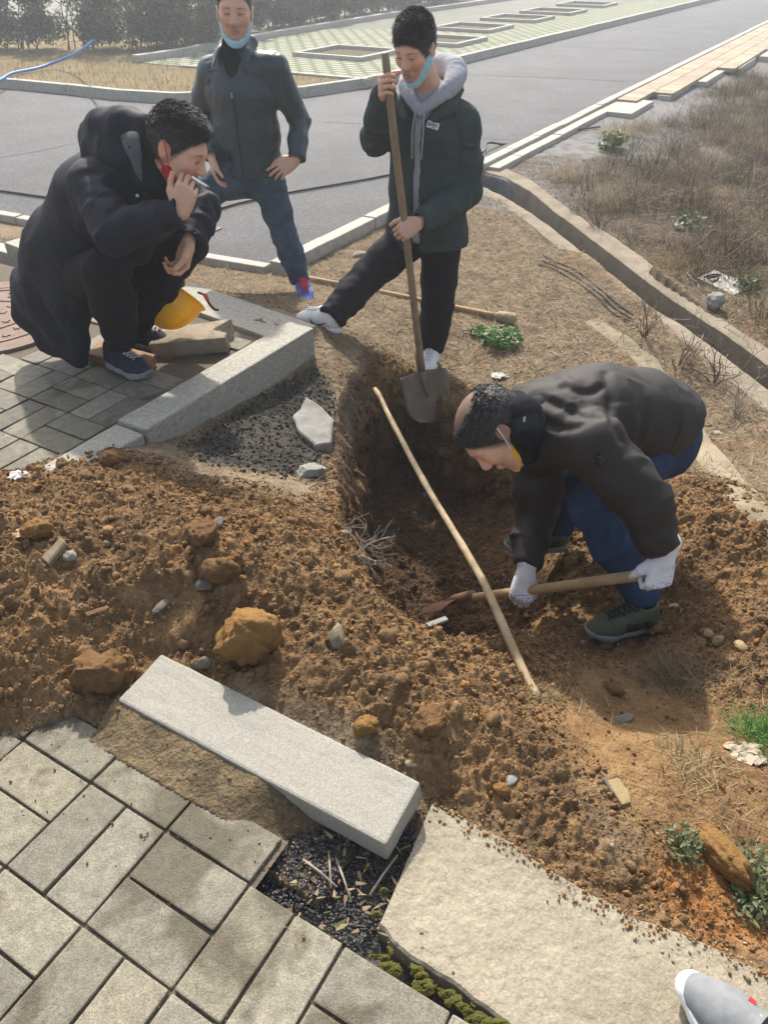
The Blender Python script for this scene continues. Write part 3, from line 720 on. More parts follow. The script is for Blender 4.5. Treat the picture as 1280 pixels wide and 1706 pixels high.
def road():
    r2 = [K0+E2*t for t in (0, 6, 14, 26, 60)]
    lf = [G(340, 425, ROAD), G(80, 366, ROAD), G(0, 356, ROAD)]; lfd = unit(lf[2]-lf[0]); lf.append(lf[2]+lfd*8)
    # opposite side
    fk = [G(x, y, ROAD) for (x, y) in [(0, 147), (75, 152), (150, 163), (210, 168), (262, 172), (310, 173), (360, 171), (420, 168), (500, 163), (570, 154), (640, 140)]]
    fk = [fk[0]-unit(fk[1]-fk[0])*12]+fk
    e = fk[-1]; fk += [e+unit(G(1190, 2, ROAD)-e)*t for t in (6, 14, 26, 55)]
    z = np.array([0, 0, 0])
    bot = [lf[3], lf[2], lf[1], lf[0]]+r2
    def res(pl, n):
        pl = np.array(pl); L = np.r_[0, np.cumsum(np.linalg.norm(np.diff(pl, axis=0), axis=1))]; t = np.linspace(0, L[-1], n); return np.stack([np.interp(t, L, pl[:, d]) for d in range(3)], 1)
    n = len(bot)
    # strip between the two edges, paired point by point along their lengths
    A = [lf[3], lf[2], lf[1], lf[0], K0]; vs = [tuple(p) for p in bot+fk[::-1]]
    o = mesh('road', vs, tess(vs), M_asph, smooth=False); tag(o, kind='structure'); return fk, lf
FK, LF = road()
def kerb_run(name, pts, w, h, seg, side, m, drop=.12, gap=.008, seed=0):
    """kerb stones one after another along a line; side +1 puts them to the left of the direction of travel"""
    mb = MB(); r = random.Random(seed); pl = np.array(pts)[:, :2]; L = np.r_[0, np.cumsum(np.linalg.norm(np.diff(pl, axis=0), axis=1))]
    t = 0
    def at(s): return np.array([np.interp(s, L, pl[:, 0]), np.interp(s, L, pl[:, 1])])
    while t+.1 < L[-1]:
        a, b = at(t+gap/2), at(min(t+seg, L[-1])-gap/2); d = b-a; l = np.linalg.norm(d); d = d/l; nn = np.array([-d[1], d[0]])*side
        zt = ROAD+h+r.uniform(-.004, .004); c = (a+b)/2+nn*(w/2+r.uniform(-.004, .004))
        mb.box((c[0], c[1], zt-(h+drop)/2), (d[0]*l/2, d[1]*l/2, 0), (nn[0]*w/2, nn[1]*w/2, 0), (0, 0, (h+drop)/2), bev=.01); t += seg
    o = mb.build(name, m); tag(o, kind='structure'); return o
kerb_run('verge_kerb', FK, .11, .13, .95, 1, M_gran_far, seed=1)
kerb_run('road_kerb', [K0-E2*.05, K0+E2*3.30], .115, .055, .62, -1, M_gran_far, seed=2)
kerb_run('road_kerb', [K0+E2*3.31, K0+E2*60], .11, .05, .75, -1, M_gran_far, seed=3)
kerb_run('road_kerb', [K0+E2*3.33+E1*.135, K0+E2*8.4+E1*.135], .12, .02, .6, -1, M_gran_far, seed=4)
kerb_run('road_kerb', [K0+np.array([-.02, .02, 0]), LF[0], LF[1], LF[2], LF[3]], .09, .02, .62, 1, M_gran_far, seed=5)
_pb = [G(45, 440, -.17), G(-60, 425, -.17)]; _pb = [lat(-15, -19.6), lat(-33, -19.6)]
kb = MB()
for k in range(4):
    a = lat(-23-k*5, -21.8); kb.box(a+np.array([0, 0, -.15]), -E1*.295, E2*.06, (0, 0, .07), bev=.008)
tag(kb.build('pavement_kerb', M_gran_far), kind='structure')
# footway beyond the channel: buff pavers between the kerb and a broken outer edge
M_buff = mat('buff_pavers', vcol=True, rough=.85, var=.2, vscale=14, spec=.3)
def footway():
    mb = MB(); r = random.Random(8); t = 7.6
    while t < 40:
        wmax = .35+.09*(t-7.6); wmax = min(wmax, 1.7); s = .13
        while s < wmax:
            g = r.uniform(.30, .42); mb.box(K0+E2*(t+.14)+E1*(s+.14)+np.array([0, 0, .015]), E2*.136, E1*.136, (0, 0, .03), 0, (g*.98, g*.79, g*.54), bev=.006); s += .28
        t += .28
    o = mb.build('footway', M_buff, cols=True); tag(o, kind='structure')
    for i, (t, s, l, w) in enumerate([(7.35, .40, .55, .17), (9.0, .58, .6, .09), (10.7, .74, .7, .09), (12.6, .91, .8, .09), (14.6, 1.1, .9, .09), (17, 1.33, 1.1, .09), (20, 1.58, 1.3, .09)]):
        c = K0+E2*t+E1*s+np.array([0, 0, .018]); o = stone_block('edging_slab', [c-E2*l-E1*w, c-E2*l+E1*w, c+E2*l+E1*w, c+E2*l-E1*w], .12, M_gran_far, .008, seed=20+i)
        tag(o, ['white edging slab nearest the concrete channel mouth, jutting from the kerb', 'white edging slab, second from the channel along the buff footway', 'white edging slab, third from the channel along the buff footway', 'white edging slab, fourth from the channel along the buff footway', 'white edging slab, fifth from the channel along the buff footway', 'white edging slab, sixth from the channel along the buff footway', 'white edging slab farthest from the channel along the buff footway'][i], 'edging slab', 'slabs edging the footway')
footway()
# verge, car park, its border
M_verge = mat('winter_turf', (.27, .195, .10), rough=.95, col2=(.17, .14, .065), vscale=2.5, bump=.03, bscale=40, spec=.1)
VZ = ROAD+.115
CPB = [G(x, y, VZ) for (x, y) in [(225, 103), (300, 92), (450, 62), (640, 30), (850, 0)]]       # back edge of the car park
CPF = [G(x, y, VZ) for (x, y) in [(225, 104), (300, 110), (400, 117), (495, 123), (612, 133)]]
e0 = FK[12] if len(FK) > 12 else FK[-1]
def sheet(name, pts, m, z, kind='structure'):
    vs = [(p[0], p[1], z) for p in pts]
    o = mesh(name, vs, tess(vs), m, smooth=False); tag(o, kind=kind); return o
far_side = [p for p in FK]
_off = []
for i, p in enumerate(far_side):
    d = unit(far_side[min(i+1, len(far_side)-1)]-far_side[max(i-1, 0)]); _off.append(p+np.array([-d[1], d[0], 0])*.1)
sheet('verge', _off+[_off[-1]+np.array([-40, 20, 0]), np.array([-60, 60, 0]), np.array([-60, 16, 0])], M_verge, VZ-.012)
def paver_mat():
    m = mat('grass_pavers', (.33, .34, .27), rough=.9, var=.18, vscale=3, bump=.01, bscale=60, spec=.2)
    nt = m.node_tree; N = nt.nodes; Lk = nt.links; b = N['Principled BSDF']; src = b.inputs['Base Color'].links[0].from_socket
    tc = N.new('ShaderNodeTexCoord'); mp = N.new('ShaderNodeMapping'); mp.inputs['Rotation'].default_value = (0, 0, R_(30.4)); Lk.new(tc.outputs['Object'], mp.inputs[0])
    bk = N.new('ShaderNodeTexBrick'); bk.inputs['Scale'].default_value = 1.0; bk.inputs['Brick Width'].default_value = .32; bk.inputs['Row Height'].default_value = .20; bk.inputs['Mortar Size'].default_value = .055; bk.inputs['Mortar Smooth'].default_value = .3
    Lk.new(mp.outputs[0], bk.inputs['Vector']); mx = N.new('ShaderNodeMix'); mx.data_type = 'RGBA'; Lk.new(bk.outputs['Fac'], mx.inputs['Factor'])
    Lk.new(src, mx.inputs['A']); mx.inputs['B'].default_value = (.14, .15, .075, 1); Lk.new(mx.outputs['Result'], b.inputs['Base Color']); return m
cp = CPF+[FK[-6]+np.array([-.1, .12, 0])]
_rd = unit(G(1190, 2, ROAD)-FK[11]); _rn = np.array([-_rd[1], _rd[0], 0])
_edge = FK[11]+_rn*.11
sheet('car_park', [CPB[0]]+CPF[1:]+[_edge+_rd*.4, _edge+_rd*22, _edge+_rd*54, CPB[4]+unit(CPB[4]-CPB[2])*18]+CPB[::-1][:-1], paver_mat(), VZ-.004)
def kline(name, pts, w, h, z0, m):
    mb = MB()
    for a, b in zip(pts[:-1], pts[1:]):
        a, b = V3(a), V3(b); d = unit(b-a); l = np.linalg.norm((b-a)[:2]); c = (a+b)/2; c[2] = z0+h/2-.03
        mb.box(c, d*(l/2-.004), np.array([-d[1], d[0], 0])*w/2, (0, 0, h/2+.03), bev=.008)
    o = mb.build(name, m); tag(o, kind='structure')
kline('car_park_kerb', [CPB[0]]+CPB[1:]+[CPB[4]+unit(CPB[4]-CPB[2])*18], .16, .1, VZ, M_gran_far)
kline('car_park_kerb', CPF[1:], .09, .02, VZ, M_gran_far)
# square tree pits with kerb frames
M_pitsoil = mat('pit_soil', (.13, .11, .07), rough=.95, var=.4, vscale=20, bump=.02, bscale=60, spec=.1)
pits = [((528, 88), (588, 80), (634, 90), (572, 97)), ((700, 68), (734, 62), (766, 67), (735, 74)), ((748, 46), (790, 40), (827, 46), (785, 53)), ((829, 30), (862, 25), (898, 31), (864, 37)), ((891, 19), (922, 14), (955, 19), (924, 24)), ((950, 7), (978, 3), (1007, 7), (980, 12))]
_pl = ['empty tree pit frame nearest the road junction, behind the standing man', 'empty tree pit frame half hidden behind the head of the man with the shovel', 'empty tree pit frame third along the car park, right of the man with the shovel', 'empty tree pit frame fourth along the car park', 'empty tree pit frame fifth along the car park', 'empty tree pit frame farthest along the car park']
for (cs, lb) in zip(pits, _pl):
    c = [G(x, y+2, VZ) for (x, y) in cs]; ctr = sum(c)/4
    hw = .72
    t = thing('tree_pit', lb, 'tree pit', ctr*np.array([1, 1, 0])+np.array([0, 0, VZ]), 'tree pits in the car park')
    fr = MB()
    for sx, ax, ay in ((1, E1, E2), (-1, E1, E2), (1, E2, E1), (-1, E2, E1)):
        l = hw if ax is E1 else hw-.1
        fr.box(ctr*np.array([1, 1, 0])+ay*sx*(hw-.05)+np.array([0, 0, VZ+.015]), ax*l, ay*.05, (0, 0, .05), bev=.01)
    fr.build('frame', M_gran_far, t)
    so = MB(); so.box(ctr*np.array([1, 1, 0])+np.array([0, 0, VZ-.01]), E1*(hw-.1), E2*(hw-.1), (0, 0, .015)); so.build('soil', M_pitsoil, t)
# --- drainage channel
def channel():
    t = thing('drainage_channel', 'open concrete drainage channel curving down beside the dry grass bank', 'drainage channel', CH_R[5]*np.array([1, 1, 0])+np.array([0, 0, -.9]))
    def wall(name, inner, outer, zoff, depth, seed):
        k = 90
        def rs(pl):
            s = np.linspace(0, 1, len(pl)); tt = np.linspace(0, 1, k); pl = np.array(pl); return np.stack([np.interp(tt, s, pl[:, d]) for d in range(3)], 1)
        A, B = rs(inner), rs(outer); V = []; F = []
        hs = [0, .015, .1, .22, .38, depth]
        for i in range(k):
            a, b = A[i].copy(), B[i].copy(); n = unit((b-a)*np.array([1, 1, 0]))
            prof = [a+np.array([0, 0, -h])+n*(.012*(h > .01)*0) for h in hs[::-1]]+[a+n*.015+np.array([0, 0, .006]), (a+b)/2+np.array([0, 0, .008]), b-n*.015+np.array([0, 0, .004]), b+np.array([0, 0, -.03]), b+np.array([0, 0, -depth])]
            prof = np.array(prof); prof[:, 2] += zoff
            prof += (.006*fbm(prof, 7, 3, seed))[:, None]*n+np.array([0, 0, 1])*(.006*fbm(prof, 9, 3, seed+4))[:, None]
            V += list(prof)
        m = len(V)//k
        for i in range(k-1):
            for j in range(m-1): F.append((i*m+j, i*m+j+1, (i+1)*m+j+1, (i+1)*m+j))
        F += [tuple(range(m)), tuple((k-1)*m+j for j in range(m-1, -1, -1))]
        mesh(name, V, F, M_conc_dark if name != 'coping' else M_conc, t, smooth=False)
    wall('wall', CH_R, CH_O, 0.0, .62, 80)
    lo = []
    for i, p in enumerate(CH_L):
        d = unit((CH_L[min(i+1, len(CH_L)-1)]-CH_L[max(i-1, 0)])*np.array([1, 1, 0])); lo.append(p+np.array([d[1], -d[0], 0])*.16)
    wall('wall', CH_L, lo, 0.0, .62, 90)
    a = np.array(CH_L)+np.array([0, 0, -.46]); b = np.array([np.interp(np.linspace(0, 1, len(CH_L)), np.linspace(0, 1, len(CH_R)), np.array(CH_R)[:, d]) for d in range(3)]).T+np.array([0, 0, -.46])
    V = list(a)+list(b); k = len(a)
    mesh('channel_floor', V, [(i, i+1, k+i+1, k+i) for i in range(k-1)], M_conc_dark, t, smooth=False)
channel()
# the top of an old wall showing in the turf, from the channel's weeds to the lower right
def old_edge():
    mb = MB(); pts = [HG(x, y) for (x, y) in [(985, 535), (1030, 566), (1075, 602), (1120, 668), (1165, 735), (1205, 790), (1262, 848), (1330, 905)]]
    V = []; F = []
    n = 60; pl = np.array(pts); s = np.linspace(0, 1, len(pl)); q = np.stack([np.interp(np.linspace(0, 1, n), s, pl[:, d]) for d in range(3)], 1)
    for i in range(n):
        d = unit((q[min(i+1, n-1)]-q[max(i-1, 0)])*np.array([1, 1, 0])); w = np.array([-d[1], d[0], 0]); z = q[i][2]+.012
        pr = np.array([q[i]+w*.075+np.array([0, 0, -.3]), q[i]*np.array([1, 1, 0])+w*.075+np.array([0, 0, z-.01]), q[i]*np.array([1, 1, 0])+w*.06+np.array([0, 0, z]), q[i]*np.array([1, 1, 0])-w*.06+np.array([0, 0, z]), q[i]*np.array([1, 1, 0])-w*.075+np.array([0, 0, z-.01]), q[i]-w*.075+np.array([0, 0, -.3])])
        pr += (.012*fbm(pr, 8, 3, 99))[:, None]; V += list(pr)
    for i in range(n-1): F += [(i*6+j, i*6+j+1, i*6+7+j, i*6+6+j) for j in range(5)]
    F += [tuple(range(6)), tuple((n-1)*6+j for j in range(5, -1, -1))]
    o = mesh('concrete_edging', V, F, mat('edging_concrete', (.30, .25, .17), rough=.9, col2=(.20, .16, .10), vscale=6, bump=.005, bscale=70, spec=.2), smooth=False, origin=q[n//2]-np.array([0, 0, .3]))
    tag(o, 'narrow strip of pale old concrete running through the turf behind the bending man', 'edging')
old_edge()
# ================================================================== PEOPLE
def skin_mat():
    m = mat('skin', vcol=True, rough=.5, var=.07, vscale=60, bump=.0006, bscale=500, spec=.35)
    b = m.node_tree.nodes['Principled BSDF']; b.inputs['Subsurface Weight'].default_value = .08; b.inputs['Subsurface Radius'].default_value = (.012, .004, .002); b.inputs['Subsurface Scale'].default_value = .5
    return m
M_skin = skin_mat()
M_hair = mat('black_hair', (.024, .021, .019), rough=.36, var=.4, vscale=90, spec=.5, bump=.002, bscale=400)
def fabric(name, c, rough=.85, bump=.0012, bscale=700, var=.12, vs=25, sheen=.0, spec=.2, b2=None): return mat(name, c, rough=rough, var=var, vscale=vs, bump=bump, bscale=bscale, spec=spec, sheen=sheen, bump2=b2)
M_leather = fabric('navy_leather', (.018, .032, .043), rough=.36, bump=.0006, bscale=400, spec=.5, sheen=0, b2=(.005, 7, 1))
M_jeans_blue = fabric('blue_denim', (.048, .074, .108), bscale=900, bump=.001, var=.4, vs=9, b2=(.005, 8, 1))
M_jeans_dark = fabric('dark_denim', (.022, .042, .088), bscale=900, bump=.001, var=.35, vs=9, b2=(.005, 8, 1))
M_parka = fabric('navy_parka', (.0125, .0145, .0225), rough=.66, bscale=300, b2=(.006, 6, 1))
M_parka_lining = fabric('grey_lining', (.085, .088, .095))
M_blacktrs = fabric('black_trousers', (.009, .009, .012), rough=.8, b2=(.005, 8, 1))
M_greenjk = fabric('dark_green_cotton', (.034, .048, .046), rough=.8, b2=(.006, 6, 1))
M_hoodie = fabric('pale_lilac_fleece', (.36, .365, .40), rough=.95, bscale=300, bump=.0012)
M_puffer = fabric('black_brown_puffer', (.019, .0140, .0118), rough=.62, bscale=500, spec=.35, b2=(.006, 6, 1))
M_pufferhood = fabric('black_fleece', (.008, .009, .012), rough=.95)
M_bluemask = mat('blue_mask', (.36, .66, .78), rough=.8, bump=.0008, bscale=160, var=.08, vscale=40, trans=.15)
M_white_strap = mat('white_elastic', (.75, .74, .72), rough=.8)
M_redmask = mat('red_mask', (.42, .012, .016), rough=.75, bump=.0006, bscale=200, var=.15, vscale=40)
M_yelmask = mat('yellow_mask', (.72, .40, .03), rough=.75, bump=.0006, bscale=200)
M_glove = mat('white_knit_glove', (.66, .66, .66), rough=.95, bump=.0015, bscale=420, var=.08, vscale=60)
M_whiteleather = mat('white_leather', (.72, .72, .72), rough=.55, bump=.0004, bscale=300, var=.05, vscale=30)
M_dark = mat('black_rubber', (.012, .012, .013), rough=.6, var=.2, vscale=40)
M_greysole = mat('grey_rubber', (.26, .26, .25), rough=.8, var=.25, vscale=35, bump=.0008, bscale=200)
M_navymesh = mat('navy_knit', (.022, .025, .045), rough=.9, bump=.0012, bscale=500)
M_olive = mat('olive_knit', (.075, .085, .048), rough=.9, bump=.0014, bscale=380, var=.2, vscale=30)
M_zip = mat('steel_zip', (.35, .35, .36), rough=.35, metal=.8)
SKIN = np.array(srgb(208, 164, 138))
def frame(F, U=None):
    F = unit(F); U = unit(V3((0, 0, 1)) if U is None else U); U = unit(U-F*np.dot(U, F)); L = np.cross(U, F); return F, U, L
def add_head(s, C, F, U, L, k=1.0):
    """cranium, face and neck stub; C is mid-skull, k the scale"""
    C = V3(C); at = lambda f, u, l=0.: C+k*(F*f+U*u+L*l); ax = (F, U, L)
    s.ell(at(-.012, .030), ax, (.098*k, .086*k, .077*k), .02)
    s.ell(at(.022, -.030), ax, (.070*k, .080*k, .063*k), .03*k)
    s.cone(at(.030, -.082, -.022), at(.030, -.082, .022), .034*k, .034*k, .03*k)
    s.cone(at(.062, -.097, -.008), at(.062, -.097, .008), .021*k, .021*k, .025*k)
    for e in (-1, 1):
        s.cone(at(.0, -.055, .05*e), at(.05, -.092, .022*e), .020*k, .018*k, .025*k)
        s.ell(at(.060, -.022, .040*e), ax, (.026*k, .026*k, .026*k), .02*k)
        s.cone(at(.081, .020, .012*e), at(.068, .022, .048*e), .013*k, .011*k, .018*k)
        s.ell(at(.0985, .000, .031*e), ax, (.012*k, .0105*k, .018*k), .012*k, 'sub')
        s.ell(at(.0775, -.001, .031*e), ax, (.0135*k, .0105*k, .017*k), .004*k)
        s.ell(at(-.016, -.006, .079*e), (unit(F*.95+U*.25), unit(U*.95-F*.25), L), (.017*k, .031*k, .008*k), .008*k)
        s.ell(at(-.010, -.002, .087*e), (unit(F*.95+U*.25), unit(U*.95-F*.25), L), (.009*k, .018*k, .006*k), .004*k, 'sub')
        s.ell(at(.097, -.036, .0125*e), ax, (.010*k, .008*k, .0085*k), .006*k)
        s.cone(at(.0845, -.045, .022*e), at(.078, -.062, .031*e), .002*k, .002*k, .009*k, 'sub')
    s.cone(at(.084, .008), at(.107, -.031), .0085*k, .0125*k, .014*k)
    s.cone(at(.0905, -.061, -.016), at(.0905, -.061, .016), .0062*k, .0062*k, .006*k)
    s.cone(at(.0885, -.0715, -.013), at(.0885, -.0715, .013), .0070*k, .0070*k, .006*k)
    s.cone(at(.100, -.0662, -.020), at(.100, -.0662, .020), .0028*k, .0028*k, .003*k, 'sub')
def head_paint(C, F, U, L, k=1.0, closed=True):
    C = V3(C); at = lambda f, u, l=0.: C+k*(F*f+U*u+L*l); sp = []
    for e in (-1, 1):
        sp += [(at(.075, -.02, .04*e), at(.075, -.03, .035*e), .012*k, .03*k, SKIN*np.array([1.02, .84, .78]), .55),
               (at(-.016, .015, .085*e), at(-.012, -.03, .08*e), .010*k, .012*k, SKIN*np.array([1.0, .76, .70]), .7),
               (at(.104, -.041, .007*e), at(.103, -.041, .009*e), .0025*k, .003*k, (.10, .04, .03), .8)]
    sp += [(at(.098, -.061, -.014), at(.098, -.061, .014), .004*k, .005*k, SKIN*np.array([.86, .56, .52]), .8), (at(.096, -.0715, -.011), at(.096, -.0715, .011), .005*k, .005*k, SKIN*np.array([.88, .58, .54]), .8),
           (at(.096, -.0662, -.019), at(.096, -.0662, .019), .0012*k, .002*k, (.09, .035, .03), .9),
           (at(.112, -.03), at(.112, -.034), .006*k, .012*k, SKIN*np.array([1.02, .82, .76]), .5),
           (at(.085, -.085, -.02), at(.085, -.085, .02), .015*k, .03*k, SKIN*np.array([.86, .84, .83]), .35)]
    return sp
def add_neck(s, C, F, U, nb, k=1.0, r=.056):
    s.cone(V3(C)+k*(-F*.018-U*.055), nb, r*k*.95, r*k*1.12, .03)
# ---- hands: five jointed fingers; D towards the fingers, N out of the palm, T towards the thumb
def hand_bones(Wp, D, N, T, curl, spread=.0, thumb=(.55, .5, .35), k=1.0, tb=(.35, .25)):
    D = unit(D); N = unit(N-D*np.dot(N, D)); T0 = unit(np.cross(N, D)); T = T0 if np.dot(T0, T) > 0 else -T0
    Wp = V3(Wp); prs = []
    offs = (.030, .010, -.010, -.028); base = (.086, .090, .086, .078); lens = ((.040, .025, .021), (.044, .028, .022), (.041, .026, .021), (.032, .021, .019)); rad = (.0088, .0090, .0086, .0077)
    kn = []
    for i in range(4):
        b = Wp+k*(D*base[i]+T*offs[i]); kn.append(b); c = curl[i] if hasattr(curl[0], '__len__') else curl
        a = 0; p = b; sp = T*spread*(1.5-i)*.5; pts = [(p, rad[i]*1.08*k)]
        for j in range(3):
            a += c[j]; d = unit(D*math.cos(a)+N*math.sin(a)+sp*math.cos(a)); p = p+d*lens[i][j]*k; pts.append((p, rad[i]*(1-.09*(j+1))*k))
        prs.append(pts)
    tb0 = Wp+k*(D*.022+T*.022+N*.006); d1 = unit(T*thumb[0]+D*thumb[1]+N*thumb[2]); p1 = tb0+d1*.046*k
    d2 = unit(d1+D*tb[0]+N*tb[1]-T*.25); p2 = p1+d2*.033*k; d3 = unit(d2+D*tb[0]*.5+N*tb[1]-T*.3); p3 = p2+d3*.027*k
    prs.append([(tb0, .0155*k), (p1, .0118*k), (p2, .0105*k), (p3, .0088*k)])
    return Wp, D, N, T, kn, prs
def add_hand(s, H, k=1.0, g=1.0, fore=None, fr=.026):
    Wp, D, N, T, kn, prs = H
    for i, b in enumerate(kn):
        s.cone(Wp+T*(.016-.0105*i)*k+D*.008*k, b, .0165*k*g, .0122*k*g, .012*k, n=N, sq=.95)
    s.cone(Wp+D*.03*k-T*.02*k+N*.004*k, Wp+D*.06*k-T*.024*k+N*.004*k, .014*k*g, .013*k*g, .012*k)
    for pts in prs: s.chain([(p, r*g) for p, r in pts], .0035)
    s.cone(prs[4][0][0], prs[4][1][0], .017*k*g, .013*k*g, .014*k)
    if fore is not None: s.cone(fore, Wp+D*.012*k, fr*1.25*g, .0225*k*g, .015)
def person_body(name, label, J, HF, HU, headC, k, hands, base, lo, hi, fr=.0034, paint_extra=(), closed=True, neckr=.056, coarse=.011, hairline=None, hair_w=.93):
    F, U, L = frame(HF, HU)
    hc = V3(headC); fine = [(hc-.155*k, hc+.155*k, fr)]
    for H, kk in hands: c = H[0]+H[1]*.07; fine.append((c-.115*kk, c+.115*kk, .0036))
    s = SDF(lo, hi, coarse, fine)
    add_head(s, hc, F, U, L, k); add_neck(s, hc, F, U, J['nb'], k, neckr)
    sl, sr, hl, hr = [V3(J[q]) for q in ('shL', 'shR', 'hipL', 'hipR')]
    s.chain([(V3(J['nb'])-V3((0, 0, .03)), .06), ((sl+sr)/2*.6+(hl+hr)/2*.4, .11), ((hl+hr)/2*.86+(sl+sr)/2*.14, .085)], .05)
    s.cone(sl, sr, .05, .05, .04)
    for q in 'LR':
        s.chain([(J['sh'+q], .05), (J['el'+q], .038), (J['wr'+q], .026)], .02)
        s.chain([(J['hip'+q], .075), (J['kn'+q], .048), (J['an'+q], .026)], .02)
    for (H, kk) in hands: add_hand(s, H, kk)
    V, Fc = s.mesh(); V = relax(V, Fc, 1, .25)
    sp = head_paint(hc, F, U, L, k, closed)
    for (H, kk) in hands:
        for pts in H[5]:
            a, b = pts[-2][0], pts[-1][0]; sp.append((b-(b-a)*.1, b, .006, .006, SKIN*np.array([1.08, .86, .80]), .6))
            for (p, r) in pts[:3]: sp.append((p, p, .005, .006, SKIN*np.array([.86, .68, .62]), .5))
    c = paint(V, SKIN*(1+.09*fbm(V, 38, 3, 5))[:, None], sp+list(paint_extra))
    rel = V-hc; hd_ = np.linalg.norm(rel, axis=1) < .16*k; u_, f_, l_ = rel @ U/k, rel @ F/k, np.abs(rel @ L)/k
    st = hd_*np.exp(-(((f_-.075)/.035)**2+((u_+.082)/.032)**2))*.30+hd_*np.exp(-(((f_-.095)/.02)**2+((u_+.052)/.008)**2+(l_/.022)**2))*.35
    c = c*(1-st[:, None])+np.array([.09, .07, .06])*st[:, None]
    fr_ = hd_*(f_ > .045); tt = np.clip((l_-.016)/.030, 0, 1)
    brow = fr_*(l_ > .013)*(l_ < .049)*np.exp(-((u_-(.0205+.006*tt-.006*tt*tt))/(.0042-.0018*tt))**2)*sstep(.012, .018, l_)*(1-sstep(.043, .050, l_))*(.75+.25*noise(V, 260, 4)); c = c*(1-.88*brow[:, None])+np.array([.03, .024, .02])*.88*brow[:, None]
    ey = -.0015-.10*(l_-.031)**2*10+.0010; slit = fr_*np.exp(-((u_-ey)/.0028)**2)*sstep(.015, .019, l_)*(1-sstep(.042, .047, l_)); c = c*(1-.92*slit[:, None])+np.array([.018, .012, .010])*.92*slit[:, None]
    lid = fr_*np.exp(-((u_-ey-.0065)/.0012)**2)*sstep(.017, .022, l_)*(1-sstep(.042, .047, l_)); c = c*(1-.35*lid[:, None])+np.array([.10, .055, .04])*.35*lid[:, None]
    bag = fr_*np.exp(-((u_-ey+.0085)/.003)**2)*sstep(.017, .024, l_)*(1-sstep(.038, .046, l_)); c = c*(1-.16*bag[:, None])
    if hairline is not None:
        ff_, uu_, nf, nu = hairline; s_ = -((f_-ff_)*nf+(u_-uu_)*nu); w = hd_*sstep(-.003, .013, s_)*(1-sstep(-.045, -.070, u_))*(1-np.exp(-(((f_+.012)/.030)**2+((u_+.008)/.036)**2)**2)*(l_ > .055))*hair_w
        c = c*(1-w[:, None])+np.array([.022, .019, .018])*w[:, None]
    o = mesh(name, V, Fc, M_skin, cols=c, origin=base); tag(o, label, 'person'); return o, (F, U, L, hc, k)
def add_hair(o, hd, top=.014, side=.004, n=2600, ln=.016, seed=1, front=(.084, .064), fn=(.75, -.66), mat_=None, bald=False, lift=.6):
    F, U, L, C, k = hd; at = lambda f, u, l=0.: C+k*(F*f+U*u+L*l)
    s = SDF(C-.17*k, C+.17*k, .0042)
    s.ell(at(-.012, .030+top*.5), (F, U, L), ((.098+side+top*.25)*k, (.086+top*.6)*k, (.077+side)*k), .01)
    s.ell(at(-.02, -.002), (F, U, L), ((.087+side)*k, .080*k, (.0735+side)*k), .02)
    s.clip(at(front[0]-.006, front[1]+.008), unit(F*fn[0]+U*fn[1]), .3*k, .014)
    s.clip(at(-.02, -.062), unit(-U*.9-F*.15), .2*k, .012)
    if bald: s.ell(at(-.005, .125), (F, U, L), (.085*k, .042*k, .05*k), .02, 'sub')
    for e in (-1, 1): s.ell(at(-.012, -.012, .085*e), (F, U, L), (.026*k, .036*k, .022*k), .006, 'sub')
    V, Fc = s.mesh(); V = relax(V, Fc, 1); N = vnormals(V, Fc)
    up = np.clip((V-C) @ U/(.1*k), 0, 1)
    V = V+N*((.0035*fbm(V, 55, 3, seed)+.003*noise(V*np.array([1, 1, .6]), 90, seed+1))*(.3+up))[:, None]
    r = np.random.default_rng(seed); pw = .25+up**1.5
    if bald: pw = .35+.65*up
    ids = r.choice(len(V), n, p=pw/pw.sum()); b = V[ids]; nn = N[ids]; u = up[ids]
    fl = F*(.25+.75*u)[:, None]-U*(1.1*(1-u)**1.5)[:, None]+r.normal(size=(n, 3))*.35; fl = fl-nn*(fl*nn).sum(1)[:, None]
    d = fl/np.maximum(.2, np.linalg.norm(fl, axis=1))[:, None]+nn*(lift*(.25+.9*u))[:, None]; d /= np.linalg.norm(d, axis=1)[:, None]
    l = ln*(.35+.75*u)*r.uniform(.6, 1.2, n)*k; sd = np.cross(d, r.normal(size=(n, 3))); sd /= np.linalg.norm(sd, axis=1)[:, None]
    w = .0011*k
    tip = b+d*l[:, None]+F*(l*.15)[:, None]-nn*(l*.12)[:, None]
    a1, a2 = b-nn*.003+sd*w, b-nn*.003-sd*w; m1, m2 = b+d*(l*.55)[:, None]+sd*w*.7, b+d*(l*.55)[:, None]-sd*w*.7
    base = len(V); VV = np.concatenate([V, a1, a2, m2, m1, tip]); i = np.arange(n)+base
    FF = [tuple(x) for x in Fc]+[tuple(x) for x in np.stack([i, i+n, i+2*n, i+3*n], 1)]+[tuple(x) for x in np.stack([i+3*n, i+2*n, i+4*n], 1)]
    return mesh('hair', VV, FF, mat_ or M_hair, o)
def raypt(V, px, py, off=0.):
    d = _ray(px, py); d = d/np.linalg.norm(d); rel = V-V3((0, 0, CAM_H)); t = rel @ d; pr = np.linalg.norm(rel-np.outer(t, d), axis=1); kk = pr < .012
    if not kk.any(): kk = pr < pr.min()+.01
    return V3((0, 0, CAM_H))+d*(t[kk].min()-off)
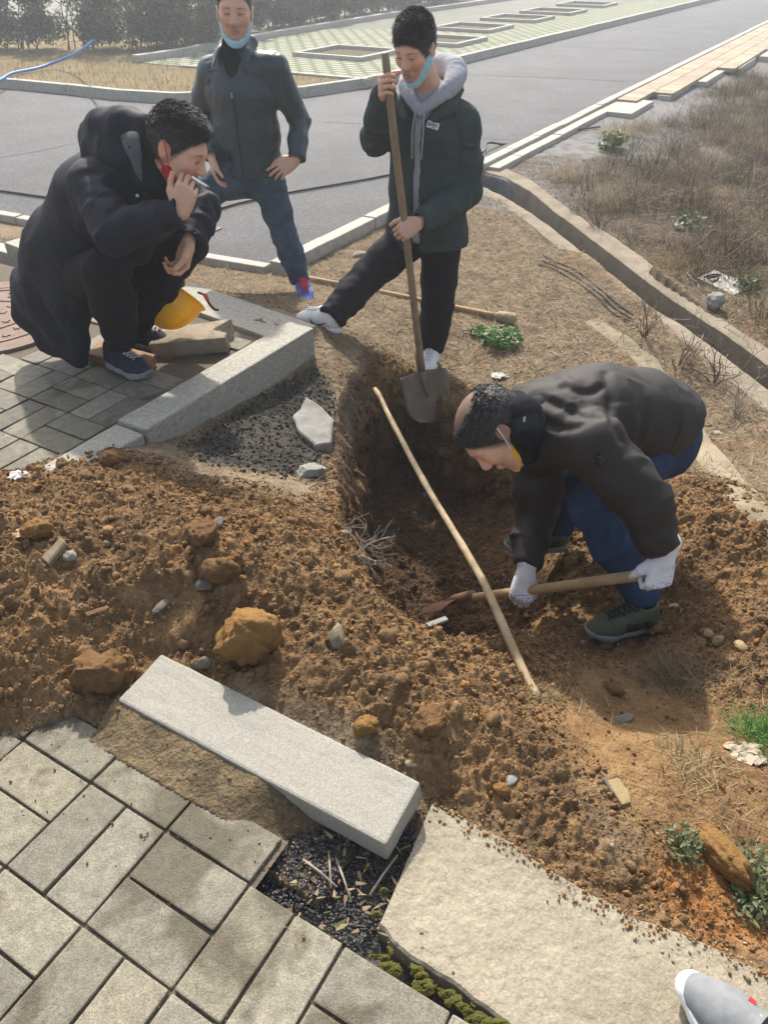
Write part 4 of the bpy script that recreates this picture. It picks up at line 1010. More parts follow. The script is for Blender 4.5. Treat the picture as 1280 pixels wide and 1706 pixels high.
def groove(V, F, seams, depth=.007, width=.016):
    N = vnormals(V, F); g = np.zeros(len(V))
    for path in seams:
        pl = [raypt(V, *q[:2]) for q in spline([(*a, 0) for a in path], 14)]; dm = np.full(len(V), 9.)
        for a, b in zip(pl[:-1], pl[1:]):
            if np.linalg.norm(b-a) > .15: continue
            ba = b-a; t = np.clip((V-a) @ ba/max(1e-9, ba @ ba), 0, 1); dm = np.minimum(dm, np.linalg.norm(V-a-t[:, None]*ba, axis=1))
        g = np.maximum(g, 1-sstep(.0, width, dm))
    return V-N*(depth*g)[:, None]
def garment(name, s, m, o, amp=.004, f=8., seed=1, folds=.006, ff=20., cols=None, seams=None):
    V, Fc = cloth(s, amp, f, seed, folds, ff)
    if seams: V = groove(V, Fc, seams)
    return mesh(name, V, Fc, m, o)
def tubes(name, lst, m, o, n=6):
    mb = MB()
    for pts, r in lst: mb.tube(pts, r, n)
    return mb.build(name, m, o, smooth=True)
def chin_mask(o, hd, m, thick=.012, drop=0., strap=M_white_strap, rise=.0, wide=1.0, side=0.):
    """a surgical mask pulled down under the chin, with its ear loops"""
    F, U, L, C, k = hd; at = lambda f, u, l=0.: C+k*(F*f+U*u+L*l)
    s = SDF(C-.2*k, C+.2*k, .0042, [(at(.04, -.09)-.1*k, at(.04, -.09)+.1*k, .0036)])
    pts = [at(.012, -.062+rise, .068), at(.040, -.088+rise*.6, .058), at(.070, -.112-drop, .030), at(.083, -.121-drop, 0), at(.070, -.112-drop, -.030), at(.040, -.088+rise*.6, -.058), at(.012, -.062+rise, -.068)]
    sp = spline(pts, 22); nn = unit(F*.75-U*.65)
    for a, b in zip(sp[:-1], sp[1:]):
        q_ = 1+side*max(0, ((a+b)/2-C) @ L/k)/.068; s.cone(a, b, thick*wide*k*q_, thick*wide*k*q_, .004, n=unit(np.cross(b-a, U+F*.3)), sq=.42)
    V, Fc = s.mesh(); V = relax(V, Fc, 2); N = vnormals(V, Fc); h = (V-C) @ unit(U-F*.3)
    V = V+N*(.0011*np.sin(h*520))[:, None]
    mk = mesh('face_mask', V, Fc, m, o)
    lst = []
    for e in (-1, 1):
        ear = at(-.018, .022, .086*e)
        lst = [(spline([at(.022, -.060+rise, .071*e), at(.005, -.02, .081*e), ear], 8), .0016*k), (spline([at(.014, -.082+rise, .066*e), at(-.012, -.045, .078*e), at(-.03, -.028, .082*e)], 8), .0016*k)]
        tubes('ear_loop', lst, strap, mk)
    return mk
# ---- shoes: H is the heel on the ground, D towards the toe, Un the up direction
def shoe(o, heel, D, Un, k=1.0, upper=None, sole=None, lace=None, ankle=None, extra=None, toe_cap=None, laced=True):
    D = unit(D); Un = unit(Un-D*np.dot(Un, D)); Sd = np.cross(Un, D); at = lambda f, u, l=0.: V3(heel)+k*(D*f+Un*u+Sd*l)
    lo, hi = at(.14, .06)-.22*k, at(.14, .06)+.22*k
    s = SDF(lo, hi, .0055)
    s.chain([(at(.036, .05), .034*k), (at(.10, .045), .036*k), (at(.19, .032), .042*k), (at(.25, .026), .026*k)], .03)
    s.chain([(at(.055, .095), .036*k), (at(.10, .075), .036*k), (at(.17, .050), .035*k), (at(.235, .030), .030*k)], .03)
    s.cone(at(.045, .06), at(.05, .105), .038*k, .037*k, .02)
    s.cone(at(.062, .14), at(.060, .085), .031*k, .027*k, .008, 'sub')
    s.clip(at(.1, .022), -Un, .3*k, .0)
    V, Fc = s.mesh(); V = relax(V, Fc, 1); V_up = V; sh = mesh('shoe', V, Fc, upper, o)
    s = SDF(lo, hi, .0055)
    s.chain([(at(.040, .016), .040*k), (at(.11, .014), .037*k), (at(.195, .016), .048*k), (at(.245, .020), .034*k)], .03)
    s.clip(at(.1, .034), Un, .3*k, .004); s.clip(at(.1, .0), -Un, .3*k, .003)
    V, Fc = s.mesh(); V = relax(V, Fc, 1)
    t = np.clip(((V-V3(heel)) @ D)/(.28*k), 0, 1); V = V+Un*(.012*k*sstep(.72, 1.0, t))[:, None]
    mesh('sole', V, Fc, sole, sh)
    mb = MB(); rel = (V_up-V3(heel))/k; lf, lu, ll = rel @ D, rel @ Un, rel @ Sd
    def top(f, l):
        kk = (np.abs(lf-f) < .009) & (np.abs(ll-l) < .007); return at(f, (lu[kk].max() if kk.any() else .06)+.0022, l)
    for i in range(6):
        f = .105+.019*i; w_ = .027-.0012*i
        for e in (-1, 1): mb.tube([top(f-.009*q*e, w_*q) for q in np.linspace(-1, 1, 9)], .0033*k, 5)
    for e in (-1, 1): mb.tube(spline([at(.10, .115, .004*e), at(.098, .128, .02*e), at(.11, .118, .032*e), at(.104, .112, .006*e)], 8), .0026*k, 5)
    if laced: mb.build('laces', lace or M_white_strap, sh, smooth=True)
    return sh, at, Sd
def legs(o, name, m, sides, res=.0085, amp=.004, folds=.007, ff=17., seed=1, waist=None, lo=None, hi=None, cut=True):
    """trousers: each side (hip, knee, ankle, r_hip, r_knee, r_hem)"""
    allp = np.array([p for q in sides for p in q[:3]]); s = SDF(allp.min(0)-.2, allp.max(0)+.2, res)
    for (h, kn, an, rh, rk, ra) in sides:
        h, kn, an = V3(h), V3(kn), V3(an)
        s.chain([(h, rh), (h*.4+kn*.6, (rh+rk)/2), (kn, rk)], .03, fold=.5); s.chain([(kn, rk), (kn*.55+an*.45, rk*.98), (an, ra)], .03, fold=1.0)
        if cut: s.clip(an+unit(an-kn)*.012, unit(an-kn), .16, .003)
    if waist is not None: s.chain(waist, .05)
    return garment(name, s, m, o, amp, 9., seed, folds, ff)
def grip(pt, D, N, k=1.0, rp=.016, along=.066):
    D = unit(D); N = unit(N); N = unit(N-D*np.dot(N, D)); return V3(pt)-D*along*k-N*(rp+.012)*k
FIST = ((.95, 1.25, .9), (1.0, 1.25, .9), (1.0, 1.25, .9), (1.0, 1.25, .9))
RELAX = ((.25, .35, .25), (.35, .45, .3), (.45, .5, .35), (.55, .6, .4))
def M_dotglove():
    m = mat('dotted_knit_glove', (.66, .66, .67), rough=.95, bump=.0014, bscale=420, var=.06, vscale=60)
    nt = m.node_tree; N = nt.nodes; Lk = nt.links; b = N['Principled BSDF']; src = b.inputs['Base Color'].links[0].from_socket
    tc = N.new('ShaderNodeTexCoord'); vo = N.new('ShaderNodeTexVoronoi'); vo.inputs['Scale'].default_value = 125; vo.inputs['Randomness'].default_value = .25; Lk.new(tc.outputs['Object'], vo.inputs['Vector'])
    lt = N.new('ShaderNodeMath'); lt.operation = 'LESS_THAN'; lt.inputs[1].default_value = .36; Lk.new(vo.outputs['Distance'], lt.inputs[0])
    a = N.new('ShaderNodeVertexColor'); a.layer_name = 'Col'; sp = N.new('ShaderNodeSeparateColor'); Lk.new(a.outputs[0], sp.inputs[0])
    ml = N.new('ShaderNodeMath'); ml.operation = 'MULTIPLY'; Lk.new(lt.outputs[0], ml.inputs[0]); Lk.new(sp.outputs[0], ml.inputs[1])
    mx = N.new('ShaderNodeMix'); mx.data_type = 'RGBA'; Lk.new(ml.outputs[0], mx.inputs['Factor']); Lk.new(src, mx.inputs['A']); mx.inputs['B'].default_value = (.04, .10, .48, 1); Lk.new(mx.outputs['Result'], b.inputs['Base Color']); return m
M_gdot = M_dotglove()
# ------------------------------------------------------------------ the young man leaning on a shovel
SH_TOP, SH_BOT = P(641, 88, 3.56), P(704, 622, 3.64)
def man_shovel():
    k = .985; C = P(692, 80, 3.84); F, U, L = frame((-.50, -.78, -.36))
    q = lambda py: SH_TOP+(SH_BOT-SH_TOP)*((py-88)/(622-88.0))
    gp1 = SH_TOP+(SH_BOT-SH_TOP)*.085; gp2 = SH_TOP+(SH_BOT-SH_TOP)*.49
    D1, N1 = unit((-.15, -.85, .45)), unit((.95, -.2, .1)); W1 = grip(gp1, D1, N1, 1.05)
    D2, N2 = unit((-.85, -.25, -.42)), unit((-.1, .85, -.45)); W2 = grip(gp2, D2, N2, 1.0)
    H1 = hand_bones(W1, D1, N1, np.cross(D1, N1), FIST, 0, (.4, .7, .5), 1.05, (.3, .5)); H2 = hand_bones(W2, D2, N2, np.cross(N2, D2), FIST, 0, (.6, .8, .1), 1.0, (.3, .3))
    hf = HG(567, 556); hb = HG(724, 596)
    J = dict(nb=P(715, 150, 3.96), shR=P(660, 200, 4.03), shL=P(768, 206, 3.92), elR=P(628, 232, 3.86), elL=P(780, 318, 3.90), wrR=W1, wrL=W2,
             hipR=P(686, 395, 4.0), hipL=P(736, 398, 4.02), knR=P(614, 458, 3.95), knL=P(729, 505, 4.03), anR=P(551, 531, hf[1]+.02), anL=hb+V3((-.02, -.04, .10)))
    base = hb*V3((1, 1, 0))+V3((0, 0, hb[2]))
    o, hd = person_body('person', 'young man in a dark green jacket over a pale hoodie, leaning on an upright shovel', J, F, U, C, k, [(H1, 1.05), (H2, 1.0)], base, V3((-.5, 3.3, -.6)), V3((.75, 4.4, 1.6)), hairline=(.092, .060, .86, -.50))
    add_hair(o, hd, top=.018, side=.004, n=9000, ln=.028, seed=3, lift=.8, front=(.092, .060), fn=(.86, -.50))
    chin_mask(o, hd, M_bluemask, .012, 0, rise=.020, side=.9)
    Lq = unit((J['shL']-J['shR'])*V3((1, 1, 0))); Ff = V3((Lq[1], -Lq[0], 0))
    hipc = P(711, 392, 4.0)
    # hoodie body and the hood lying round the neck
    s = SDF(V3((-.3, 3.5, .2)), V3((.7, 4.35, 1.3)), .009)
    s.chain([(J['nb']-V3((0, 0, .03)), .085), (P(716, 220, 3.97), .128), (P(712, 300, 3.98), .128), (P(706, 380, 3.99), .128)], .05, n=Lq, sq=1.28)
    s.clip(P(706, 395, 3.99), (0, 0, -1), .3, .01)
    garment('hoodie', s, M_hoodie, o, .004, 8, 4, .003, 16)
    s = SDF(C-.32, C+.3, .0068); nb = J['nb']
    ring = [nb+Ff*.115+V3((0, 0, -.075)), nb+Ff*.085+Lq*.07+V3((0, 0, -.015)), nb+Ff*.02+Lq*.118+V3((0, 0, .035)), nb-Ff*.075+Lq*.095+V3((0, 0, .075)), nb-Ff*.12+V3((0, 0, .07)), nb-Ff*.075-Lq*.095+V3((0, 0, .05)), nb+Ff*.02-Lq*.10+V3((0, 0, .02)), nb+Ff*.085-Lq*.06+V3((0, 0, -.02)), nb+Ff*.115+V3((0, 0, -.075))]
    rr = [.014, .024, .036, .048, .052, .044, .032, .022, .014]; sp = spline(ring, 32); ri = np.interp(np.linspace(0, 8, 33), range(9), rr)
    s.chain(list(zip(sp, ri)), .02, fold=.6)
    s.chain([(nb-Ff*.13+Lq*.05+V3((0, 0, .05)), .055), (nb-Ff*.16+V3((0, 0, -.05)), .05)], .05)
    hood = garment('hood', s, M_hoodie, o, .005, 12, 5, .006, 22)
    tubes('drawstring', [(spline([nb+Ff*.128+Lq*e*.02+V3((0, 0, -.065)), nb+Ff*.152+Lq*e*.026+V3((0, 0, -.15)), nb+Ff*.158+Lq*e*.022+V3((0, 0, -.26))], 8), .0035) for e in (-1, 1)], M_hoodie, hood)
    # jacket
    s = SDF(V3((-.35, 3.45, .15)), V3((.75, 4.4, 1.3)), .0085)
    s.chain([(J['nb']-V3((0, 0, .055)), .09), (P(718, 220, 3.97), .148), (P(716, 310, 3.98), .150), (hipc, .158), (hipc-V3((0, 0, .08)), .160)], .05, n=Lq, sq=1.28, fold=.35)
    s.chain([(J['shR'], .078), (J['nb']-V3((0, 0, .06)), .085), (J['shL'], .078)], .05)
    for q, w, e in (('R', W1, D1), ('L', W2, D2)):
        el = J['el'+q]; s.chain([(J['sh'+q], .083), (J['sh'+q]*.4+el*.6, .078), (el, .068)], .035, fold=.8); s.chain([(el, .068), (el*.5+w*.5, .062), (w, .050)], .025, fold=1.2)
        s.clip(w+unit(w-el)*.004, unit(w-el), .12, .003); s.cone(w+unit(w-el)*.03, w-unit(w-el)*.05, .034, .034, .004, 'sub')
    s.clip(hipc-V3((0, 0, .035)), (0, 0, -1), .42, .006)
    fc = J['nb']+Ff*.15-V3((0, 0, .05))
    s.box(P(714, 300, 3.98)+Ff*.17+Lq*(-.015), (Lq, Ff, V3((0, 0, 1))), (.018, .09, .42), .01, .01, 'sub')
    s.cone(J['nb']+Ff*.10-V3((0, 0, .0)), J['nb']+Ff*.16-V3((0, 0, .13)), .085, .02, .01, 'sub')
    s.cone(J['nb']+V3((0, 0, .12)), J['nb']-V3((0, 0, .03)), .10, .07, .01, 'sub')
    jk = garment('jacket', s, M_greenjk, o, .006, 7, 6, .011, 15, seams=[[(752, 190), (766, 235), (760, 290)], [(742, 340), (752, 372)], [(700, 232), (702, 300), (704, 395)], [(662, 392), (715, 402), (765, 398)], [(770, 255), (794, 256)], [(660, 190), (668, 230)]])
    s = SDF(J['nb']-.3, J['nb']+.3, .006)      # collar leaves lying on the chest
    for e in (-1, 1):
        a, b, c_ = J['nb']-Ff*.06+Lq*e*.125+V3((0, 0, .0)), J['nb']+Ff*.075+Lq*e*.125-V3((0, 0, .045)), J['nb']+Ff*.135+Lq*e*.070-V3((0, 0, .092))
        s.chain([(a, .026), (b, .034), (c_, .020)], .02, n=unit(Ff*.7+Lq*e*.4+V3((0, 0, .6))), sq=.32)
    garment('collar', s, M_greenjk, jk, .002, 12, 7, 0)
    # badge with small dark marks on the chest, pocket flap, sleeve tab
    bc = P(729, 211, 3.80); nb_ = unit(Ff+Lq*.35+V3((0, 0, .12))); bx = unit(np.cross(V3((0, 0, 1)), nb_)); by = np.cross(nb_, bx)
    V = np.array([jk.matrix_world.translation[:]])*0
    mv = np.array([v.co[:] for v in jk.data.vertices])+wloc(jk)
    def skinpt(px, py):
        d = _ray(px, py); d = d/np.linalg.norm(d); rel = mv-V3((0, 0, CAM_H)); t = rel @ d; pr = np.linalg.norm(rel-np.outer(t, d), axis=1); kk = pr < .012
        if not kk.any(): kk = pr < pr.min()+.01
        return V3((0, 0, CAM_H))+d*(t[kk].min()-.004)
    b00, b10, b01 = skinpt(713, 203), skinpt(731, 209), skinpt(712, 212)
    ctr = skinpt(722, 209); bx = unit(b10-b00); by = unit(b00-b01); by = unit(by-bx*np.dot(bx, by)); near_v = np.linalg.norm(mv-ctr, axis=1) < .05; bn = unit(np.array([v.normal[:] for v in jk.data.vertices])[near_v].mean(0)); bx = unit(np.cross((0, 0, 1), bn)); by = np.cross(bn, bx); bx, by = unit(bx-by*.22), unit(by+bx*.22); ctr = ctr+bn*.004
    mb = MB(); mb.box(ctr, bx*.028, by*.0145, bn*.002, bev=.001); bd_ = mb.build('badge', mat('badge_white', (.70, .72, .70), rough=.5), jk)
    mk = MB(); c0 = ctr+bn*.0028
    ring_ = [c0-bx*.0165+bx*math.cos(t)*.0062+by*math.sin(t)*.0062 for t in np.linspace(0, 6.283, 13)]; mk.tube(ring_, .0012, 5); mk.box(c0-bx*.0165, bx*.0028, by*.0028, bn*.0006)
    for i in range(4):
        g = c0+bx*(-.0045+.0072*i)+by*.001
        mk.box(g+by*.004, bx*.0026, by*.0008, bn*.0006); mk.box(g, bx*.0028, by*.0008, bn*.0006); mk.box(g-by*.004, bx*.0026, by*.0008, bn*.0006); mk.box(g+bx*(.0006*((i % 2)*2-1)), bx*.0008, by*.005, bn*.0007)
    mk.box(c0+bx*.006-by*.0095, bx*.010, by*.0007, bn*.0006)
    mk.build('lettering', M_dark, bd_)
    for nm, p0_, p1_, r_, nn_ in (('pocket_flap', (711, 232), (741, 238), .012, unit(Ff+V3((0, 0, .1)))), ('sleeve_tab', (775, 242), (792, 244), .014, unit(Lq+Ff))):
        s = SDF(ctr-.2, ctr+.2, .006); s.chain([(skinpt(*p0_), r_), (skinpt(*p1_), r_)], .0, n=nn_, sq=.4); garment(nm, s, M_greenjk, jk, .001, 12, 7, 0)
    legs(o, 'trousers', M_blacktrs, [(J['hipR'], J['knR'], J['anR']+V3((.01, .0, .01)), .105, .080, .072), (J['hipL'], J['knL'], J['anL']+V3((0, 0, .0)), .105, .082, .078)], waist=[(J['hipR']+V3((0, 0, .05)), .105), (J['hipL']+V3((0, 0, .05)), .105)], seed=8, folds=.013)
    M_w = M_whiteleather
    dF = unit((G(493, 534, hf[2])-G(566, 556, hf[2])))
    for hp, D in ((hf, dF), (hb+V3((0.0, 0, -.005)), unit((-.28, -.96, 0)))):
        sh, at, Sd = shoe(o, hp, D, V3((0, 0, 1)), 1.02, M_w, M_whiteleather, M_white_strap)
        # the dark curved tick on each side
        mv2 = np.array([v.co[:] for v in sh.data.vertices])+wloc(sh)
        for e in (-1, 1):
            mb = MB(); top = [(.080, .066), (.095, .046), (.115, .040), (.150, .048), (.190, .064)]; bot = [(.080, .066), (.090, .038), (.115, .028), (.155, .042), (.190, .064)]
            tp, bt = spline([V3((a, b, 0)) for a, b in top], 14), spline([V3((a, b, 0)) for a, b in bot], 14); vs = []
            def onside(f, u):
                p = at(f, u, 0); rel = mv2-p; f1 = np.abs(rel @ D) < .012; u1 = np.abs(rel @ V3((0, 0, 1))) < .012; l = (rel @ Sd)*e; kk = f1 & u1
                return p+Sd*e*((l[kk].max() if kk.any() else .04)+.0015)
            f_ = lambda x: .235-x*.98
            for a, b in zip(tp, bt): vs += [onside(f_(a[0]), a[1]), onside(f_(b[0]), b[1])]
            fs = [(2*i, 2*i+2, 2*i+3, 2*i+1) for i in range(14)]; n0 = len(vs); vs2 = vs+[v+Sd*e*.0012 for v in vs]; fs += [tuple(n0+i for i in f[::-1]) for f in fs]
            mb.add(vs2, fs); mb.build('side_mark', M_dark, sh)
    return o
man_shovel()
# ------------------------------------------------------------------ the man standing with a hand on his hip
def man_standing():
    k = 1.10; C = P(391, 20, 4.72); F, U, L = frame((.10, -.985, -.02), (.02, .1, 1))
    lf = HG(503, 488)
    J = dict(nb=P(396, 90, 4.78), shR=P(352, 119, 4.84), shL=P(456, 112, 4.74), elR=P(334, 190, 4.9), elL=P(498, 200, 4.82), wrR=P(352, 262, 4.70), wrL=P(493, 266, 4.66),
             hipR=P(385, 292, 4.80), hipL=P(444, 292, 4.80), knR=P(318, 345, 4.68), anR=P(296, 452, 4.74), knL=P(474, 392, 4.74), anL=lf+V3((0, -.045, .10)))
    D1, N1 = unit((-.84, -.30, -.45)), unit((.1, .95, -.3)); H1 = hand_bones(J['wrL'], D1, N1, np.cross(N1, D1), RELAX, .25, (.45, .8, .1), 1.05)
    D2, N2 = unit((.1, -.3, -.9)), unit((.9, .2, 0)); H2 = hand_bones(J['wrR'], D2, N2, np.cross(D2, N2), RELAX, .1, (.5, .7, .2), 1.0)
    o, hd = person_body('person', 'man in a navy leather jacket and blue jeans standing with one hand on his hip', J, F, U, C, k, [(H1, 1.05), (H2, 1.0)], lf, V3((-1.6, 4.2, -.5)), V3((-.2, 5.25, 1.75)), closed=True, hairline=(.080, .072, .78, -.62))
    add_hair(o, hd, top=.010, side=.002, n=5000, ln=.015, seed=11, front=(.080, .072), fn=(.78, -.62))
    chin_mask(o, hd, M_bluemask, .0175, .002, rise=.004)
    Lq = unit((J['shL']-J['shR'])*V3((1, 1, 0))); Ff = V3((Lq[1], -Lq[0], 0)); nb = J['nb']
    s = SDF(nb-.35, nb+.25, .008); s.chain([(nb+V3((0, 0, .055))+Ff*.02, .060), (nb-V3((0, 0, .10)), .10), (nb-V3((0, 0, .3)), .12)], .04, n=Lq, sq=1.2)
    garment('undershirt', s, M_pufferhood, o, .002, 9, 12, 0)
    s = SDF(V3((-1.5, 4.3, .2)), V3((-.2, 5.25, 1.4)), .0085)
    hem = P(415, 290, 4.80)
    s.chain([(nb-V3((0, 0, .05)), .09), (P(403, 150, 4.80), .146), (P(410, 220, 4.81), .142), (P(415, 278, 4.81), .138), (hem-V3((0, 0, .05)), .134)], .05, n=Lq, sq=1.30, fold=.35)
    s.chain([(J['shR'], .068), (nb-V3((0, 0, .06)), .085), (J['shL'], .068)], .05)
    for q in 'RL':
        el, w = J['el'+q], J['wr'+q]; s.chain([(J['sh'+q], .072), (J['sh'+q]*.4+el*.6, .066), (el, .060)], .03, fold=.8); s.chain([(el, .060), (el*.5+w*.5, .056), (w, .049)], .02, fold=1.1)
        s.clip(w+unit(w-el)*.002, unit(w-el), .11, .003); s.cone(w+unit(w-el)*.03, w-unit(w-el)*.05, .036, .036, .004, 'sub')
    s.clip(hem, (.04, 0, -1), .40, .006)
    s.cone(nb+Ff*.09+V3((0, 0, .03)), nb+Ff*.17-V3((0, 0, .15)), .075, .012, .006, 'sub')
    s.cone(nb+V3((0, 0, .15)), nb-V3((0, 0, .03)), .085, .066, .01, 'sub')
    jk = garment('jacket', s, M_leather, o, .005, 7, 13, .010, 14, seams=[[(352, 92), (348, 125), (352, 165)], [(458, 86), (466, 125), (464, 160)], [(340, 100), (370, 92)], [(440, 82), (462, 86)], [(362, 215), (372, 245)], [(450, 205), (444, 240)], [(500, 120), (512, 190), (508, 250)]])
    s = SDF(nb-.3, nb+.25, .0055)
    for e in (-1, 1):
        a, b, c_, d_ = nb-Ff*.075+Lq*e*.03+V3((0, 0, .065)), nb-Ff*.01+Lq*e*.084+V3((0, 0, .058)), nb+Ff*.075+Lq*e*.084+V3((0, 0, .015)), nb+Ff*.135+Lq*e*.092-V3((0, 0, .055))
        s.chain([(a, .030), (b, .034), (c_, .034), (d_, .014)], .015, n=unit(Ff*.55+Lq*e*.6+V3((0, 0, .5))), sq=.26)
    garment('collar', s, M_leather, jk, .001, 12, 14, 0)
    mv = np.array([v.co[:] for v in jk.data.vertices])+wloc(jk)
    def front(z, l):
        c = nb*V3((1, 1, 0))+V3((0, 0, z))+Lq*l; rel = mv-c; kk = (np.abs(rel @ Lq) < .012) & (np.abs(rel[:, 2]) < .012); return c+Ff*((rel[kk] @ Ff).max() if kk.any() else .15)+Ff*.001
    zs = np.linspace(nb[2]-.17, hem[2]+.015, 22); line = [front(z, .004+.03*(nb[2]-z)*.4) for z in zs]
    zp = tubes('zip', [(line, .0042)], M_dark, jk)
    mb = MB(); mb.box(line[0]+Ff*.006-V3((0, 0, .008)), Lq*.005, V3((0, 0, .014)), Ff*.003, bev=.002); mb.build('zip_pull', M_zip, zp)
    # yoke seam across the chest
    ys = [front(nb[2]-.075+.01*math.sin(abs(l)*20), l) for l in np.linspace(-.16, -.095, 6)]; y2 = [front(nb[2]-.075, l) for l in np.linspace(.095, .16, 6)]
    tubes('yoke_seam', [(ys, .0025)], M_leather, jk); tubes('yoke_seam', [(y2, .0025)], M_leather, jk)
    legs(o, 'jeans', M_jeans_blue, [(J['hipR'], J['knR'], J['anR'], .100, .074, .062), (J['hipL'], J['knL'], J['anL'], .100, .072, .058)], waist=[(J['hipR']+V3((0.03, 0, -.015)), .112), (J['hipL']+V3((-.03, 0, -.015)), .112)], seed=15, folds=.013, ff=20)
    M_bluesh = mat('blue_knit', (.05, .12, .42), rough=.8, var=.25, vscale=40); M_redlace = mat('red_lace', (.50, .03, .05), rough=.8)
    for hp, D in ((lf, unit((.22, -.97, 0))), (V3((J['anR'][0], J['anR'][1]+.06, hz(J['anR'][0], J['anR'][1]))), unit((-.3, -.95, 0)))):
        sh, at, Sd = shoe(o, hp, D, V3((0, 0, 1)), 1.0, M_bluesh, M_dark, M_redlace)
        mb = MB(); mv2 = np.array([v.co[:] for v in sh.data.vertices])+wloc(sh)
        def onside(f, u, e):
            p = at(f, u, 0); rel = mv2-p; kk = (np.abs(rel @ D) < .012) & (np.abs(rel[:, 2]) < .012); l = (rel @ Sd)*e; return p+Sd*e*((l[kk].max() if kk.any() else .04)+.002)
        for e in (-1, 1):
            for f in (.10, .135): mb = MB(); mb.tube([onside(f, .030, e), onside(f+.018, .055, e), onside(f+.03, .075, e)], .005, 6); mb.build('stripe', M_whiteleather, sh, smooth=True)
        mb = MB(); mb.box(at(.125, .112, 0), D*.030+V3((0, 0, -.016)), Sd*.018, unit(D*.5+V3((0, 0, 1)))*.006, bev=.004); mb.build('tongue', M_redlace, sh)
    return o
man_standing()
# ------------------------------------------------------------------ the squatting man with the cigarette
CIG = (P(329, 300, 2.84), P(350, 314, 2.80))
def man_squat():
    k = 1.08; C = P(296, 246, 3.03); F, U, L = frame((.80, -.20, -.40), (.30, .05, .9))
    heel = G(182, 607, 0.0); toe = G(246, 632, 0.0)
    J = dict(nb=P(226, 262, 3.14), shR=P(158, 310, 3.04), shL=P(255, 305, 3.34), elR=P(190, 388, 2.86), wrR=P(300, 356, 2.86), elL=P(336, 345, 3.36), wrL=P(314, 402, 3.16),
             hipR=P(112, 475, 3.36), hipL=P(160, 475, 3.52), knR=P(178, 450, 2.98), knL=P(314, 404, 3.30), anR=P(203, 568, 3.07), anL=P(222, 548, 3.36))
    D1, N1 = unit((.38, .10, .92)), unit((-.05, .97, -.1))
    H1 = hand_bones(J['wrR'], D1, N1, np.cross(D1, N1), ((.75, .75, .45), (.85, .8, .5), (1.05, 1.0, .7), (1.15, 1.1, .8)), .12, (.62, .80, .10), 1.02, (.35, .05))
    D2, N2 = unit((-.35, -.30, -.88)), unit((-.65, -.68, .32)); H2 = hand_bones(J['wrL'], D2, N2, np.cross(N2, D2), ((.6, .9, .6), (.65, .95, .6), (.7, .95, .6), (.75, 1.0, .6)), .05, (.45, .8, .45), 1.1)
    o, hd = person_body('person', 'squatting man in a long navy hooded parka smoking a cigarette', J, F, U, C, k, [(H1, 1.02), (H2, 1.1)], heel, V3((-1.7, 2.5, -.02)), V3((-.5, 3.8, 1.35)), hairline=(.086, .066, .82, -.56))
    add_hair(o, hd, top=.012, side=.004, n=9000, ln=.024, seed=21, lift=.7, front=(.086, .066), fn=(.82, -.56))
    chin_mask(o, hd, M_redmask, .017, .0, strap=M_redmask, rise=-.002, wide=1.15)
    Lq = unit(J['shL']-J['shR']); nb = J['nb']; Ff = unit(np.cross(Lq, (0, 0, 1)))
    if Ff[0] < 0: Ff = -Ff
    s = SDF(V3((-1.85, 2.45, -.1)), V3((-.45, 4.0, 1.3)), .010)
    s.chain([(nb-V3((0, 0, .02)), .10), (P(172, 330, 3.24), .165), (P(122, 415, 3.36), .180), (P(98, 485, 3.42), .175)], .06, n=Lq, sq=1.12, fold=.5)
    s.chain([(J['shR'], .088), (nb-V3((0, 0, .05)), .10), (J['shL'], .088)], .05)
    s.chain([(P(58, 470, 3.44), .10), (P(48, 520, 3.42), .060), (P(84, 572, 3.34), .040), (P(128, 604, 3.24), .022)], .06, fold=.5)
    s.chain([(P(95, 480, 3.38), .10), (P(105, 540, 3.30), .075), (P(126, 590, 3.24), .03)], .07, fold=.5)
    s.chain([(P(130, 430, 3.22), .12), (P(120, 500, 3.22), .085), (P(134, 570, 3.21), .028), (P(136, 600, 3.21), .018)], .06, fold=.5)
    s.chain([(P(185, 350, 3.10), .12), (P(215, 400, 3.14), .10)], .05)
    for q in 'RL':
        el, w = J['el'+q], J['wr'+q]; s.chain([(J['sh'+q], .086), (J['sh'+q]*.4+el*.6, .078), (el, .070)], .03, fold=.9); s.chain([(el, .070), (el*.5+w*.5, .062), (w, .053)], .03, fold=1.2)
        s.clip(w+unit(w-el)*.004, unit(w-el), .12, .003); s.cone(w+unit(w-el)*.03, w-unit(w-el)*.05, .040, .040, .004, 'sub')
    s.cone(nb+unit(C-nb)*.16, nb-V3((0, 0, .02)), .10, .075, .01, 'sub')
    ck = garment('parka', s, M_parka, o, .008, 6, 22, .014, 14, seams=[[(150, 285), (158, 320), (150, 350)], [(262, 345), (250, 400), (232, 430)], [(95, 330), (120, 385), (150, 410)], [(58, 395), (95, 420), (130, 432)], [(108, 470), (112, 510), (104, 560)], [(200, 300), (196, 325), (205, 345)]])
    # stand-up collar and the hood slumped behind the neck
    s = SDF(nb-.4, nb+.4, .0075)
    h = lambda px, py, Y: P(px, py, Y)
    s.chain([(h(156, 220, 3.20), .044), (h(175, 213, 3.14), .058), (h(205, 210, 3.09), .058), (h(236, 212, 3.06), .046)], .05, fold=.9)
    s.chain([(h(165, 236, 3.22), .058), (h(195, 240, 3.18), .085), (h(222, 250, 3.18), .08)], .06, fold=.9)
    s.chain([(h(160, 255, 3.14), .05), (h(190, 262, 3.08), .05), (h(214, 268, 3.03), .04)], .06, fold=.6)
    s.chain([(h(232, 208, 3.05), .032), (h(226, 246, 2.985), .026), (h(233, 285, 2.965), .022), (h(243, 316, 2.965), .018)], .03, fold=.5)
    hood = garment('hood', s, M_parka, o, .007, 10, 23, .009, 16)
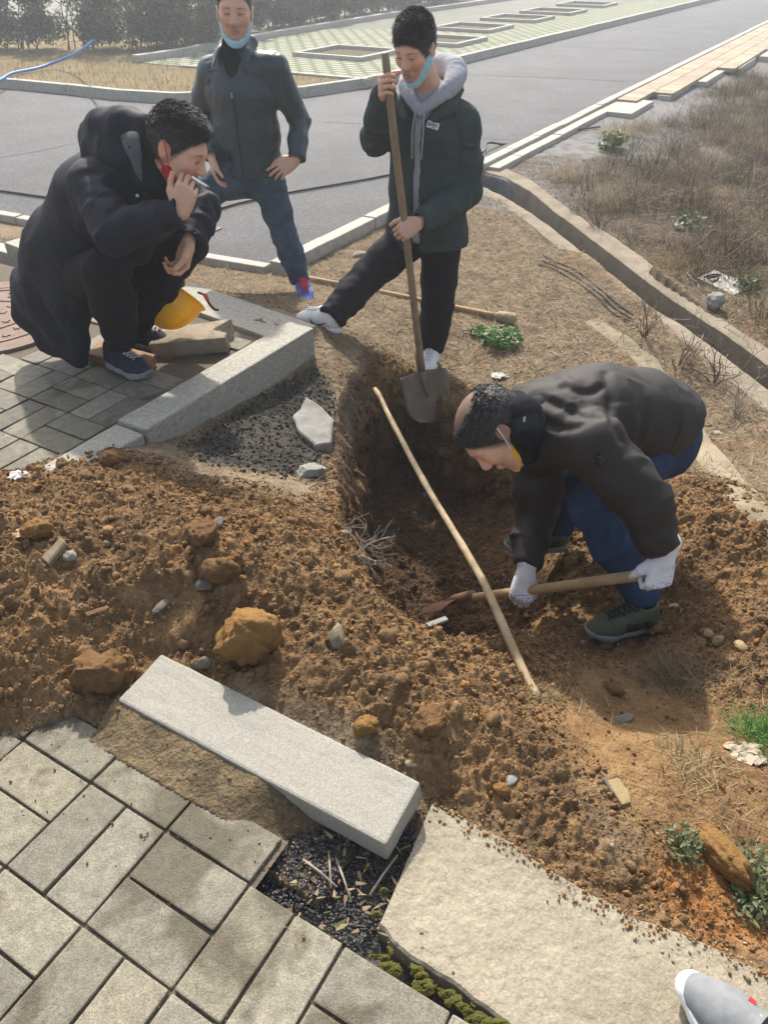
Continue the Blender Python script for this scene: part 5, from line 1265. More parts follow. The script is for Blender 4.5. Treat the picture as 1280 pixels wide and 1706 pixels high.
    hv = np.array([v.co[:] for v in hood.data.vertices])+wloc(hood)
    pl = [raypt(hv, x, y, .006) for x, y in [(200, 226), (214, 219), (229, 222), (233, 245), (235, 275), (236, 303), (226, 288), (216, 266), (206, 246)]]; cc = sum(pl)/9+V3((0, -.012, .004)); pl = spline(pl+[pl[0]], 36)[:-1]
    VV = pl+[p*.5+cc*.5+V3((0, -.006, .002)) for p in pl]+[cc]; n_ = len(pl); FF = [(i, (i+1) % n_, n_+(i+1) % n_, n_+i) for i in range(n_)]+[(n_+i, n_+(i+1) % n_, 2*n_) for i in range(n_)]
    VV += [v+V3((0, .02, -.006)) for v in VV]; m2_ = 2*n_+1; FF += [tuple(m2_+i for i in f[::-1]) for f in FF]+[((i+1) % n_, i, m2_+i, m2_+(i+1) % n_) for i in range(n_)]
    mesh('hood_lining', VV, FF, M_parka_lining, hood)
    s = SDF(nb-.4, nb+.4, .0075)
    s.chain([(h(240, 262, 3.02), .05), (h(252, 300, 2.98), .045), (h(272, 322, 2.98), .035)], .03); s.chain([(h(238, 240, 3.14), .07), (h(262, 290, 3.10), .06)], .04)
    garment('collar', s, M_pufferhood, o, .003, 10, 25, .004)
    mb = MB()
    c_ = P(229, 326, 2.935); mb.tube([c_, c_+V3((0, -.006, .002))], .006, 10); mb.build('snap_button', M_zip, ck)
    legs(o, 'trousers', M_blacktrs, [(J['hipR'], J['knR'], J['anR'], .105, .085, .062), (J['hipL'], J['knL'], J['anL'], .105, .070, .058)], seed=26, folds=.015, ff=16, waist=[(J['hipR'], .11), (J['hipL'], .11)])
    M_gr = mat('grey_suede', (.13, .13, .135), rough=.9, var=.2, vscale=30)
    for hp, tp in ((heel, toe), (G(204, 572, 0.0), G(268, 580, 0.0))):
        D = unit(tp-hp); sh, at, Sd = shoe(o, hp, D, V3((0, 0, 1)), 1.04, M_navymesh, M_greysole, mat('grey_lace', (.38, .37, .40), rough=.9))
        s = SDF(at(.14, .05)-.25, at(.14, .05)+.25, .0055); s.chain([(at(.20, .032), .0480), (at(.25, .026), .0325)], .02); s.clip(at(.205, .04), -D, .2, .01); s.clip(at(.2, .024), (0, 0, -1), .3, 0); s.clip(at(.22, .058), unit(-D*.5+V3((0, 0, 1))), .12, .01)
        V, Fc = s.mesh(); V = relax(V, Fc, 1); mesh('toe_cap', V, Fc, M_gr, sh)
        s = SDF(at(.14, .05)-.25, at(.14, .05)+.25, .0055); s.chain([(at(.034, .05), .0395), (at(.06, .05), .0405)], .02); s.clip(at(.05, .04), D, .2, .01); s.clip(at(.05, .024), (0, 0, -1), .3, 0); s.clip(at(.05, .085), (0, 0, 1), .2, .005)
        V, Fc = s.mesh(); V = relax(V, Fc, 1); mesh('heel_counter', V, Fc, M_gr, sh)
    return o
man_squat()
# ------------------------------------------------------------------ the man digging, bent double
GA, GB = P(1092, 956, 1.83), P(868, 985, 2.10)
def man_digging():
    k = 1.13; C = P(823, 714, 2.10); F, U, L = frame((-.42, -.28, -.86), (-.86, .02, .42))
    ax = unit(GA-GB)
    D1, N1 = unit((-.20, -.62, -.76)), unit((.0, .70, -.70)); W1 = grip(GB, D1, N1, 1.05, .018)
    D2, N2 = unit((-.10, -.35, -.93)), unit((-.15, .93, -.33)); W2 = grip(GA, D2, N2, 1.05, .018)
    H1 = hand_bones(W1, D1, N1, np.cross(D1, N1), FIST, 0, (.5, .7, .5), 1.05, (.3, .5)); H2 = hand_bones(W2, D2, N2, np.cross(N2, D2), FIST, 0, (.5, .7, .5), 1.05, (.3, .5))
    hn = HG(1092, 1040); hfar = HG(946, 912)
    J = dict(nb=P(884, 700, 2.18), shR=P(900, 752, 2.36), shL=P(985, 738, 2.0), elR=P(893, 852, 2.32), elL=P(1076, 835, 1.89), wrR=W1, wrL=W2,
             hipR=P(1066, 708, 2.46), hipL=P(1076, 744, 2.26), knR=P(930, 815, 2.5), anR=hfar+V3((-.05, 0, .10)), knL=P(990, 848, 2.14), anL=hn+V3((-.05, .03, .10)))
    sc_dark = [(C-F*.04-L*.06*e*k+U*.02, C-F*.07-L*.05*e*k+U*.03, .05, .05, (.10, .075, .06), .55) for e in (-1, 1)]
    o, hd = person_body('person', 'balding man in a dark padded jacket bending over to dig with a shovel', J, F, U, C, k, [(H1, 1.05), (H2, 1.05)], hn, V3((.1, 1.55, -.8)), V3((1.35, 2.9, .75)), paint_extra=sc_dark, hairline=(.088, .056, .8, -.6), hair_w=.72)
    add_hair(o, hd, top=.002, side=.004, n=9000, ln=.013, seed=31, front=(.088, .058), fn=(.8, -.6), bald=True)
    chin_mask(o, hd, M_yelmask, .010, -.006, strap=M_white_strap, rise=.012)
    nb = J['nb']; Lq = unit(J['shL']-J['shR'])
    s = SDF(V3((.25, 1.55, -.5)), V3((1.4, 2.9, .8)), .0085)
    s.chain([(nb, .085), (P(930, 698, 2.19), .132), (P(990, 692, 2.24), .156), (P(1060, 700, 2.32), .158), (P(1100, 712, 2.36), .146), (P(1135, 724, 2.39), .135)], .06, n=Lq, sq=1.12, fold=.6)
    s.chain([(J['shR'], .085), (nb*.6+P(930, 720, 2.19)*.4, .11), (J['shL'], .088)], .06)
    for q in 'RL':
        el, w = J['el'+q], J['wr'+q]; s.chain([(J['sh'+q], .090), (J['sh'+q]*.4+el*.6, .082), (el, .074)], .035, fold=.9); s.chain([(el, .072), (el*.5+w*.5, .062), (w-unit(w-el)*.03, .052)], .025, fold=1.1)
        s.clip(w-unit(w-el)*.030, unit(w-el), .12, .003); s.cone(w+unit(w-el)*.03, w-unit(w-el)*.05, .034, .034, .004, 'sub')
    sd = unit(P(1112, 722, 2.37)-P(1040, 703, 2.30))
    s.clip(P(1120, 676, 2.38), unit(sd*.8+V3((0, 0, -.62))), .33, .006)
    s.cone(nb+unit(C-nb)*.14, nb, .085, .07, .01, 'sub')
    mv, Fc = cloth(s, .007, 7, 32, .016, 13)
    def skinpt(px, py, off=.002):
        d = _ray(px, py); d = d/np.linalg.norm(d); rel = mv-V3((0, 0, CAM_H)); t = rel @ d; pr = np.linalg.norm(rel-np.outer(t, d), axis=1); kk = pr < .012
        if not kk.any(): kk = pr < pr.min()+.01
        return V3((0, 0, CAM_H))+d*(t[kk].min()-off)
    N_ = vnormals(mv, Fc); gd = np.zeros(len(mv)); mv0 = mv.copy()
    for path in ([(903, 662), (935, 676), (975, 690), (1002, 690)], [(1010, 618), (1020, 655), (1022, 690), (1040, 730)], [(1078, 640), (1082, 690), (1070, 740)], [(902, 700), (930, 712), (962, 708), (985, 690)], [(940, 640), (980, 652), (1012, 640)]):
        pl = [skinpt(*tuple(q_[:2]), .000) for q_ in spline([(*a, 0) for a in path], 14)]; dm = np.full(len(mv), 9.)
        for a, b in zip(pl[:-1], pl[1:]):
            ba = b-a; t = np.clip((mv0-a) @ ba/max(1e-9, ba @ ba), 0, 1); dm = np.minimum(dm, np.linalg.norm(mv0-a-t[:, None]*ba, axis=1))
        gd = np.maximum(gd, 1-sstep(.0, .028, dm))
    jk = mesh('jacket', mv0-N_*(.013*gd)[:, None], Fc, M_puffer, o)
    s = SDF(nb-.35, nb+.3, .007)
    s.chain([(P(862, 668, 2.16), .036), (P(872, 690, 2.08), .050), (P(878, 722, 2.03), .048), (P(880, 756, 2.05), .036)], .03, fold=.5); s.chain([(P(868, 668, 2.24), .05), (P(888, 700, 2.25), .075), (P(890, 745, 2.25), .06)], .04)
    hood = garment('collar_hood', s, M_pufferhood, o, .005, 10, 33, .006)
    s = SDF(nb-.35, nb+.3, .007)
    s.chain([(P(893, 654, 2.20), .022), (P(898, 672, 2.13), .024), (P(897, 700, 2.07), .022), (P(893, 732, 2.04), .018)], .02)
    garment('hood_edge', s, fabric('slate_knit', (.035, .042, .050)), hood, .002, 10, 34, .002)
    mb = MB(); e_ = skinpt(875, 697); mb.tube([P(875, 694, 2.0), P(874, 703, 1.99)], .004, 8); mb.build('toggle', M_zip, hood)
    b_ = skinpt(997, 766, .004); mb = MB(); mb.tube([b_, b_+V3((.002, -.002, .001))], .020, 16); ar = mb.build('arm_badge', M_pufferhood, jk)
    mb = MB(); mb.tube([b_+V3((.013*math.cos(t), -.004, .013*math.sin(t))) for t in np.linspace(0, 6.283, 15)], .0016, 5); mb.tube([b_+V3((-.008, -.005, .002)), b_+V3((.0, -.005, -.005)), b_+V3((.009, -.005, .006))], .0014, 5); mb.build('emblem', M_parka_lining, ar)
    legs(o, 'jeans', M_jeans_dark, [(J['hipR'], J['knR'], J['anR'], .112, .080, .064), (J['hipL'], J['knL'], J['anL'], .118, .080, .063)], seed=35, folds=.015, ff=17, waist=[(P(1058, 702, 2.44), .12), (P(1094, 716, 2.42), .125), (P(1100, 734, 2.33), .125), (P(1066, 735, 2.26), .115)])
    for H, w, el in ((H1, W1, J['elR']), (H2, W2, J['elL'])):
        c = H[0]+H[1]*.05; s = SDF(c-.15, c+.15, .0034); add_hand(s, H, 1.05, 1.13, H[0]-H[1]*.045, .030)
        V, Fc = s.mesh(); V = relax(V, Fc, 1, .4); N = vnormals(V, Fc); w_ = sstep(-.1, .45, N @ H[2]+.35*N @ (-H[3]))*(((V-H[0]) @ H[1]) > .012); w_ = np.maximum(w_, sstep(.070, .085, (V-H[0]) @ H[1])*(N[:, 0] > (-2 if w is W1 else .1))); w_ = np.maximum(w_, (w is W2)*sstep(.2, .5, N[:, 0])*(((V-H[0]) @ H[1]) > .02))
        mesh('glove', V, Fc, M_gdot, o, cols=np.stack([w_, w_, w_], 1))
    for hp, tp in ((hn, G(988, 1058, hn[2])), (hfar, G(850, 915, hfar[2]))):
        D = unit((tp-hp)*V3((1, 1, 0))); sh, at, Sd = shoe(o, hp, D, V3((0, 0, 1)), .98, M_olive, M_greysole, M_dark)
        mv2 = np.array([v.co[:] for v in sh.data.vertices])+wloc(sh)
        for e in (-1, 1):
            mb = MB()
            for i in range(7):
                for j in range(4):
                    f, u = .055+.014*i+.007*(j % 2), .040+.0105*j
                    p = at(f, u, 0); rel = mv2-p; kk = (np.abs(rel @ D) < .010) & (np.abs(rel[:, 2]) < .010); l = (rel @ Sd)*e
                    if kk.any(): q = p+Sd*e*l[kk].max(); mb.tube([q, q+Sd*e*.0016], .0044, 6)
            mb.build('side_panel', M_dark, sh)
    return o
man_digging()
# ------------------------------------------------------------------ the photographer's own foot
def photographer():
    toe = G(1140, 1650, -.012); D = unit((-.66, .75, 0)); heel = toe-D*.268+V3((.0, .0, 0)); heel[2] = -.012
    s = SDF(heel-.25+V3((0, 0, 0)), heel+V3((.35, .45, .75)), .009)
    an = heel+D*.055+V3((0, 0, .10)); kn = an+V3((.02, -.10, .38)); an_t = heel+D*.085+V3((0, 0, .10))
    s.chain([(heel+D*.20+V3((0, 0, .035)), .03), (heel+D*.06+V3((0, 0, .04)), .033), (an, .040), (kn, .055)], .03)
    V, Fc = s.mesh(); o = mesh('person', V, Fc, M_skin, cols=paint(V, SKIN, []), origin=heel); tag(o, 'foot of the photographer in a grey sneaker with white trim, at the bottom right corner', 'person')
    M_g = mat('grey_mesh', (.20, .21, .215), rough=.85, var=.15, vscale=40, bump=.0006, bscale=500)
    sh, at, Sd = shoe(o, heel, D, V3((0, 0, 1)), 1.02, M_g, M_whiteleather, M_dark, laced=False)
    s = SDF(at(.14, .05)-.25, at(.14, .05)+.25, .0055); s.chain([(at(.19, .030), .0495), (at(.25, .024), .0350)], .02); s.clip(at(.2, .024), (0, 0, -1), .3, 0)
    s.chain([(at(.06, .10), .04), (at(.14, .078), .040), (at(.205, .062), .036), (at(.235, .052), .02)], .02, 'sub'); s.clip(at(.16, .04), -D, .2, .02)
    V, Fc = s.mesh(); V = relax(V, Fc, 1); mesh('toe_bumper', V, Fc, M_whiteleather, sh)
    mb = MB(); mb.box(at(.155, .092, -.012), D*.010+V3((0, 0, -.005)), Sd*.003, (0, 0, .003)); mb.build('tab', mat('lime_tab', (.55, .62, .05), rough=.6), sh)
    mb = MB(); mb.box(at(.168, .086, -.030), D*.006, Sd*.004, (0, 0, .004)); mb.build('red_tab', mat('red_tab', (.55, .02, .02), rough=.6), sh)
    s = SDF(heel-.3, heel+V3((.35, .45, .75)), .010); s.chain([(an_t+V3((-.0, .0, .03)), .060), (kn, .085)], .03, fold=.8); s.clip(an_t+V3((0, 0, -.012)), (0, .2, -1), .15, .004)
    garment('trousers', s, fabric('black_fleece_trousers', (.012, .011, .014), rough=.95, bump=.003, bscale=200), o, .004, 9, 41, .006)
photographer()
# ================================================================== TOOLS AND LOOSE THINGS
def wood(name, c, c2, sc=(1, 1, 1)): return mat(name, c, rough=.75, col2=c2, vscale=14, bump=.002, bscale=60, spec=.25, stretch=sc)
M_handle = wood('weathered_ash', (.30, .215, .12), (.20, .14, .08)); M_handle2 = wood('pale_ash', (.42, .29, .15), (.30, .20, .10)); M_pole = wood('peeled_branch', (.46, .355, .21), (.24, .17, .10))
M_steel = mat('muddy_steel', (.25, .195, .14), rough=.65, col2=(.15, .115, .08), vscale=9, bump=.002, bscale=50, metal=.15, spec=.4)
M_rust = mat('rusty_steel', (.23, .115, .06), rough=.75, col2=(.13, .075, .045), vscale=20, bump=.002, bscale=80, spec=.3)
M_plankwood = wood('plank', (.30, .16, .075), (.20, .11, .06)); M_black = mat('black_cable_sheath', (.012, .012, .013), rough=.6)
def blade(base, Dn, Wd, w, l, parent, m, dish=.02, tip=.35):
    """a round-pointed shovel blade, dished, with shoulders and a rolled socket"""
    Dn, Wd = unit(Dn), unit(Wd-np.dot(Wd, unit(Dn))*unit(Dn)); Nn = unit(np.cross(Dn, Wd)); Nn = Nn if Nn[1] < 0 else -Nn
    nu, nv = 13, 16; V = []; F = []
    for side in (0, 1):
        for j in range(nv):
            t = j/(nv-1); hw = w/2*(1-.06*t) if t < 1-tip else w/2*(1-.06*t)*math.sqrt(max(0, 1-((t-(1-tip))/tip)**2.2))
            hw = max(hw, .004)
            for i in range(nu):
                u = -1+2*i/(nu-1); d = dish*(u*u-.5)+.012*(t-.5)**2
                sh = .018*(1-abs(u))*(1-t)**4
                V.append(V3(base)+Dn*(t*l-sh)+Wd*u*hw+Nn*(d+.0022*side))
    n = nu*nv
    for j in range(nv-1):
        for i in range(nu-1):
            a = j*nu+i; F.append((a, a+1, a+nu+1, a+nu)); F.append((n+a, n+a+nu, n+a+nu+1, n+a+1))
    rim = [i for i in range(nu)]+[j*nu+nu-1 for j in range(1, nv)]+[(nv-1)*nu+i for i in range(nu-2, -1, -1)]+[j*nu for j in range(nv-2, 0, -1)]
    for k in range(len(rim)): a, b = rim[k], rim[(k+1) % len(rim)]; F.append((a, n+a, n+b, b))
    b = mesh('blade', V, F, m, parent)
    mb = MB(); mb.tube([V3(base)-Dn*.10, V3(base), V3(base)+Dn*l*.30, V3(base)+Dn*l*.5], [.021, .022, .014, .003], 10); mb.build('socket', m, parent, smooth=True)
    return b
def tool(name, label, cat, a, b, r, m, nseg=14, seed=0):
    a, b = V3(a), V3(b); t = thing(name, label, cat, (a+b)/2*V3((1, 1, 0))+V3((0, 0, min(a[2], b[2]))))
    pts = [a+(b-a)*q+.003*np.array([noise(np.array([[q*4, seed, .3]]))[0], noise(np.array([[q*4, seed, 7.3]]))[0], noise(np.array([[q*4, seed, 3.3]]))[0]]) for q in np.linspace(0, 1, nseg)]
    mb = MB(); mb.tube(pts, list(np.linspace(r[0], r[1], nseg)), 12); mb.build('handle', m, t, smooth=True); return t
t = tool('shovel', 'upright shovel with a long worn wooden handle held by the young man', 'shovel', SH_TOP, SH_BOT, (.0165, .0185), M_handle, seed=1)
_tip = HG(722, 704); _tip = _tip+unit(V3((0, 0, CAM_H))-_tip)*.02
blade(SH_BOT+unit(_tip-SH_BOT)*.0, _tip-SH_BOT, P(751, 614, 3.64)-P(673, 628, 3.64), .25, np.linalg.norm(_tip-SH_BOT), t, M_steel)
_ax = unit(GB-GA); _sock = GB+_ax*(.55*np.linalg.norm(GB-GA))
t = tool('shovel', 'rusty shovel pushed low into the pit by the bending man', 'shovel', GA-_ax*.015, _sock, (.0185, .0175), M_handle2, seed=2)
_bd = unit(_ax+V3((-.1, .1, -.30))); blade(_sock+_ax*.03, _bd, unit(np.cross(_bd, (0.15, .1, 1))), .20, .20, t, M_rust, .018)
# long crooked pole across the pit
def pole():
    A = P(625, 648, 3.22); B = HG(897, 1164)+V3((0, 0, .012)); pn = unit(np.cross(B-A, (0, 0, 1))); pts = []
    for (x, y) in [(625, 648), (634, 662), (646, 688), (668, 730), (690, 772), (718, 822), (752, 878), (782, 928), (806, 970), (828, 1018), (850, 1068), (872, 1118), (897, 1164)]:
        d = _ray(x, y); o = V3((0, 0, CAM_H)); pts.append(o+d*(np.dot(A-o, pn)/np.dot(d, pn)))
    sp = spline(pts, 60); r = [(.0105+.0035*i/60)*(1+.07*noise(np.array([[i*.35, 2.2, .1]]))[0]+.10*max(0, math.sin(i*.62)-.86)*6) for i in range(61)]
    mb = MB(); mb.tube(sp, r, 10); o = mb.build('wooden_pole', M_pole, smooth=True, origin=(A+B)/2*V3((1, 1, 0))+V3((0, 0, B[2])))
    tag(o, 'long crooked peeled branch lying from the back of the pit to its front rim', 'pole')
pole()
a, b = HG(512, 468)+V3((0, 0, .022)), HG(838, 536)+V3((0, 0, .03))
t = tool('tool_handle', 'long wooden tool handle with a bandaged end lying on dry grass behind the young man', 'tool', a, b, (.0155, .018), M_handle2, seed=5)
mb = MB(); d = unit(b-a); mb.tube([b-d*.05, b-d*.03, b+d*.03, b+d*.07, b+d*.085], [.022, .034, .038, .034, .02], 10); o = mb.build('bandage', mat('dirty_cloth', (.34, .27, .17), rough=.95, var=.35, vscale=40, bump=.004, bscale=120), t, smooth=True)
# cigarette
c0, c1 = P(331, 302, 2.83), P(350, 314, 2.79); dd = unit(c1-c0)
t = thing('cigarette', 'lit white cigarette between the fingers of the squatting man', 'cigarette', c0)
mb = MB(); mb.tube([c0-dd*.035, c0+dd*.045], .0042, 10); mb.build('paper', mat('cigarette_paper', (.75, .74, .72), rough=.9), t, smooth=True)
mb = MB(); mb.tube([c0+dd*.045, c0+dd*.055], [.0042, .003], 10); mb.build('ash', mat('ash', (.18, .17, .17), rough=.95, var=.4, vscale=300), t, smooth=True)
# yellow helmet on the broken slab
def helmet():
    c = P(287, 500, 3.42); ax = unit((-.42, -.50, -.55)); e1 = unit(np.cross(ax, (0, 0, 1))); e2 = np.cross(e1, ax)
    t = thing('hard_hat', 'yellow hard hat tipped over on a broken slab beside the squatting man', 'hard hat', c-V3((0, 0, .11)))
    M_y = mat('yellow_plastic', (.88, .50, .012), rough=.32, spec=.5, var=.10, vscale=9, trans=.22, bump=.0004, bscale=200)
    V = []; F = []; nu, nv = 48, 16; R, Hh = .130, .170
    for sh in (0, 1):
        for j in range(nv+3):
            for i in range(nu):
                a = 2*math.pi*i/nu
                if j <= nv: ph = (j/nv)*math.pi/2; rr, h = R*math.cos(math.pi/2-ph), Hh*math.cos(ph)
                else: rr, h = R+(.012+.028*max(0, math.cos(a))**2)*(j-nv)/2, -.004*(j-nv)
                rr = rr*(1-.022*sh if j <= nv else 1); rr += .005*max(0, math.cos(a*2))**8*(j < nv-1)*(j > 1); h = h-(.003 if sh else 0)
                V.append(c+e1*rr*math.cos(a)*1.12+e2*rr*math.sin(a)*.96+ax*(h-.03))
    m_ = nu*(nv+3)
    for j in range(nv+2):
        for i in range(nu):
            a, b = j*nu+i, j*nu+(i+1) % nu; F.append((a, b, b+nu, a+nu)); F.append((m_+a, m_+a+nu, m_+b+nu, m_+b))
    j = nv+2
    for i in range(nu): a, b = j*nu+i, j*nu+(i+1) % nu; F.append((a, b, m_+b, m_+a))
    mesh('shell', V, F, M_y, t)
    mb = MB(); 
    for k in range(3):
        a0 = k*math.pi/3; pts = [c+(e1*math.cos(a0)*1.0+e2*math.sin(a0)*.9)*.12*math.cos(q)+ax*(.11*math.sin(q)-.03) for q in np.linspace(0, math.pi, 13)]; mb.tube(pts, .006, 6)
    mb.build('suspension', mat('webbing', (.06, .06, .06), rough=.9), t, smooth=True)
    p = P(330, 487, 3.46); mb = MB(); mb.tube(spline([p, P(341, 492, 3.44), P(348, 505, 3.42), P(357, 515, 3.42), P(364, 516, 3.43)], 14), .0062, 6); st = mb.build('chin_strap', mat('dark_webbing', (.075, .045, .035), rough=.9), t, smooth=True)
    mb = MB(); mb.tube([P(341, 490, 3.438), P(346, 500, 3.425)], .010, 8); mb.build('buckle', mat('red_buckle', (.42, .06, .03), rough=.5), st)
helmet()
M_slab = mat('broken_paving', (.33, .275, .195), rough=.9, col2=(.20, .165, .12), vscale=16, bump=.005, bscale=80, spec=.2)
c = [G(246, 574, .055), G(262, 548, .075), G(386, 530, .085), G(374, 562, .085)]
o = stone_block('broken_slab', c, .085, M_slab, .010, chips=[(c[2], .05, unit(E1+V3((0, 0, .4)))), (c[0], .06, unit(-E1-E2*.5)), (c[3], .04, unit(E1-E2+V3((0, 0, -.3))))], seed=44); tag(o, 'broken thick paving slab lying under the yellow hard hat', 'paving slab')
c = [G(146, 590, .03), G(164, 566, .03), G(258, 590, .045), G(246, 612, .045)]
o = stone_block('wood_block', c, .045, M_plankwood, .004, seed=45); tag(o, 'short reddish brown wooden board lying by the shoe of the squatting man', 'board')
# manhole cover
def manhole():
    c = MAN_C*V3((1, 1, 0)); t = thing('manhole_cover', 'rusty round manhole cover with raised stars at the left edge behind the squatting man', 'manhole cover', c+V3((0, 0, -.05)))
    M_i = mat('rusty_iron', (.24, .165, .125), rough=.8, col2=(.16, .11, .085), vscale=18, bump=.002, bscale=90, spec=.3)
    def disc(mb, r0, r1, z0, z1, n=64):
        V = []; F = []
        for i in range(n):
            a = 2*math.pi*i/n; d = V3((math.cos(a), math.sin(a), 0)); V += [c+d*r0+V3((0, 0, z0)), c+d*r0+V3((0, 0, z1)), c+d*r1+V3((0, 0, z1)), c+d*r1+V3((0, 0, z0))]
        for i in range(n):
            k = (i+1) % n
            for q in range(3): F.append((i*4+q, i*4+q+1, k*4+q+1, k*4+q))
        mb.add(V, F)
    mb = MB(); disc(mb, .40, .50, -.05, .006); mb.build('frame', M_i, t)
    mb = MB(); disc(mb, .001, .392, -.05, .002); disc(mb, .36, .385, .001, .007); disc(mb, .20, .212, .001, .007); r = random.Random(4)
    for ring_, n in ((.32, 18), (.27, 15), (.15, 8), (.08, 4)):
        for i in range(n):
            a = 2*math.pi*i/n+ring_*7; o = c+V3((math.cos(a), math.sin(a), 0))*ring_; st = [o+V3((math.cos(q*math.pi/5+a), math.sin(q*math.pi/5+a), 0))*(.022 if q % 2 == 0 else .010)+V3((0, 0, .007)) for q in range(10)]
            mb.add(st+[p-V3((0, 0, .006)) for p in st], [tuple(range(10))]+[(q, 10+q, 10+(q+1) % 10, (q+1) % 10) for q in range(10)])
    mb.build('cover', M_i, t)
manhole()
c = G(340, 379, ROAD+.004); mb = MB(); mb.box(c, E1*.14, E2*.05, (0, 0, .008), bev=.003)
t = thing('drain_grate', 'small worn drain grate in the road edge behind the squatting man', 'drain grate', c); mb.build('frame', mat('pinkish_iron', (.34, .24, .20), rough=.8, var=.2, vscale=30), t)
mb = MB(); [mb.box(c+E1*(-.11+.037*i)+V3((0, 0, .0095)), E1*.010, E2*.035, (0, 0, .0015)) for i in range(7)]; mb.build('slots', M_dark, t)
# cables, hose, rope
def cable(name, pts, r, m, label, cat, n=60):
    mb = MB(); sp = spline(pts, n); mb.tube(sp, r, 6); o = mb.build(name, m, smooth=True, origin=sp[n//2]-V3((0, 0, r))); tag(o, label, cat); return o
q = lambda x, y: G(x, y, ROAD+.013)
cable('cable', [q(-220, 296), q(-60, 312), q(0, 318), q(80, 329), q(200, 345), q(330, 353), q(400, 338), q(480, 321), q(640, 293), q(795, 258)]+[HG(812, 255)+V3((0, 0, .10)), HG(850, 243)+V3((0, 0, .02)), HG(920, 226)+V3((0, 0, .02)), HG(1000, 214)+V3((0, 0, .02))], .011, M_black, 'black cable lying right across the road and over its kerb', 'cable', 120)
for i, (dx, dy, lb) in enumerate([(0, 0, 'upper black hose of the bundle in the turf beside the channel'), (-6, 7, 'middle black hose of the bundle in the turf beside the channel'), (-14, 13, 'lowest black hose of the bundle in the turf beside the channel')]):
    pts = [HG(x+dx*.5, y+dy)+V3((0, 0, .008+.006*math.sin(x*.1+i))) for (x, y) in [(905, 428), (930, 438), (958, 452), (985, 470), (1005, 487), (1028, 508), (1055, 525)]]; o = cable('hose', pts, .0055, mat('dusty_hose', (.05, .045, .038), rough=.8), lb, 'hose', 40); o['group'] = 'hoses in the turf'
M_bluehose = mat('blue_hose', (.06, .20, .52), rough=.5); vz = VZ+.03
cable('garden_hose', [G(-60, 165, vz), G(0, 133, vz), G(20, 122, vz), G(60, 114, vz), G(90, 104, vz+.05), G(120, 92, vz+.20), G(140, 80, vz+.38), G(156, 68, vz+.55)], .022, M_bluehose, 'blue hose looping from the verge up into the hedge', 'hose', 40)
cable('rope', [HG(x, y)+V3((0, 0, .006)) for (x, y) in [(335, 480), (362, 486), (400, 491), (440, 493), (484, 490)]], .005, mat('brown_rope', (.14, .10, .06), rough=.95), 'thin brown rope lying on the dry grass near the blue sneaker', 'rope', 24)
# joints of the road surface
mb = MB()
def strip(px, w):
    pts = [G(x, y, ROAD+.003) for (x, y) in px]
    for a, b in zip(pts[:-1], pts[1:]):
        d = unit(b-a); s = V3((-d[1], d[0], 0))*w/2; mb.add([a-s, a+s, b+s, b-s], [(0, 3, 2, 1)])
for px, w in (([(0, 262), (60, 252), (135, 236), (240, 214)], .018), ([(540, 203), (610, 206), (770, 214)], .02), ([(800, 230), (860, 233), (925, 238)], .022), ([(765, 124), (860, 127), (960, 131), (1050, 136)], .03), ([(800, 75), (1010, 80), (1120, 84)], .04), ([(0, 400), (0, 401)], .01)): strip(px, w)
tag(mb.build('road_joints', mat('joint_tar', (.02, .02, .02), rough=.7)), kind='structure')
# white marker slab on the bank with a painted black sign
def marker():
    # lies on the slope
    n = 0
    cs = [HG(1191, 452), HG(1253, 480), HG(1259, 498), HG(1187, 470)]; top = [c+V3((0, 0, .12)) for c in cs]
    d1 = unit(top[1]-top[0]); w = unit((top[3]-top[0])-d1*np.dot(top[3]-top[0], d1)); a = P(1192, 449, top[0][1]); l = np.linalg.norm(P(1254, 479, top[1][1])-a)
    o = stone_block('marker_slab', [a, a+d1*l, a+d1*l+w*.16, a+w*.16], .11, mat('white_cement', (.50, .48, .43), rough=.85, var=.12, vscale=20, bump=.001, bscale=120), .005, seed=50)
    tag(o, 'white cement marker slab with a black painted character lying on the grassy bank', 'marker slab')
    nn = unit(np.cross(d1, w)); nn = nn if nn[2] > 0 else -nn; c = a+w*.08+nn*.0035
    mb = MB(); f = lambda u, v: c+d1*u+w*v
    for s in ([(.035, .05), (.05, -.02), (.09, -.045)], [(.06, .045), (.075, .0), (.10, -.02), (.125, .02), (.12, .05)], [(.10, .05), (.13, .055)]): mb.tube(spline([f(*p) for p in s], 8), .0065, 6)
    mb.build('painted_sign', M_dark, o)
marker()
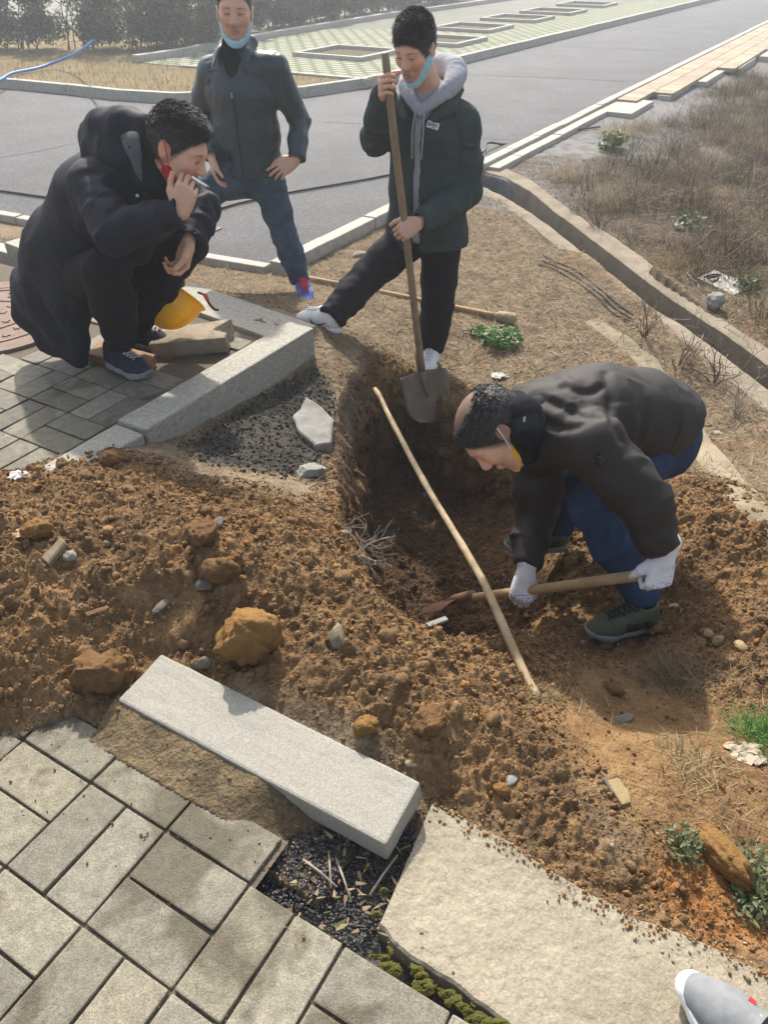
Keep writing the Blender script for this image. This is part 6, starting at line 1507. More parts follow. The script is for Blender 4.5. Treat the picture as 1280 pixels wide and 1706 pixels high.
# stones, clods and scraps one can tell apart
def rock(name, p, s, m, label, cat, seed, sc=(1, 1, .75), ang=.0, rough_=.12, cuts=6, group=None, sink=.25, sub=4):
    bm = bmesh.new(); bmesh.ops.create_icosphere(bm, subdivisions=sub, radius=1); V = np.array([v.co[:] for v in bm.verts]); bm.verts.index_update(); F = np.array([[v.index for v in f.verts] for f in bm.faces]); bm.free()
    r = np.random.default_rng(seed)
    for _ in range(cuts):
        n = unit(r.normal(size=3)); d = r.uniform(.55, .85); t = V @ n-d; V = V-np.where(t > 0, t, 0)[:, None]*n*.9
    if s > .08: V = V/(np.abs(V)**4).sum(1)[:, None]**(1/4.)*.93
    if rough_ > .1: V = V*(1+.16*(crumbs(V[:, 0]+V[:, 2]*.7, V[:, 1]-V[:, 2]*.6, 4, seed)-.2)+.09*crumbs(V[:, 0]-V[:, 2]*.6, V[:, 1]+V[:, 2]*.7, 9, seed+1))[:, None]
    V = V*(1+rough_*fbm(V, 2.2, 4, seed)+.5*rough_*(1-np.abs(noise(V, 6, seed+1))-.5)+.45*rough_*fbm(V, 14, 3, seed+2))[:, None]*np.array(sc)*s
    c, q = math.cos(ang), math.sin(ang); V = V @ np.array([[c, q, 0], [-q, c, 0], [0, 0, 1]]); V[:, 2] -= V[:, 2].min()*(1-sink)
    p = V3(p); o = mesh(name, V+p, F, m, smooth=cuts < 3, origin=p-V3((0, 0, s*.1))); tag(o, label, cat, group); return o
M_clod = mat('clay_clod', (.27, .155, .055), rough=.95, col2=(.20, .105, .038), vscale=14, bump=.010, bscale=90, spec=.1)
M_clod2 = mat('dark_clod', (.20, .115, .05), rough=.95, col2=(.11, .06, .03), vscale=20, bump=.008, bscale=110, spec=.1)
M_ochre = mat('ochre_stone', (.36, .27, .13), rough=.85, col2=(.25, .18, .09), vscale=12, bump=.003, bscale=60, spec=.25)
M_grey = mat('grey_stone', (.17, .15, .115), rough=.9, col2=(.115, .10, .078), vscale=14, bump=.003, bscale=70, spec=.25)
M_pale = mat('pale_concrete', (.29, .285, .255), rough=.85, col2=(.17, .16, .14), vscale=10, bump=.003, bscale=60, spec=.25)
for i, (x, y, s, m, sc, ang, lb, cat) in enumerate([
    (412, 1070, .080, M_clod, (1.0, .85, .95), .25, 'largest squarish block of ochre clay resting against the loose kerb stone', 'clod'),
    (172, 1128, .066, M_clod2, (1.0, .8, .8), .2, 'rounded dark clod of earth left of the loose kerb stone', 'clod'),
    (340, 1105, .026, M_grey, (1.1, .8, .7), .5, 'small grey stone touching the far edge of the loose kerb stone', 'stone'),
    (65, 888, .034, M_clod, (1.2, .8, .8), .1, 'orange clod on the upper left side of the heap', 'clod'),
    (340, 895, .042, M_clod2, (1.1, .9, .8), .9, 'reddish clod in the middle of the heap', 'clod'),
    (368, 955, .046, M_clod2, (1.1, .8, .8), .3, 'dark red clod on the heap below the reddish one', 'clod'),
    (342, 975, .028, M_grey, (1, .8, .7), .3, 'grey stone leaning on the dark red clod', 'stone'),
    (365, 872, .022, M_grey, (1.2, .8, .6), 1.2, 'dark grey pebble near the top of the heap', 'stone'),
    (195, 768, .040, M_clod2, (1.3, .8, .7), .1, 'brown clod at the foot of the short kerb end', 'clod'),
    (120, 928, .022, M_pale, (1, .9, .8), .1, 'whitish lump next to the weathered wood piece on the heap', 'stone'),
    (20, 1275, .030, M_clod2, (1.2, .9, .6), .1, 'reddish clod on the near bricks at the left edge', 'clod'),
    (1196, 1068, .026, M_ochre, (1, .8, .8), .2, 'leftmost of the three yellowish stones below the digging man', 'stone'),
    (1232, 1080, .026, M_ochre, (1.1, .8, .8), 1.3, 'rightmost of the three yellowish stones below the digging man', 'stone'),
    (1180, 1056, .018, M_ochre, (1, .8, .8), 2.1, 'smallest of the three yellowish stones below the digging man', 'stone'),
    (1092, 1050, .030, M_clod2, (1.2, .8, .7), .6, 'brown stone under the heel of the digging man', 'stone'),
    (1122, 1012, .018, M_ochre, (1.3, .8, .6), .6, 'flat tan stone beside the heel of the digging man', 'stone'),
    (1040, 1196, .026, M_grey, (1.3, .7, .35), .3, 'flat green grey stone lying in the trodden hollow', 'stone'),
    (1022, 1148, .026, M_clod2, (1.3, .8, .5), 2.6, 'brown stone pressed into the trodden hollow', 'stone'),
    (850, 1298, .018, M_pale, (1.2, .8, .3), .7, 'flat square pale grey chip on the earth right of the kerb', 'stone'),
    (1200, 1425, .062, M_clod, (.55, 1.3, .6), .5, 'long brown stone among the weeds at the lower right', 'stone'),
    (1190, 505, .075, M_pale, (1, .8, .8), .4, 'rough pale rock beside the white marker slab on the bank', 'rock'),
    (520, 785, .055, M_pale, (1.3, .8, .5), .2, 'crumbled white concrete lump at the edge of the pit', 'concrete'),
    (362, 1420, .010, M_ochre, (1.3, .8, .5), .5, 'tiny orange stone on the joint of the near bricks', 'stone'),
    (600, 422, .05, M_slab, (1.2, .8, .5), .5, 'small concrete block on the turf beside the road kerb', 'block'),
    (270, 1010, .024, M_grey, (1.3, .8, .5), .9, 'slabby stone in the lower middle of the heap', 'stone'),
    (610, 1215, .030, M_clod, (1, .9, .8), .9, 'rounded clod on the slope above the right end of the kerb', 'clod'),
    (715, 1205, .040, M_clod2, (1.1, .9, .8), .9, 'dark lumpy clod on the near rim right of the pole foot', 'clod')]):
    p = HG(x, y+s*120); big = m in (M_clod, M_clod2)
    rock('clod' if cat == 'clod' else 'stone' if cat in ('stone', 'rock') else 'concrete_lump', p, s, m, lb, cat, 100+i, sc, ang, .34 if big else (.13 if s > .05 else .10), 3 if big else 9, sink=.32)
def flat_piece(name, px, thick, m, label, cat, lift=.02, tilt=None, seed=1):
    cs = [HG(x, y) for (x, y) in px]
    if np.ptp(np.array(cs)[:, 1]) > .30: z0 = min(cs, key=lambda q: q[1])[2]; cs = [G(x, y, z0) for (x, y) in px]
    c = sum(cs)/len(cs); A = np.array(cs); 
    # plane fit so that the piece lies on the slope
    M = np.c_[A[:, 0]-c[0], A[:, 1]-c[1]]; g_, *_ = np.linalg.lstsq(M, A[:, 2]-c[2], rcond=None); n = unit((-g_[0], -g_[1], 1))
    top = [V3((p[0], p[1], c[2]+g_[0]*(p[0]-c[0])+g_[1]*(p[1]-c[1])))+n*lift for p in cs]; bm = bmesh.new()
    f = bm.faces.new([bm.verts.new(Vector(p)) for p in top]); r_ = bmesh.ops.extrude_face_region(bm, geom=[f]); vs = [v for v in r_['geom'] if isinstance(v, bmesh.types.BMVert)]
    for v in vs: v.co -= Vector(n*thick)
    bmesh.ops.recalc_face_normals(bm, faces=bm.faces); bmesh.ops.bevel(bm, geom=bm.edges[:], offset=min(.006, thick*.2), segments=1, affect='EDGES'); bmesh.ops.triangulate(bm, faces=bm.faces[:])
    for _ in range(3):
        es = [e for e in bm.edges if e.calc_length() > .03]
        if es: bmesh.ops.subdivide_edges(bm, edges=es, cuts=1); bmesh.ops.triangulate(bm, faces=bm.faces[:])
    V = np.array([v.co[:] for v in bm.verts]); bm.verts.index_update(); F = [[v.index for v in q.verts] for q in bm.faces]; bm.free()
    V = V+np.stack([noise(V, 30, seed), noise(V, 30, seed+1), noise(V, 30, seed+2)], 1)*min(.003, thick*.12)
    o = mesh(name, V, F, m, smooth=False, origin=c-V3((0, 0, thick))); tag(o, label, cat); return o
flat_piece('concrete_fragment', [(510, 668), (532, 682), (556, 706), (552, 746), (526, 752), (516, 740), (498, 728), (488, 700), (500, 690)], .06, M_pale, 'flat cracked white slab of concrete on dark grit above the pit', 'concrete', .028, seed=61)
flat_piece('wood_scrap', [(72, 935), (104, 900), (114, 908), (84, 946)], .022, wood('grey_wood', (.22, .17, .11), (.14, .11, .07)), 'grey weathered piece of wood on the left of the heap', 'wood', .018, seed=62)
flat_piece('wood_chip', [(140, 1022), (178, 1010), (182, 1014), (145, 1028)], .006, M_plankwood, 'thin brown splinter on the lower left of the heap', 'wood', .008, seed=63)
flat_piece('stone_chip', [(708, 1042), (742, 1030), (748, 1036), (716, 1048)], .008, M_pale, 'thin pale flake lying below the blade of the rusty shovel', 'stone', .010, seed=64)
flat_piece('bark_piece', [(1010, 1305), (1028, 1298), (1046, 1322), (1050, 1340), (1036, 1345)], .010, M_ochre, 'tan flake of bark on the trodden earth near the lower right', 'bark', .010, seed=65)
flat_piece('stone_chip', [(1003, 1300), (1014, 1296), (1030, 1322), (1020, 1326)], .008, M_grey, 'grey sliver beside the tan flake of bark', 'stone', .009, seed=66)
M_paper = mat('white_litter', (.62, .60, .56), rough=.9, trans=.2)
def crumple(name, px, s, m, label, seed):
    p = HG(*px); n = 9; r = np.random.default_rng(seed); V = []; F = []
    for i in range(n):
        for j in range(n):
            u, v = (i/(n-1)-.5)*2, (j/(n-1)-.5)*2; w = V3((u*s*(1+.2*r.normal()), v*s*.7*(1+.2*r.normal()), 0)); V.append(p+w+V3((0, 0, .006+abs(.35*s*fbm(np.array([[u, v, seed]]), 2.2, 2, seed)[0])+.1*s*r.random())))
    F = [(i*n+j, (i+1)*n+j, (i+1)*n+j+1, i*n+j+1) for i in range(n-1) for j in range(n-1)]
    V += [v-V3((0, 0, .0015)) for v in V]; F += [tuple(q+n*n for q in f[::-1]) for f in F]
    rim = [i for i in range(n)]+[j*n+n-1 for j in range(1, n)]+[(n-1)*n+i for i in range(n-2, -1, -1)]+[j*n for j in range(n-2, 0, -1)]
    for k in range(len(rim)): a, b = rim[k], rim[(k+1) % len(rim)]; F.append((b, a, a+n*n, b+n*n))
    o = mesh(name, V, F, m, smooth=False, origin=p); tag(o, label, 'litter')
crumple('plastic_scrap', (832, 628), .045, M_paper, 'crumpled white plastic scrap on the turf above the digging man', 1)
crumple('plastic_scrap', (30, 795), .030, M_paper, 'white scrap on the top left corner of the heap', 2)
crumple('plastic_scrap', (1245, 1258), .045, mat('beige_rag', (.42, .35, .25), rough=.95), 'beige rag at the right edge below the green grass tuft', 3)
crumple('paper_scrap', (1195, 722), .018, M_paper, 'small white scrap on the turf right of the digging man', 4)
crumple('leaf', (40, 892), .026, mat('dead_leaf', (.38, .25, .13), rough=.9), 'dry tan leaf on the far left of the heap', 5)
# ================================================================== LOOSE EARTH, STRAW, PLANTS
def scatter(n, cond, x0, x1, y0, y1, seed, bias=None):
    r = np.random.default_rng(seed); out = []
    while len(out) < n:
        q = r.uniform((x0, y0), (x1, y1), (n*2, 2)); k = cond(q[:, 0], q[:, 1]) & (np.abs(q[:, 0]) < .62*q[:, 1]+.45); out += list(q[k])
    return np.array(out[:n])
_kx = [tuple(G(*c)[:2]) for c in [(262, 1084, .07), (708, 1300, .07), (640, 1392, .05), (226, 1172, .05)]]
def on_soil(m=.0): return lambda x, y: (soil_mask(x, y, None)+.05*fbm(np.stack([x, y, 0*x], -1), 6, 2, 9) > m) & (polyd(x, y, _kx) < -.005)
def earth_cols(n, seed):
    r = np.random.default_rng(seed); t = r.random(n)[:, None]; a, b, c, d = [np.array(q) for q in ((.275, .170, .080), (.158, .097, .049), (.27, .138, .052), (.30, .25, .17))]
    col = a*(1-t)+b*t; k = r.random(n); col = np.where((k < .18)[:, None], c*r.uniform(.8, 1.1, (n, 1)), col); return np.where((k > .965)[:, None], d*r.uniform(.55, 1.1, (n, 1)), col)
M_lump = mat('crumbled_earth', vcol=True, rough=.95, var=.25, vscale=120, bump=.003, bscale=260, spec=.12)
for (n, s0, s1, sub, seed, m) in ((60000, .0012, .0048, 1, 11, -.06), (5000, .004, .0095, 2, 12, -.03), (420, .009, .018, 3, 13, .02), (40, .018, .028, 3, 15, .06)):
    q = scatter(n, on_soil(m), -1.7, 1.75, .75, 4.0, seed); r = np.random.default_rng(seed); sz = s0+(s1-s0)*r.random(n)**2.2
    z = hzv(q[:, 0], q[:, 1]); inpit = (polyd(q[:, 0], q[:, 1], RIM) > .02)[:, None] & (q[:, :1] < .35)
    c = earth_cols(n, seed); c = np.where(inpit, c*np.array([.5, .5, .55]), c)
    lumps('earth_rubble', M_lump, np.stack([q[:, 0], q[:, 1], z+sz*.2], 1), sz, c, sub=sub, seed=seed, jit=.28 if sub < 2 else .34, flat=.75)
_ed = [G(x, y, -.02) for (x, y) in [(722, 1335), (810, 1382), (905, 1437), (1000, 1492), (1080, 1535), (1200, 1578), (1290, 1622)]]
_r = np.random.default_rng(61); _t = _r.random(900)*6; _i = np.minimum(_t.astype(int), 5); _A = np.array(_ed); _q = _A[_i]*(1-(_t-_i))[:, None]+_A[_i+1]*(_t-_i)[:, None]; _q[:, :2] += np.array([-.5, -.86])[None]*(np.abs(_r.normal(size=900))**1.5*.018*(1+fbm(_q, 7, 2, 62)))[:, None]; _sz = .0008+.0045*_r.random(900)**4
lumps('earth_crumbs', M_lump, np.stack([_q[:, 0], _q[:, 1], np.full(900, -.019)+_sz*.4], 1), _sz, earth_cols(900, 63)*1.35, seed=64)
# a thinner sprinkling on the trodden earth, the turf and the edges of the paving
q = scatter(3600, lambda x, y: (soil_mask(x, y, None) < .02) & (polyd(x, y, _kx) < 0) & ~pave_zone(x, y), -1.2, 2.2, .7, 4.6, 21); r = np.random.default_rng(21); sz = .0015+.006*r.random(len(q))**3
lumps('gravel', M_lump, np.stack([q[:, 0], q[:, 1], hzv(q[:, 0], q[:, 1])+sz*.4], 1), sz, earth_cols(len(q), 22), seed=23)
def near_heap(x, y): d = soil_mask(x, y, None); return pave_zone(x, y) & (d < .02) & (d > -.34+.22*noise(np.stack([x, y, 0*x], -1), 5, 4))
q = scatter(520, near_heap, -2.0, .2, .5, 3.2, 24); r = np.random.default_rng(24); sz = .0008+.0035*r.random(len(q))**4
lumps('earth_crumbs', M_lump, np.stack([q[:, 0], q[:, 1], sz*.4], 1), sz, earth_cols(len(q), 25), seed=26)
q = inpoly(5200, [G(*c) for c in [(285, 745, .0), (420, 665, -.05), (525, 600, -.05), (560, 640, -.08), (556, 740, -.08), (520, 800, -.05), (400, 790, .0), (330, 770, .05)]], 31); r = np.random.default_rng(31); sz = .0009+.008*r.random(len(q))**7
_g = r.uniform(.03, .095, (len(q), 1))*np.array([[1, .93, .83]]); lumps('grit', M_lump, np.stack([q[:, 0], q[:, 1], hzv(q[:, 0], q[:, 1])+sz*.3], 1), sz, _g, seed=32)
# straw and dead grass: thin curved blades
def blades(name, q, z, ln, w, cols, lay, seed, m, parent=None, kind='stuff', dirs=None):
    r = np.random.default_rng(seed); n = len(q); a = r.uniform(0, 6.283, n) if dirs is None else dirs; el = lay*r.random(n)**1.4
    d = np.stack([np.cos(a)*np.cos(el), np.sin(a)*np.cos(el), np.sin(el)], 1); s = np.stack([-np.sin(a), np.cos(a), r.uniform(-.5, .5, n)], 1)*w[:, None]
    b = np.stack([q[:, 0], q[:, 1], z], 1); bend = r.uniform(-.35, .35, (n, 1))*np.stack([-np.sin(a), np.cos(a), 0*a], 1)-np.array([0, 0, .22])*np.sin(el)[:, None]
    m1 = b+d*(ln*.5)[:, None]+bend*(ln*.12)[:, None]; t = b+d*ln[:, None]+bend*(ln*.5)[:, None]
    g1 = hzv(m1[:, 0], m1[:, 1])+.004; m1[:, 2] = np.maximum(m1[:, 2], g1); t[:, 2] = np.maximum(t[:, 2], hzv(t[:, 0], t[:, 1])+.003)
    V = np.concatenate([b-s, b+s, m1+s*.8, m1-s*.8, t]); i = np.arange(n); F = [tuple(x) for x in np.stack([i, i+n, i+2*n, i+3*n], 1)]+[tuple(x) for x in np.stack([i+3*n, i+2*n, i+4*n], 1)]
    o = mesh(name, V, F, m, parent, cols=np.tile(cols, (5, 1)), smooth=False)
    if kind: tag(o, kind=kind)
    return o
M_straw = mat('straw', vcol=True, rough=.85, spec=.2, trans=.18)
def straw_cols(n, seed, green=.04):
    r = np.random.default_rng(seed); t = r.random((n, 1)); c = np.array([.40, .31, .19])*(1-t)+np.array([.15, .105, .065])*t; k = r.random(n); c = np.where((k < .15)[:, None], np.array([.19, .12, .08]), c); return np.where((k > 1-green)[:, None], np.array([.12, .17, .045]), c)
_trod = [tuple(G(*c)[:2]) for c in [(800, 1190, .0), (900, 1060, -.2), (1000, 1030, -.35), (1180, 1060, -.25), (1320, 1190, -.2), (1330, 1650, -.2), (1180, 1600, -.1), (1060, 1450, -.08), (960, 1290, 0)]]
_gp = [tuple(G(*c)[:2]) for c in [(285, 745, .0), (420, 665, -.05), (525, 600, -.05), (560, 640, -.08), (556, 740, -.08), (520, 800, -.05), (400, 790, .0), (330, 770, .05)]]
def turf(x, y):
    s, t = kerbside(x, y); u, v = tolat(x, y)
    return (polyd(x, y, _gp) < .0) & (soil_mask(x, y, None) < .03) & ~((u < -8.6) & (v > -22)) & (y < 9) & (polyd(x, y, _trod) < 0) & (lined(x, y, CH_MID) > .22) & ~((s < .1) & (t > -.1)) & (y > 2.4) & ~((x < -.77) & (y > 5.2-.42*(x+.77))) & (polyd(x, y, RIM) < -.02)
q = scatter(68000, turf, -3.6, 4.2, 2.4, 8.8, 41); r = np.random.default_rng(41); n = len(q)
blades('dry_grass', q, hzv(q[:, 0], q[:, 1])+.002, r.uniform(.025, .10, n), r.uniform(.0010, .0024, n), straw_cols(n, 42), .55, 43, M_straw)
q = scatter(1500, lambda x, y: (polyd(x, y, _trod) > -.1), .2, 1.3, .6, 2.2, 44); r = np.random.default_rng(44); n = len(q); k = fbm(np.stack([q[:, 0], q[:, 1], q[:, 0]*0], -1), 4, 2, 45) > .05; q = q[k]; n = len(q)
blades('dry_grass', q, hzv(q[:, 0], q[:, 1])+.002, np.random.default_rng(46).uniform(.015, .07, n), np.random.default_rng(47).uniform(.0005, .0011, n), straw_cols(n, 48, .1), .5, 49, M_straw)
# the bank right of the channel: matted dead grass, taller in clumps
def bank(x, y): s, t = kerbside(x, y); return (s > .8) & (polyd(x, y, [tuple(p[:2]) for p in CH_O]+[(6, 2.0), (14, 4), (14, 22), (9, 22), (1.2, 8.4)]) > .1)
q = scatter(20000, lambda x, y: bank(x, y) & (fbm(np.stack([x, y, 0*x], -1), 1.6, 3, 50)+.45*sstep(.8, 2.2, kerbside(x, y)[0]) > .0), 1.2, 9, 3.4, 15, 51); r = np.random.default_rng(51); n = len(q)
blades('undergrowth', q, hzv(q[:, 0], q[:, 1])-.005, r.uniform(.06, .30, n)*(.6+.5*(fbm(np.stack([q[:, 0], q[:, 1], 0*q[:, 0]], -1), .9, 2, 55)+.5)), r.uniform(.001, .0026, n), straw_cols(n, 52, .15)*np.array([.60, .57, .54]), .95, 53, M_straw)
cc_ = scatter(620, lambda x, y: bank(x, y) & (kerbside(x, y)[0] > 1.0), 1.3, 8, 3.6, 15, 151); r = np.random.default_rng(152); per = 70; k = np.repeat(np.arange(len(cc_)), per); n = len(k)
R0 = r.uniform(.05, .16, len(cc_)); H0 = r.uniform(.08, .34, len(cc_))*(.7+.5*(fbm(np.stack([cc_[:, 0], cc_[:, 1], 0*cc_[:, 0]], -1), .7, 2, 153)+.3)); an = r.uniform(0, 6.283, n); rd = R0[k]*np.sqrt(r.random(n)); q = cc_[k]+np.stack([np.cos(an), np.sin(an)], 1)*rd[:, None]
tint = r.uniform(.45, 1.0, (len(cc_), 1))*np.where(r.random((len(cc_), 1)) < .25, np.array([[.62, .80, .5]]), np.array([[1, .92, .82]]))
blades('undergrowth', q, hzv(q[:, 0], q[:, 1])-.01, H0[k]*r.uniform(.5, 1.1, n)+.03, r.uniform(.001, .0028, n), straw_cols(n, 154, .03)*tint[k]*.62, 1.35, 155, M_straw, dirs=an+r.normal(size=n)*.6)
q = scatter(9000, lambda x, y: (y < 16.8), -9, .2, 11.6, 17, 56); s_ = polyd(q[:, 0], q[:, 1], [tuple(p[:2]) for p in FK[1:14]]+[(0.2, 17), (-9, 17)])
q = q[(s_ > .12) & (polyd(q[:, 0], q[:, 1], [tuple(p[:2]) for p in CPF[1:]+CPB[1:][::-1]]) < -.05)]; n = len(q); r = np.random.default_rng(57)
V_b = np.full(n, VZ-.01)
_keep = GZ.copy()
def flatblades():
    a = r.uniform(0, 6.283, n); el = r.uniform(.2, 1.3, n); ln = r.uniform(.04, .12, n); d = np.stack([np.cos(a)*np.cos(el), np.sin(a)*np.cos(el), np.sin(el)], 1); s = np.stack([-np.sin(a), np.cos(a), 0*a], 1)*.004; b = np.stack([q[:, 0], q[:, 1], V_b], 1); t = b+d*ln[:, None]
    i = np.arange(n); o = mesh('verge_grass', np.concatenate([b-s, b+s, t]), np.stack([i, i+n, i+2*n], 1), M_straw, cols=np.tile(straw_cols(n, 58, .12), (3, 1)), smooth=False); tag(o, kind='stuff')
flatblades()
# --- twigs and dead shrubs
M_twig = mat('grey_twig', (.30, .255, .20), rough=.9, var=.3, vscale=40); M_twig2 = mat('brown_twig', (.13, .09, .06), rough=.9, var=.3, vscale=40)
def branches(mb, p, d, l, r, lv, rr, spread=.7):
    p = V3(p); d = unit(d); pts = [p]; n = 4
    for i in range(n): d = unit(d+.22*rr.normal(size=3)); pts.append(pts[-1]+d*l/n)
    mb.tube(pts, list(np.linspace(r, r*.45, n+1)), 5)
    if lv > 0:
        for k in range(rr.integers(2, 5)):
            i = rr.integers(1, n+1); branches(mb, pts[i], unit(d+spread*rr.normal(size=3)), l*rr.uniform(.45, .75), r*.55, lv-1, rr, spread)
def dead_shrub(px, h, seed, label, m, nb=5, lean=(0, 0, 1), leafy=0):
    p = HG(*px); rr = np.random.default_rng(seed); t = thing('dead_shrub', label, 'shrub', p, 'dead shrubs on the bank'); mb = MB()
    for k in range(nb): branches(mb, p-V3((0, 0, .02)), unit(V3(lean)+.45*rr.normal(size=3)*V3((1, 1, .3))), h*rr.uniform(.6, 1.1), .0032+.0022*rr.random(), 3, rr)
    mb.build('branches', m, t, smooth=True)
    if leafy: leafcloud('leaves', p+V3((0, 0, h*.45)), h*.5, leafy, t, seed)
def leafcloud(name, c, R, n, parent, seed, size=(.012, .03), cols=((.10, .14, .035), (.17, .20, .05)), flat=.6, m=None):
    r = np.random.default_rng(seed); d = r.normal(size=(n, 3)); d /= np.linalg.norm(d, axis=1)[:, None]; p = V3(c)+d*(R*r.random(n)**.45)[:, None]*np.array([1, 1, flat])
    a = r.normal(size=(n, 3)); a[:, 2] *= .5; a /= np.linalg.norm(a, axis=1)[:, None]; b = np.cross(a, r.normal(size=(n, 3))+np.array([0, 0, 1.5])); b /= np.linalg.norm(b, axis=1)[:, None]; nn = np.cross(a, b); s = r.uniform(*size, n)[:, None]
    V = np.concatenate([p-a*s, p+b*s*.45+nn*s*.12, p+a*s, p-b*s*.45+nn*s*.12]); i = np.arange(n); t = r.random((n, 1)); C = np.array(cols[0])*(1-t)+np.array(cols[1])*t
    return mesh(name, V, np.stack([i, i+n, i+2*n, i+3*n], 1), m or M_leaf, parent, cols=np.tile(C, (4, 1)), smooth=False)
M_leaf = mat('leaf', vcol=True, rough=.5, spec=.4, trans=.30)
for i, (px, h, m, nb, lb) in enumerate([((1130, 335), .65, M_twig2, 5, 'dark upright dead shrub high on the bank'), ((1060, 345), .35, M_twig, 6, 'pale bent dead shrub left of the dark upright one'), ((1180, 300), .5, M_twig, 4, 'thin pale dead shrub near the top right of the bank'), ((1095, 300), .5, M_twig2, 5, 'brown dead shrub below the white edging slabs'), ((1245, 330), .45, M_twig, 5, 'pale forked dead shrub at the right edge'), ((1000, 385), .3, M_twig2, 6, 'low brown dead shrub above the channel coping'), ((1215, 420), .35, M_twig2, 6, 'low brown dead shrub above the white marker slab'), ((1140, 420), .3, M_twig, 5, 'small grey dead shrub in the middle of the bank'), ((1075, 560), .28, M_twig2, 7, 'tangled dark dead shrub below the channel'), ((1130, 610), .26, M_twig2, 6, 'tangled dead shrub in the trough right of the channel end'), ((1225, 690), .24, M_twig, 5, 'pale forked dead shrub at the right edge of the turf'), ((1190, 640), .24, M_twig2, 5, 'brown dead shrub between channel and old concrete strip')]):
    dead_shrub(px, h, 200+i, lb, m, nb, (.1, -.1, 1))
def roots():
    mb = MB(); rr = np.random.default_rng(77)
    for (x, y) in [(600, 905), (612, 915), (590, 925), (618, 940), (575, 880)]:
        p = HG(x, y); 
        for k in range(5): branches(mb, p, unit(V3((.8, -.15, .35))+.5*rr.normal(size=3)), rr.uniform(.06, .14), .0022, 1, rr, .5)
    o = mb.build('roots', M_twig, smooth=True); tag(o, kind='stuff')
roots()
mb = MB(); rr = np.random.default_rng(78)
for (a, b, z) in [((616, 1492), (662, 1425), .0), ((505, 1432), (562, 1478), .0), ((548, 1418), (552, 1480), .0), ((560, 1430), (585, 1500), 0)]:
    p, q_ = G(*a, -.03), G(*b, -.02); mb.tube([p, (p+q_)/2+V3((0, 0, .006)), q_], [.003, .0026, .002], 6)
tag(mb.build('twigs', M_twig, smooth=True), kind='stuff')
mb = MB()
for k in range(46):
    p = HG(*(rr.uniform(860, 1270), rr.uniform(520, 760))) if k < 26 else HG(*(rr.uniform(1000, 1270), rr.uniform(280, 480))); branches(mb, p+V3((0, 0, .01)), unit(rr.normal(size=3)*V3((1, 1, .12))), rr.uniform(.1, .4), .004, 1, rr, .5)
tag(mb.build('fallen_twigs', M_twig, smooth=True), kind='stuff')
# --- green weeds
def weed(px, R, n, label, seed, size, cols, name='weed', flat=.5, h=None):
    p = HG(*px); t = thing(name, label, 'weed', p); leafcloud('leaves', p+V3((0, 0, R*flat*.6)), R, n, t, seed, size, cols, flat)
    mb = MB(); rr = np.random.default_rng(seed)
    for k in range(6): mb.tube([p-V3((0, 0, .01)), p+V3(rr.normal(size=3)*R*.4)*V3((1, 1, 0))+V3((0, 0, R*flat))], [.002, .001], 5)
    mb.build('stem', mat('green_stem', (.10, .14, .05), rough=.7) if seed == 300 else bpy.data.materials['green_stem'], t)
G1 = ((.045, .12, .02), (.12, .24, .05)); G2 = ((.10, .13, .055), (.19, .21, .10))
weed((835, 572), .13, 420, 'bright green leafy weed beside the bandaged tool handle', 300, (.012, .026), G1)
weed((800, 556), .06, 130, 'small bright green weed left of the larger one by the tool handle', 301, (.012, .022), G1)
weed((1140, 1412), .055, 220, 'grey green weed left of the long brown stone at lower right', 302, (.005, .012), G2)
weed((1250, 1460), .085, 420, 'larger grey green weed at the right edge near the bottom', 303, (.006, .014), G2)
weed((1255, 1510), .06, 220, 'lowest grey green weed at the right edge', 304, (.006, .014), G2)
weed((1020, 250), .17, 260, 'yellow green leafy shrub at the top of the bank near the cable', 305, (.02, .05), ((.11, .13, .03), (.19, .20, .06)), flat=.8)
weed((1150, 380), .16, 130, 'dull green weed among dead grass on the bank', 306, (.015, .04), ((.075, .09, .03), (.12, .125, .05)))
weed((1245, 480), .12, 110, 'dull green weed just beyond the white marker slab', 307, (.012, .03), ((.075, .09, .03), (.12, .125, .05)))
def tuft(px, n, h, R, label, seed, cols, name='grass_tuft'):
    p = HG(*px); r = np.random.default_rng(seed); q = np.stack([p[0]+R*r.normal(size=n), p[1]+R*r.normal(size=n)], 1); t = r.random((n, 1))
    o = blades(name, q, hzv(q[:, 0], q[:, 1]), r.uniform(.5, 1, n)*h, r.uniform(.0008, .0018, n), np.array(cols[0])*(1-t)+np.array(cols[1])*t, 1.4, seed, M_straw, kind=None); tag(o, label, 'grass')
tuft((1268, 1222), 260, .11, .035, 'bright green grass tuft at the right edge', 310, ((.06, .16, .03), (.16, .27, .07)))
tuft((1120, 1130), 420, .10, .05, 'dark matted tuft of dry grass on the trodden slope', 311, ((.12, .09, .05), (.26, .20, .12)))
tuft((1150, 1270), 240, .08, .05, 'pale flattened tuft of straw above the lower right weeds', 312, ((.25, .19, .09), (.40, .30, .16)))
tuft((905, 1160), 120, .05, .02, 'small tuft of dry roots at the foot of the pole', 313, ((.25, .19, .09), (.30, .22, .12)))
for i, (x, y, lb) in enumerate([(945, 300, 'tawny grass tuft nearest the channel coping'), (1075, 215, 'tall straw coloured grass tuft on the upper bank'), (1030, 225, 'straw coloured grass tuft beside the yellow green shrub'), (1010, 345, 'tawny grass tuft above the middle of the channel'), (1130, 455, 'brown grass tuft left of the white marker slab'), (1260, 250, 'brown grass tuft at the far right of the bank')]): tuft((x, y), 420, .30, .12, lb, 320+i, ((.19, .14, .07), (.38, .29, .16)))
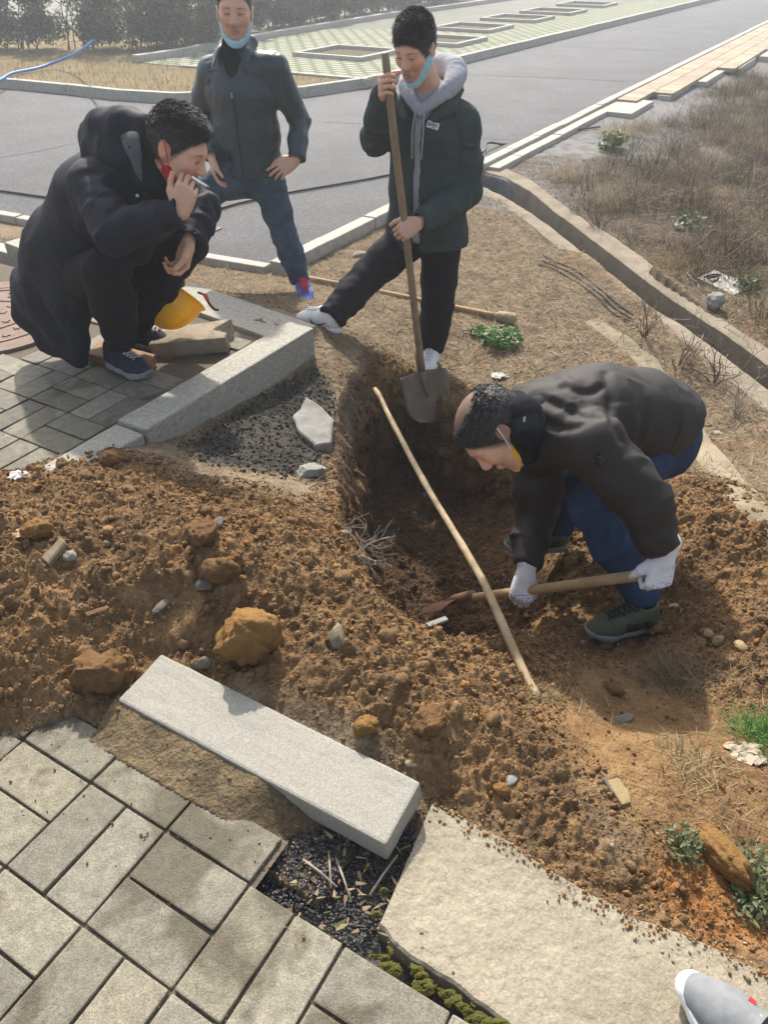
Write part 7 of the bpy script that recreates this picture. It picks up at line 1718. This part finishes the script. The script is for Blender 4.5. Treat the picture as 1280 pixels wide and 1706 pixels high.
# --- hedge of separate shrubs along the back of the verge and car park
M_hleaf = mat('hedge_leaf', vcol=True, rough=.45, spec=.5, trans=.35)
protos = []
def hedge_proto(seed):
    r = np.random.default_rng(seed); t = thing('hedge_shrub', 'x', 'shrub', (0, 0, 0), 'hedge shrubs behind the verge and car park'); n = 9500
    cl = np.stack([r.uniform(-.62, .62, 26), r.uniform(-.38, .38, 26), r.uniform(.22, 1.35, 26)], 1); cr = r.uniform(.16, .32, 26); k = r.integers(0, 26, n)
    d = r.normal(size=(n, 3)); d /= np.linalg.norm(d, axis=1)[:, None]; p = cl[k]+d*(cr[k]*r.random(n)**.4)[:, None]
    a = r.normal(size=(n, 3)); a /= np.linalg.norm(a, axis=1)[:, None]; b = np.cross(a, r.normal(size=(n, 3))); b /= np.linalg.norm(b, axis=1)[:, None]; s = r.uniform(.022, .045, n)[:, None]
    V = np.concatenate([p-a*s, p+b*s*.5, p+a*s, p-b*s*.5]); i = np.arange(n); tt = r.random((n, 1)); C = np.array([.06, .085, .035])*(1-tt)+np.array([.13, .155, .065])*tt; C = np.where(r.random((n, 1)) < .12, np.array([.20, .16, .08]), C)
    mesh('foliage', V, np.stack([i, i+n, i+2*n, i+3*n], 1), M_hleaf, t, cols=np.tile(C, (4, 1)), smooth=False)
    mb = MB()
    for q in range(9): branches(mb, V3((r.uniform(-.4, .4), r.uniform(-.12, .12), -.03)), unit(V3((0, 0, 1))+.25*r.normal(size=3)), r.uniform(.6, 1.0), .014, 1, r, .4)
    mb.build('stem', M_twig2, t, smooth=True); return t
for s_ in range(3): protos.append(hedge_proto(400+s_))
_hl = ['leftmost', 'second', 'third', 'fourth', 'fifth', 'sixth', 'seventh', 'eighth', 'ninth', 'tenth', 'eleventh', 'twelfth', 'thirteenth', 'fourteenth', 'fifteenth', 'sixteenth', 'seventeenth', 'eighteenth', 'nineteenth', 'twentieth']
spots = []
for x in np.linspace(-8.9, -3.6, 6): spots.append((x, 16.9+.12*(x+6)**2*.2))
_b0, _b1 = G(335, 78, VZ), G(850, -8, VZ); _bl = np.linalg.norm((_b1-_b0)[:2]); _bd2 = unit(_b1-_b0)
for s_ in np.arange(.2, 21, 1.05): p = _b0+_bd2*s_+V3((-_bd2[1], _bd2[0], 0))*.75; spots.append((p[0], p[1]))
spots = spots[:20]; spots = [(x, y) for (x, y) in spots]
for i, (x, y) in enumerate(spots):
    src = protos[i % 3]
    if i < 3: o = src
    else:
        o = src.copy(); COL.objects.link(o)
        for ch in src.children: c = ch.copy(); COL.objects.link(c); c.parent = o
    o.location = (x, y, VZ); o.rotation_euler = (0, 0, (i*2.399) % .9-.45+(math.pi if i % 2 else 0)+.5*(i > 5)); f = .92+.16*((i*37) % 10)/10; o.scale = (f, f, f*(.95+.12*((i*13) % 7)/7))
    o['label'] = ('leftmost dense green hedge shrub behind the verge' if i == 0 else f'{_hl[i]} dense green hedge shrub from the left end of the hedge')
# pale ground and posts beyond the hedge
sheet('path', [(-40, 20.2), (2, 20.6), (30, 60), (10, 90), (-60, 60)], mat('pale_paving', (.15, .15, .115), rough=.9, var=.15, vscale=1.5), VZ-.002)
for i, (px, py, lb) in enumerate([(268, 30, 'grey concrete post behind the left part of the hedge'), (430, 6, 'grey concrete post behind the hedge beside the standing man')]):
    p = G(px, 62 if i == 0 else 30, VZ); p = V3((p[0]*1.08, p[1]*1.08, VZ)); mb = MB(); mb.box(p+V3((0, 0, .95)), (.13, 0, 0), (0, .13, 0), (0, 0, .98), bev=.015); o = thing('post', lb, 'post', p); mb.build('shaft', M_gran_far, o); mb = MB(); mb.box(p+V3((0, 0, 1.955)), (.16, 0, 0), (0, .16, 0), (0, 0, .03), bev=.01); mb.build('cap', M_gran_far, o)
# grit and plant scraps caught in the joints of the near bricks
jp = []
for V_ in range(-2, 12):
    for U_ in range(-9, 12):
        for a, b in ((rng.random(), 0), (0, rng.random())):
            for _ in range(5): jp.append(lat(U_+(rng.random() if b == 0 else rng.normal()*.02), V_+(rng.random() if a == 0 and b else rng.normal()*.02))[:2])
jp = np.array(jp); jp = jp[(np.abs(jp[:, 0]) < .62*jp[:, 1]+.4) & (jp[:, 1] > .45)]; uu, vv = tolat(jp[:, 0], jp[:, 1]); jp = jp[(vv > -1) & ~((uu > 2) & (vv < .1))]; sz = .0008+.0022*rng.random(len(jp))**2
lumps('joint_grit', M_lump, np.stack([jp[:, 0], jp[:, 1], -.006+.006*rng.random(len(jp))-.003], 1), sz, earth_cols(len(jp), 93)*np.array([.75, .85, 1.0]), seed=94)
# litter of leaves in the hole and on the paving
q = np.array([G(rng.uniform(460, 690), rng.uniform(1380, 1560), -.03)[:2] for _ in range(70)]); n = len(q)
blades('leaf_litter', q, np.full(n, -.028), rng.uniform(.01, .035, n), rng.uniform(.0015, .005, n), straw_cols(n, 91), .25, 92, M_straw)

# ------------------------------------------------------------------ the hazy air
def haze():
    mb = MB(); mb.box((0, 50, -.35), (90, 0, 0), (0, 62, 0), (0, 0, 2.75)); m = bpy.data.materials.new('haze_air'); m.use_nodes = True; nt = m.node_tree
    for n in list(nt.nodes):
        if n.type == 'BSDF_PRINCIPLED': nt.nodes.remove(n)
    v = nt.nodes.new('ShaderNodeVolumePrincipled'); v.inputs['Color'].default_value = (.90, .95, 1.0, 1); v.inputs['Density'].default_value = HAZE; v.inputs['Anisotropy'].default_value = .45
    nt.links.new(v.outputs[0], nt.nodes['Material Output'].inputs['Volume']); o = mb.build('haze', m); tag(o, kind='stuff')
HAZE = .0058
haze()
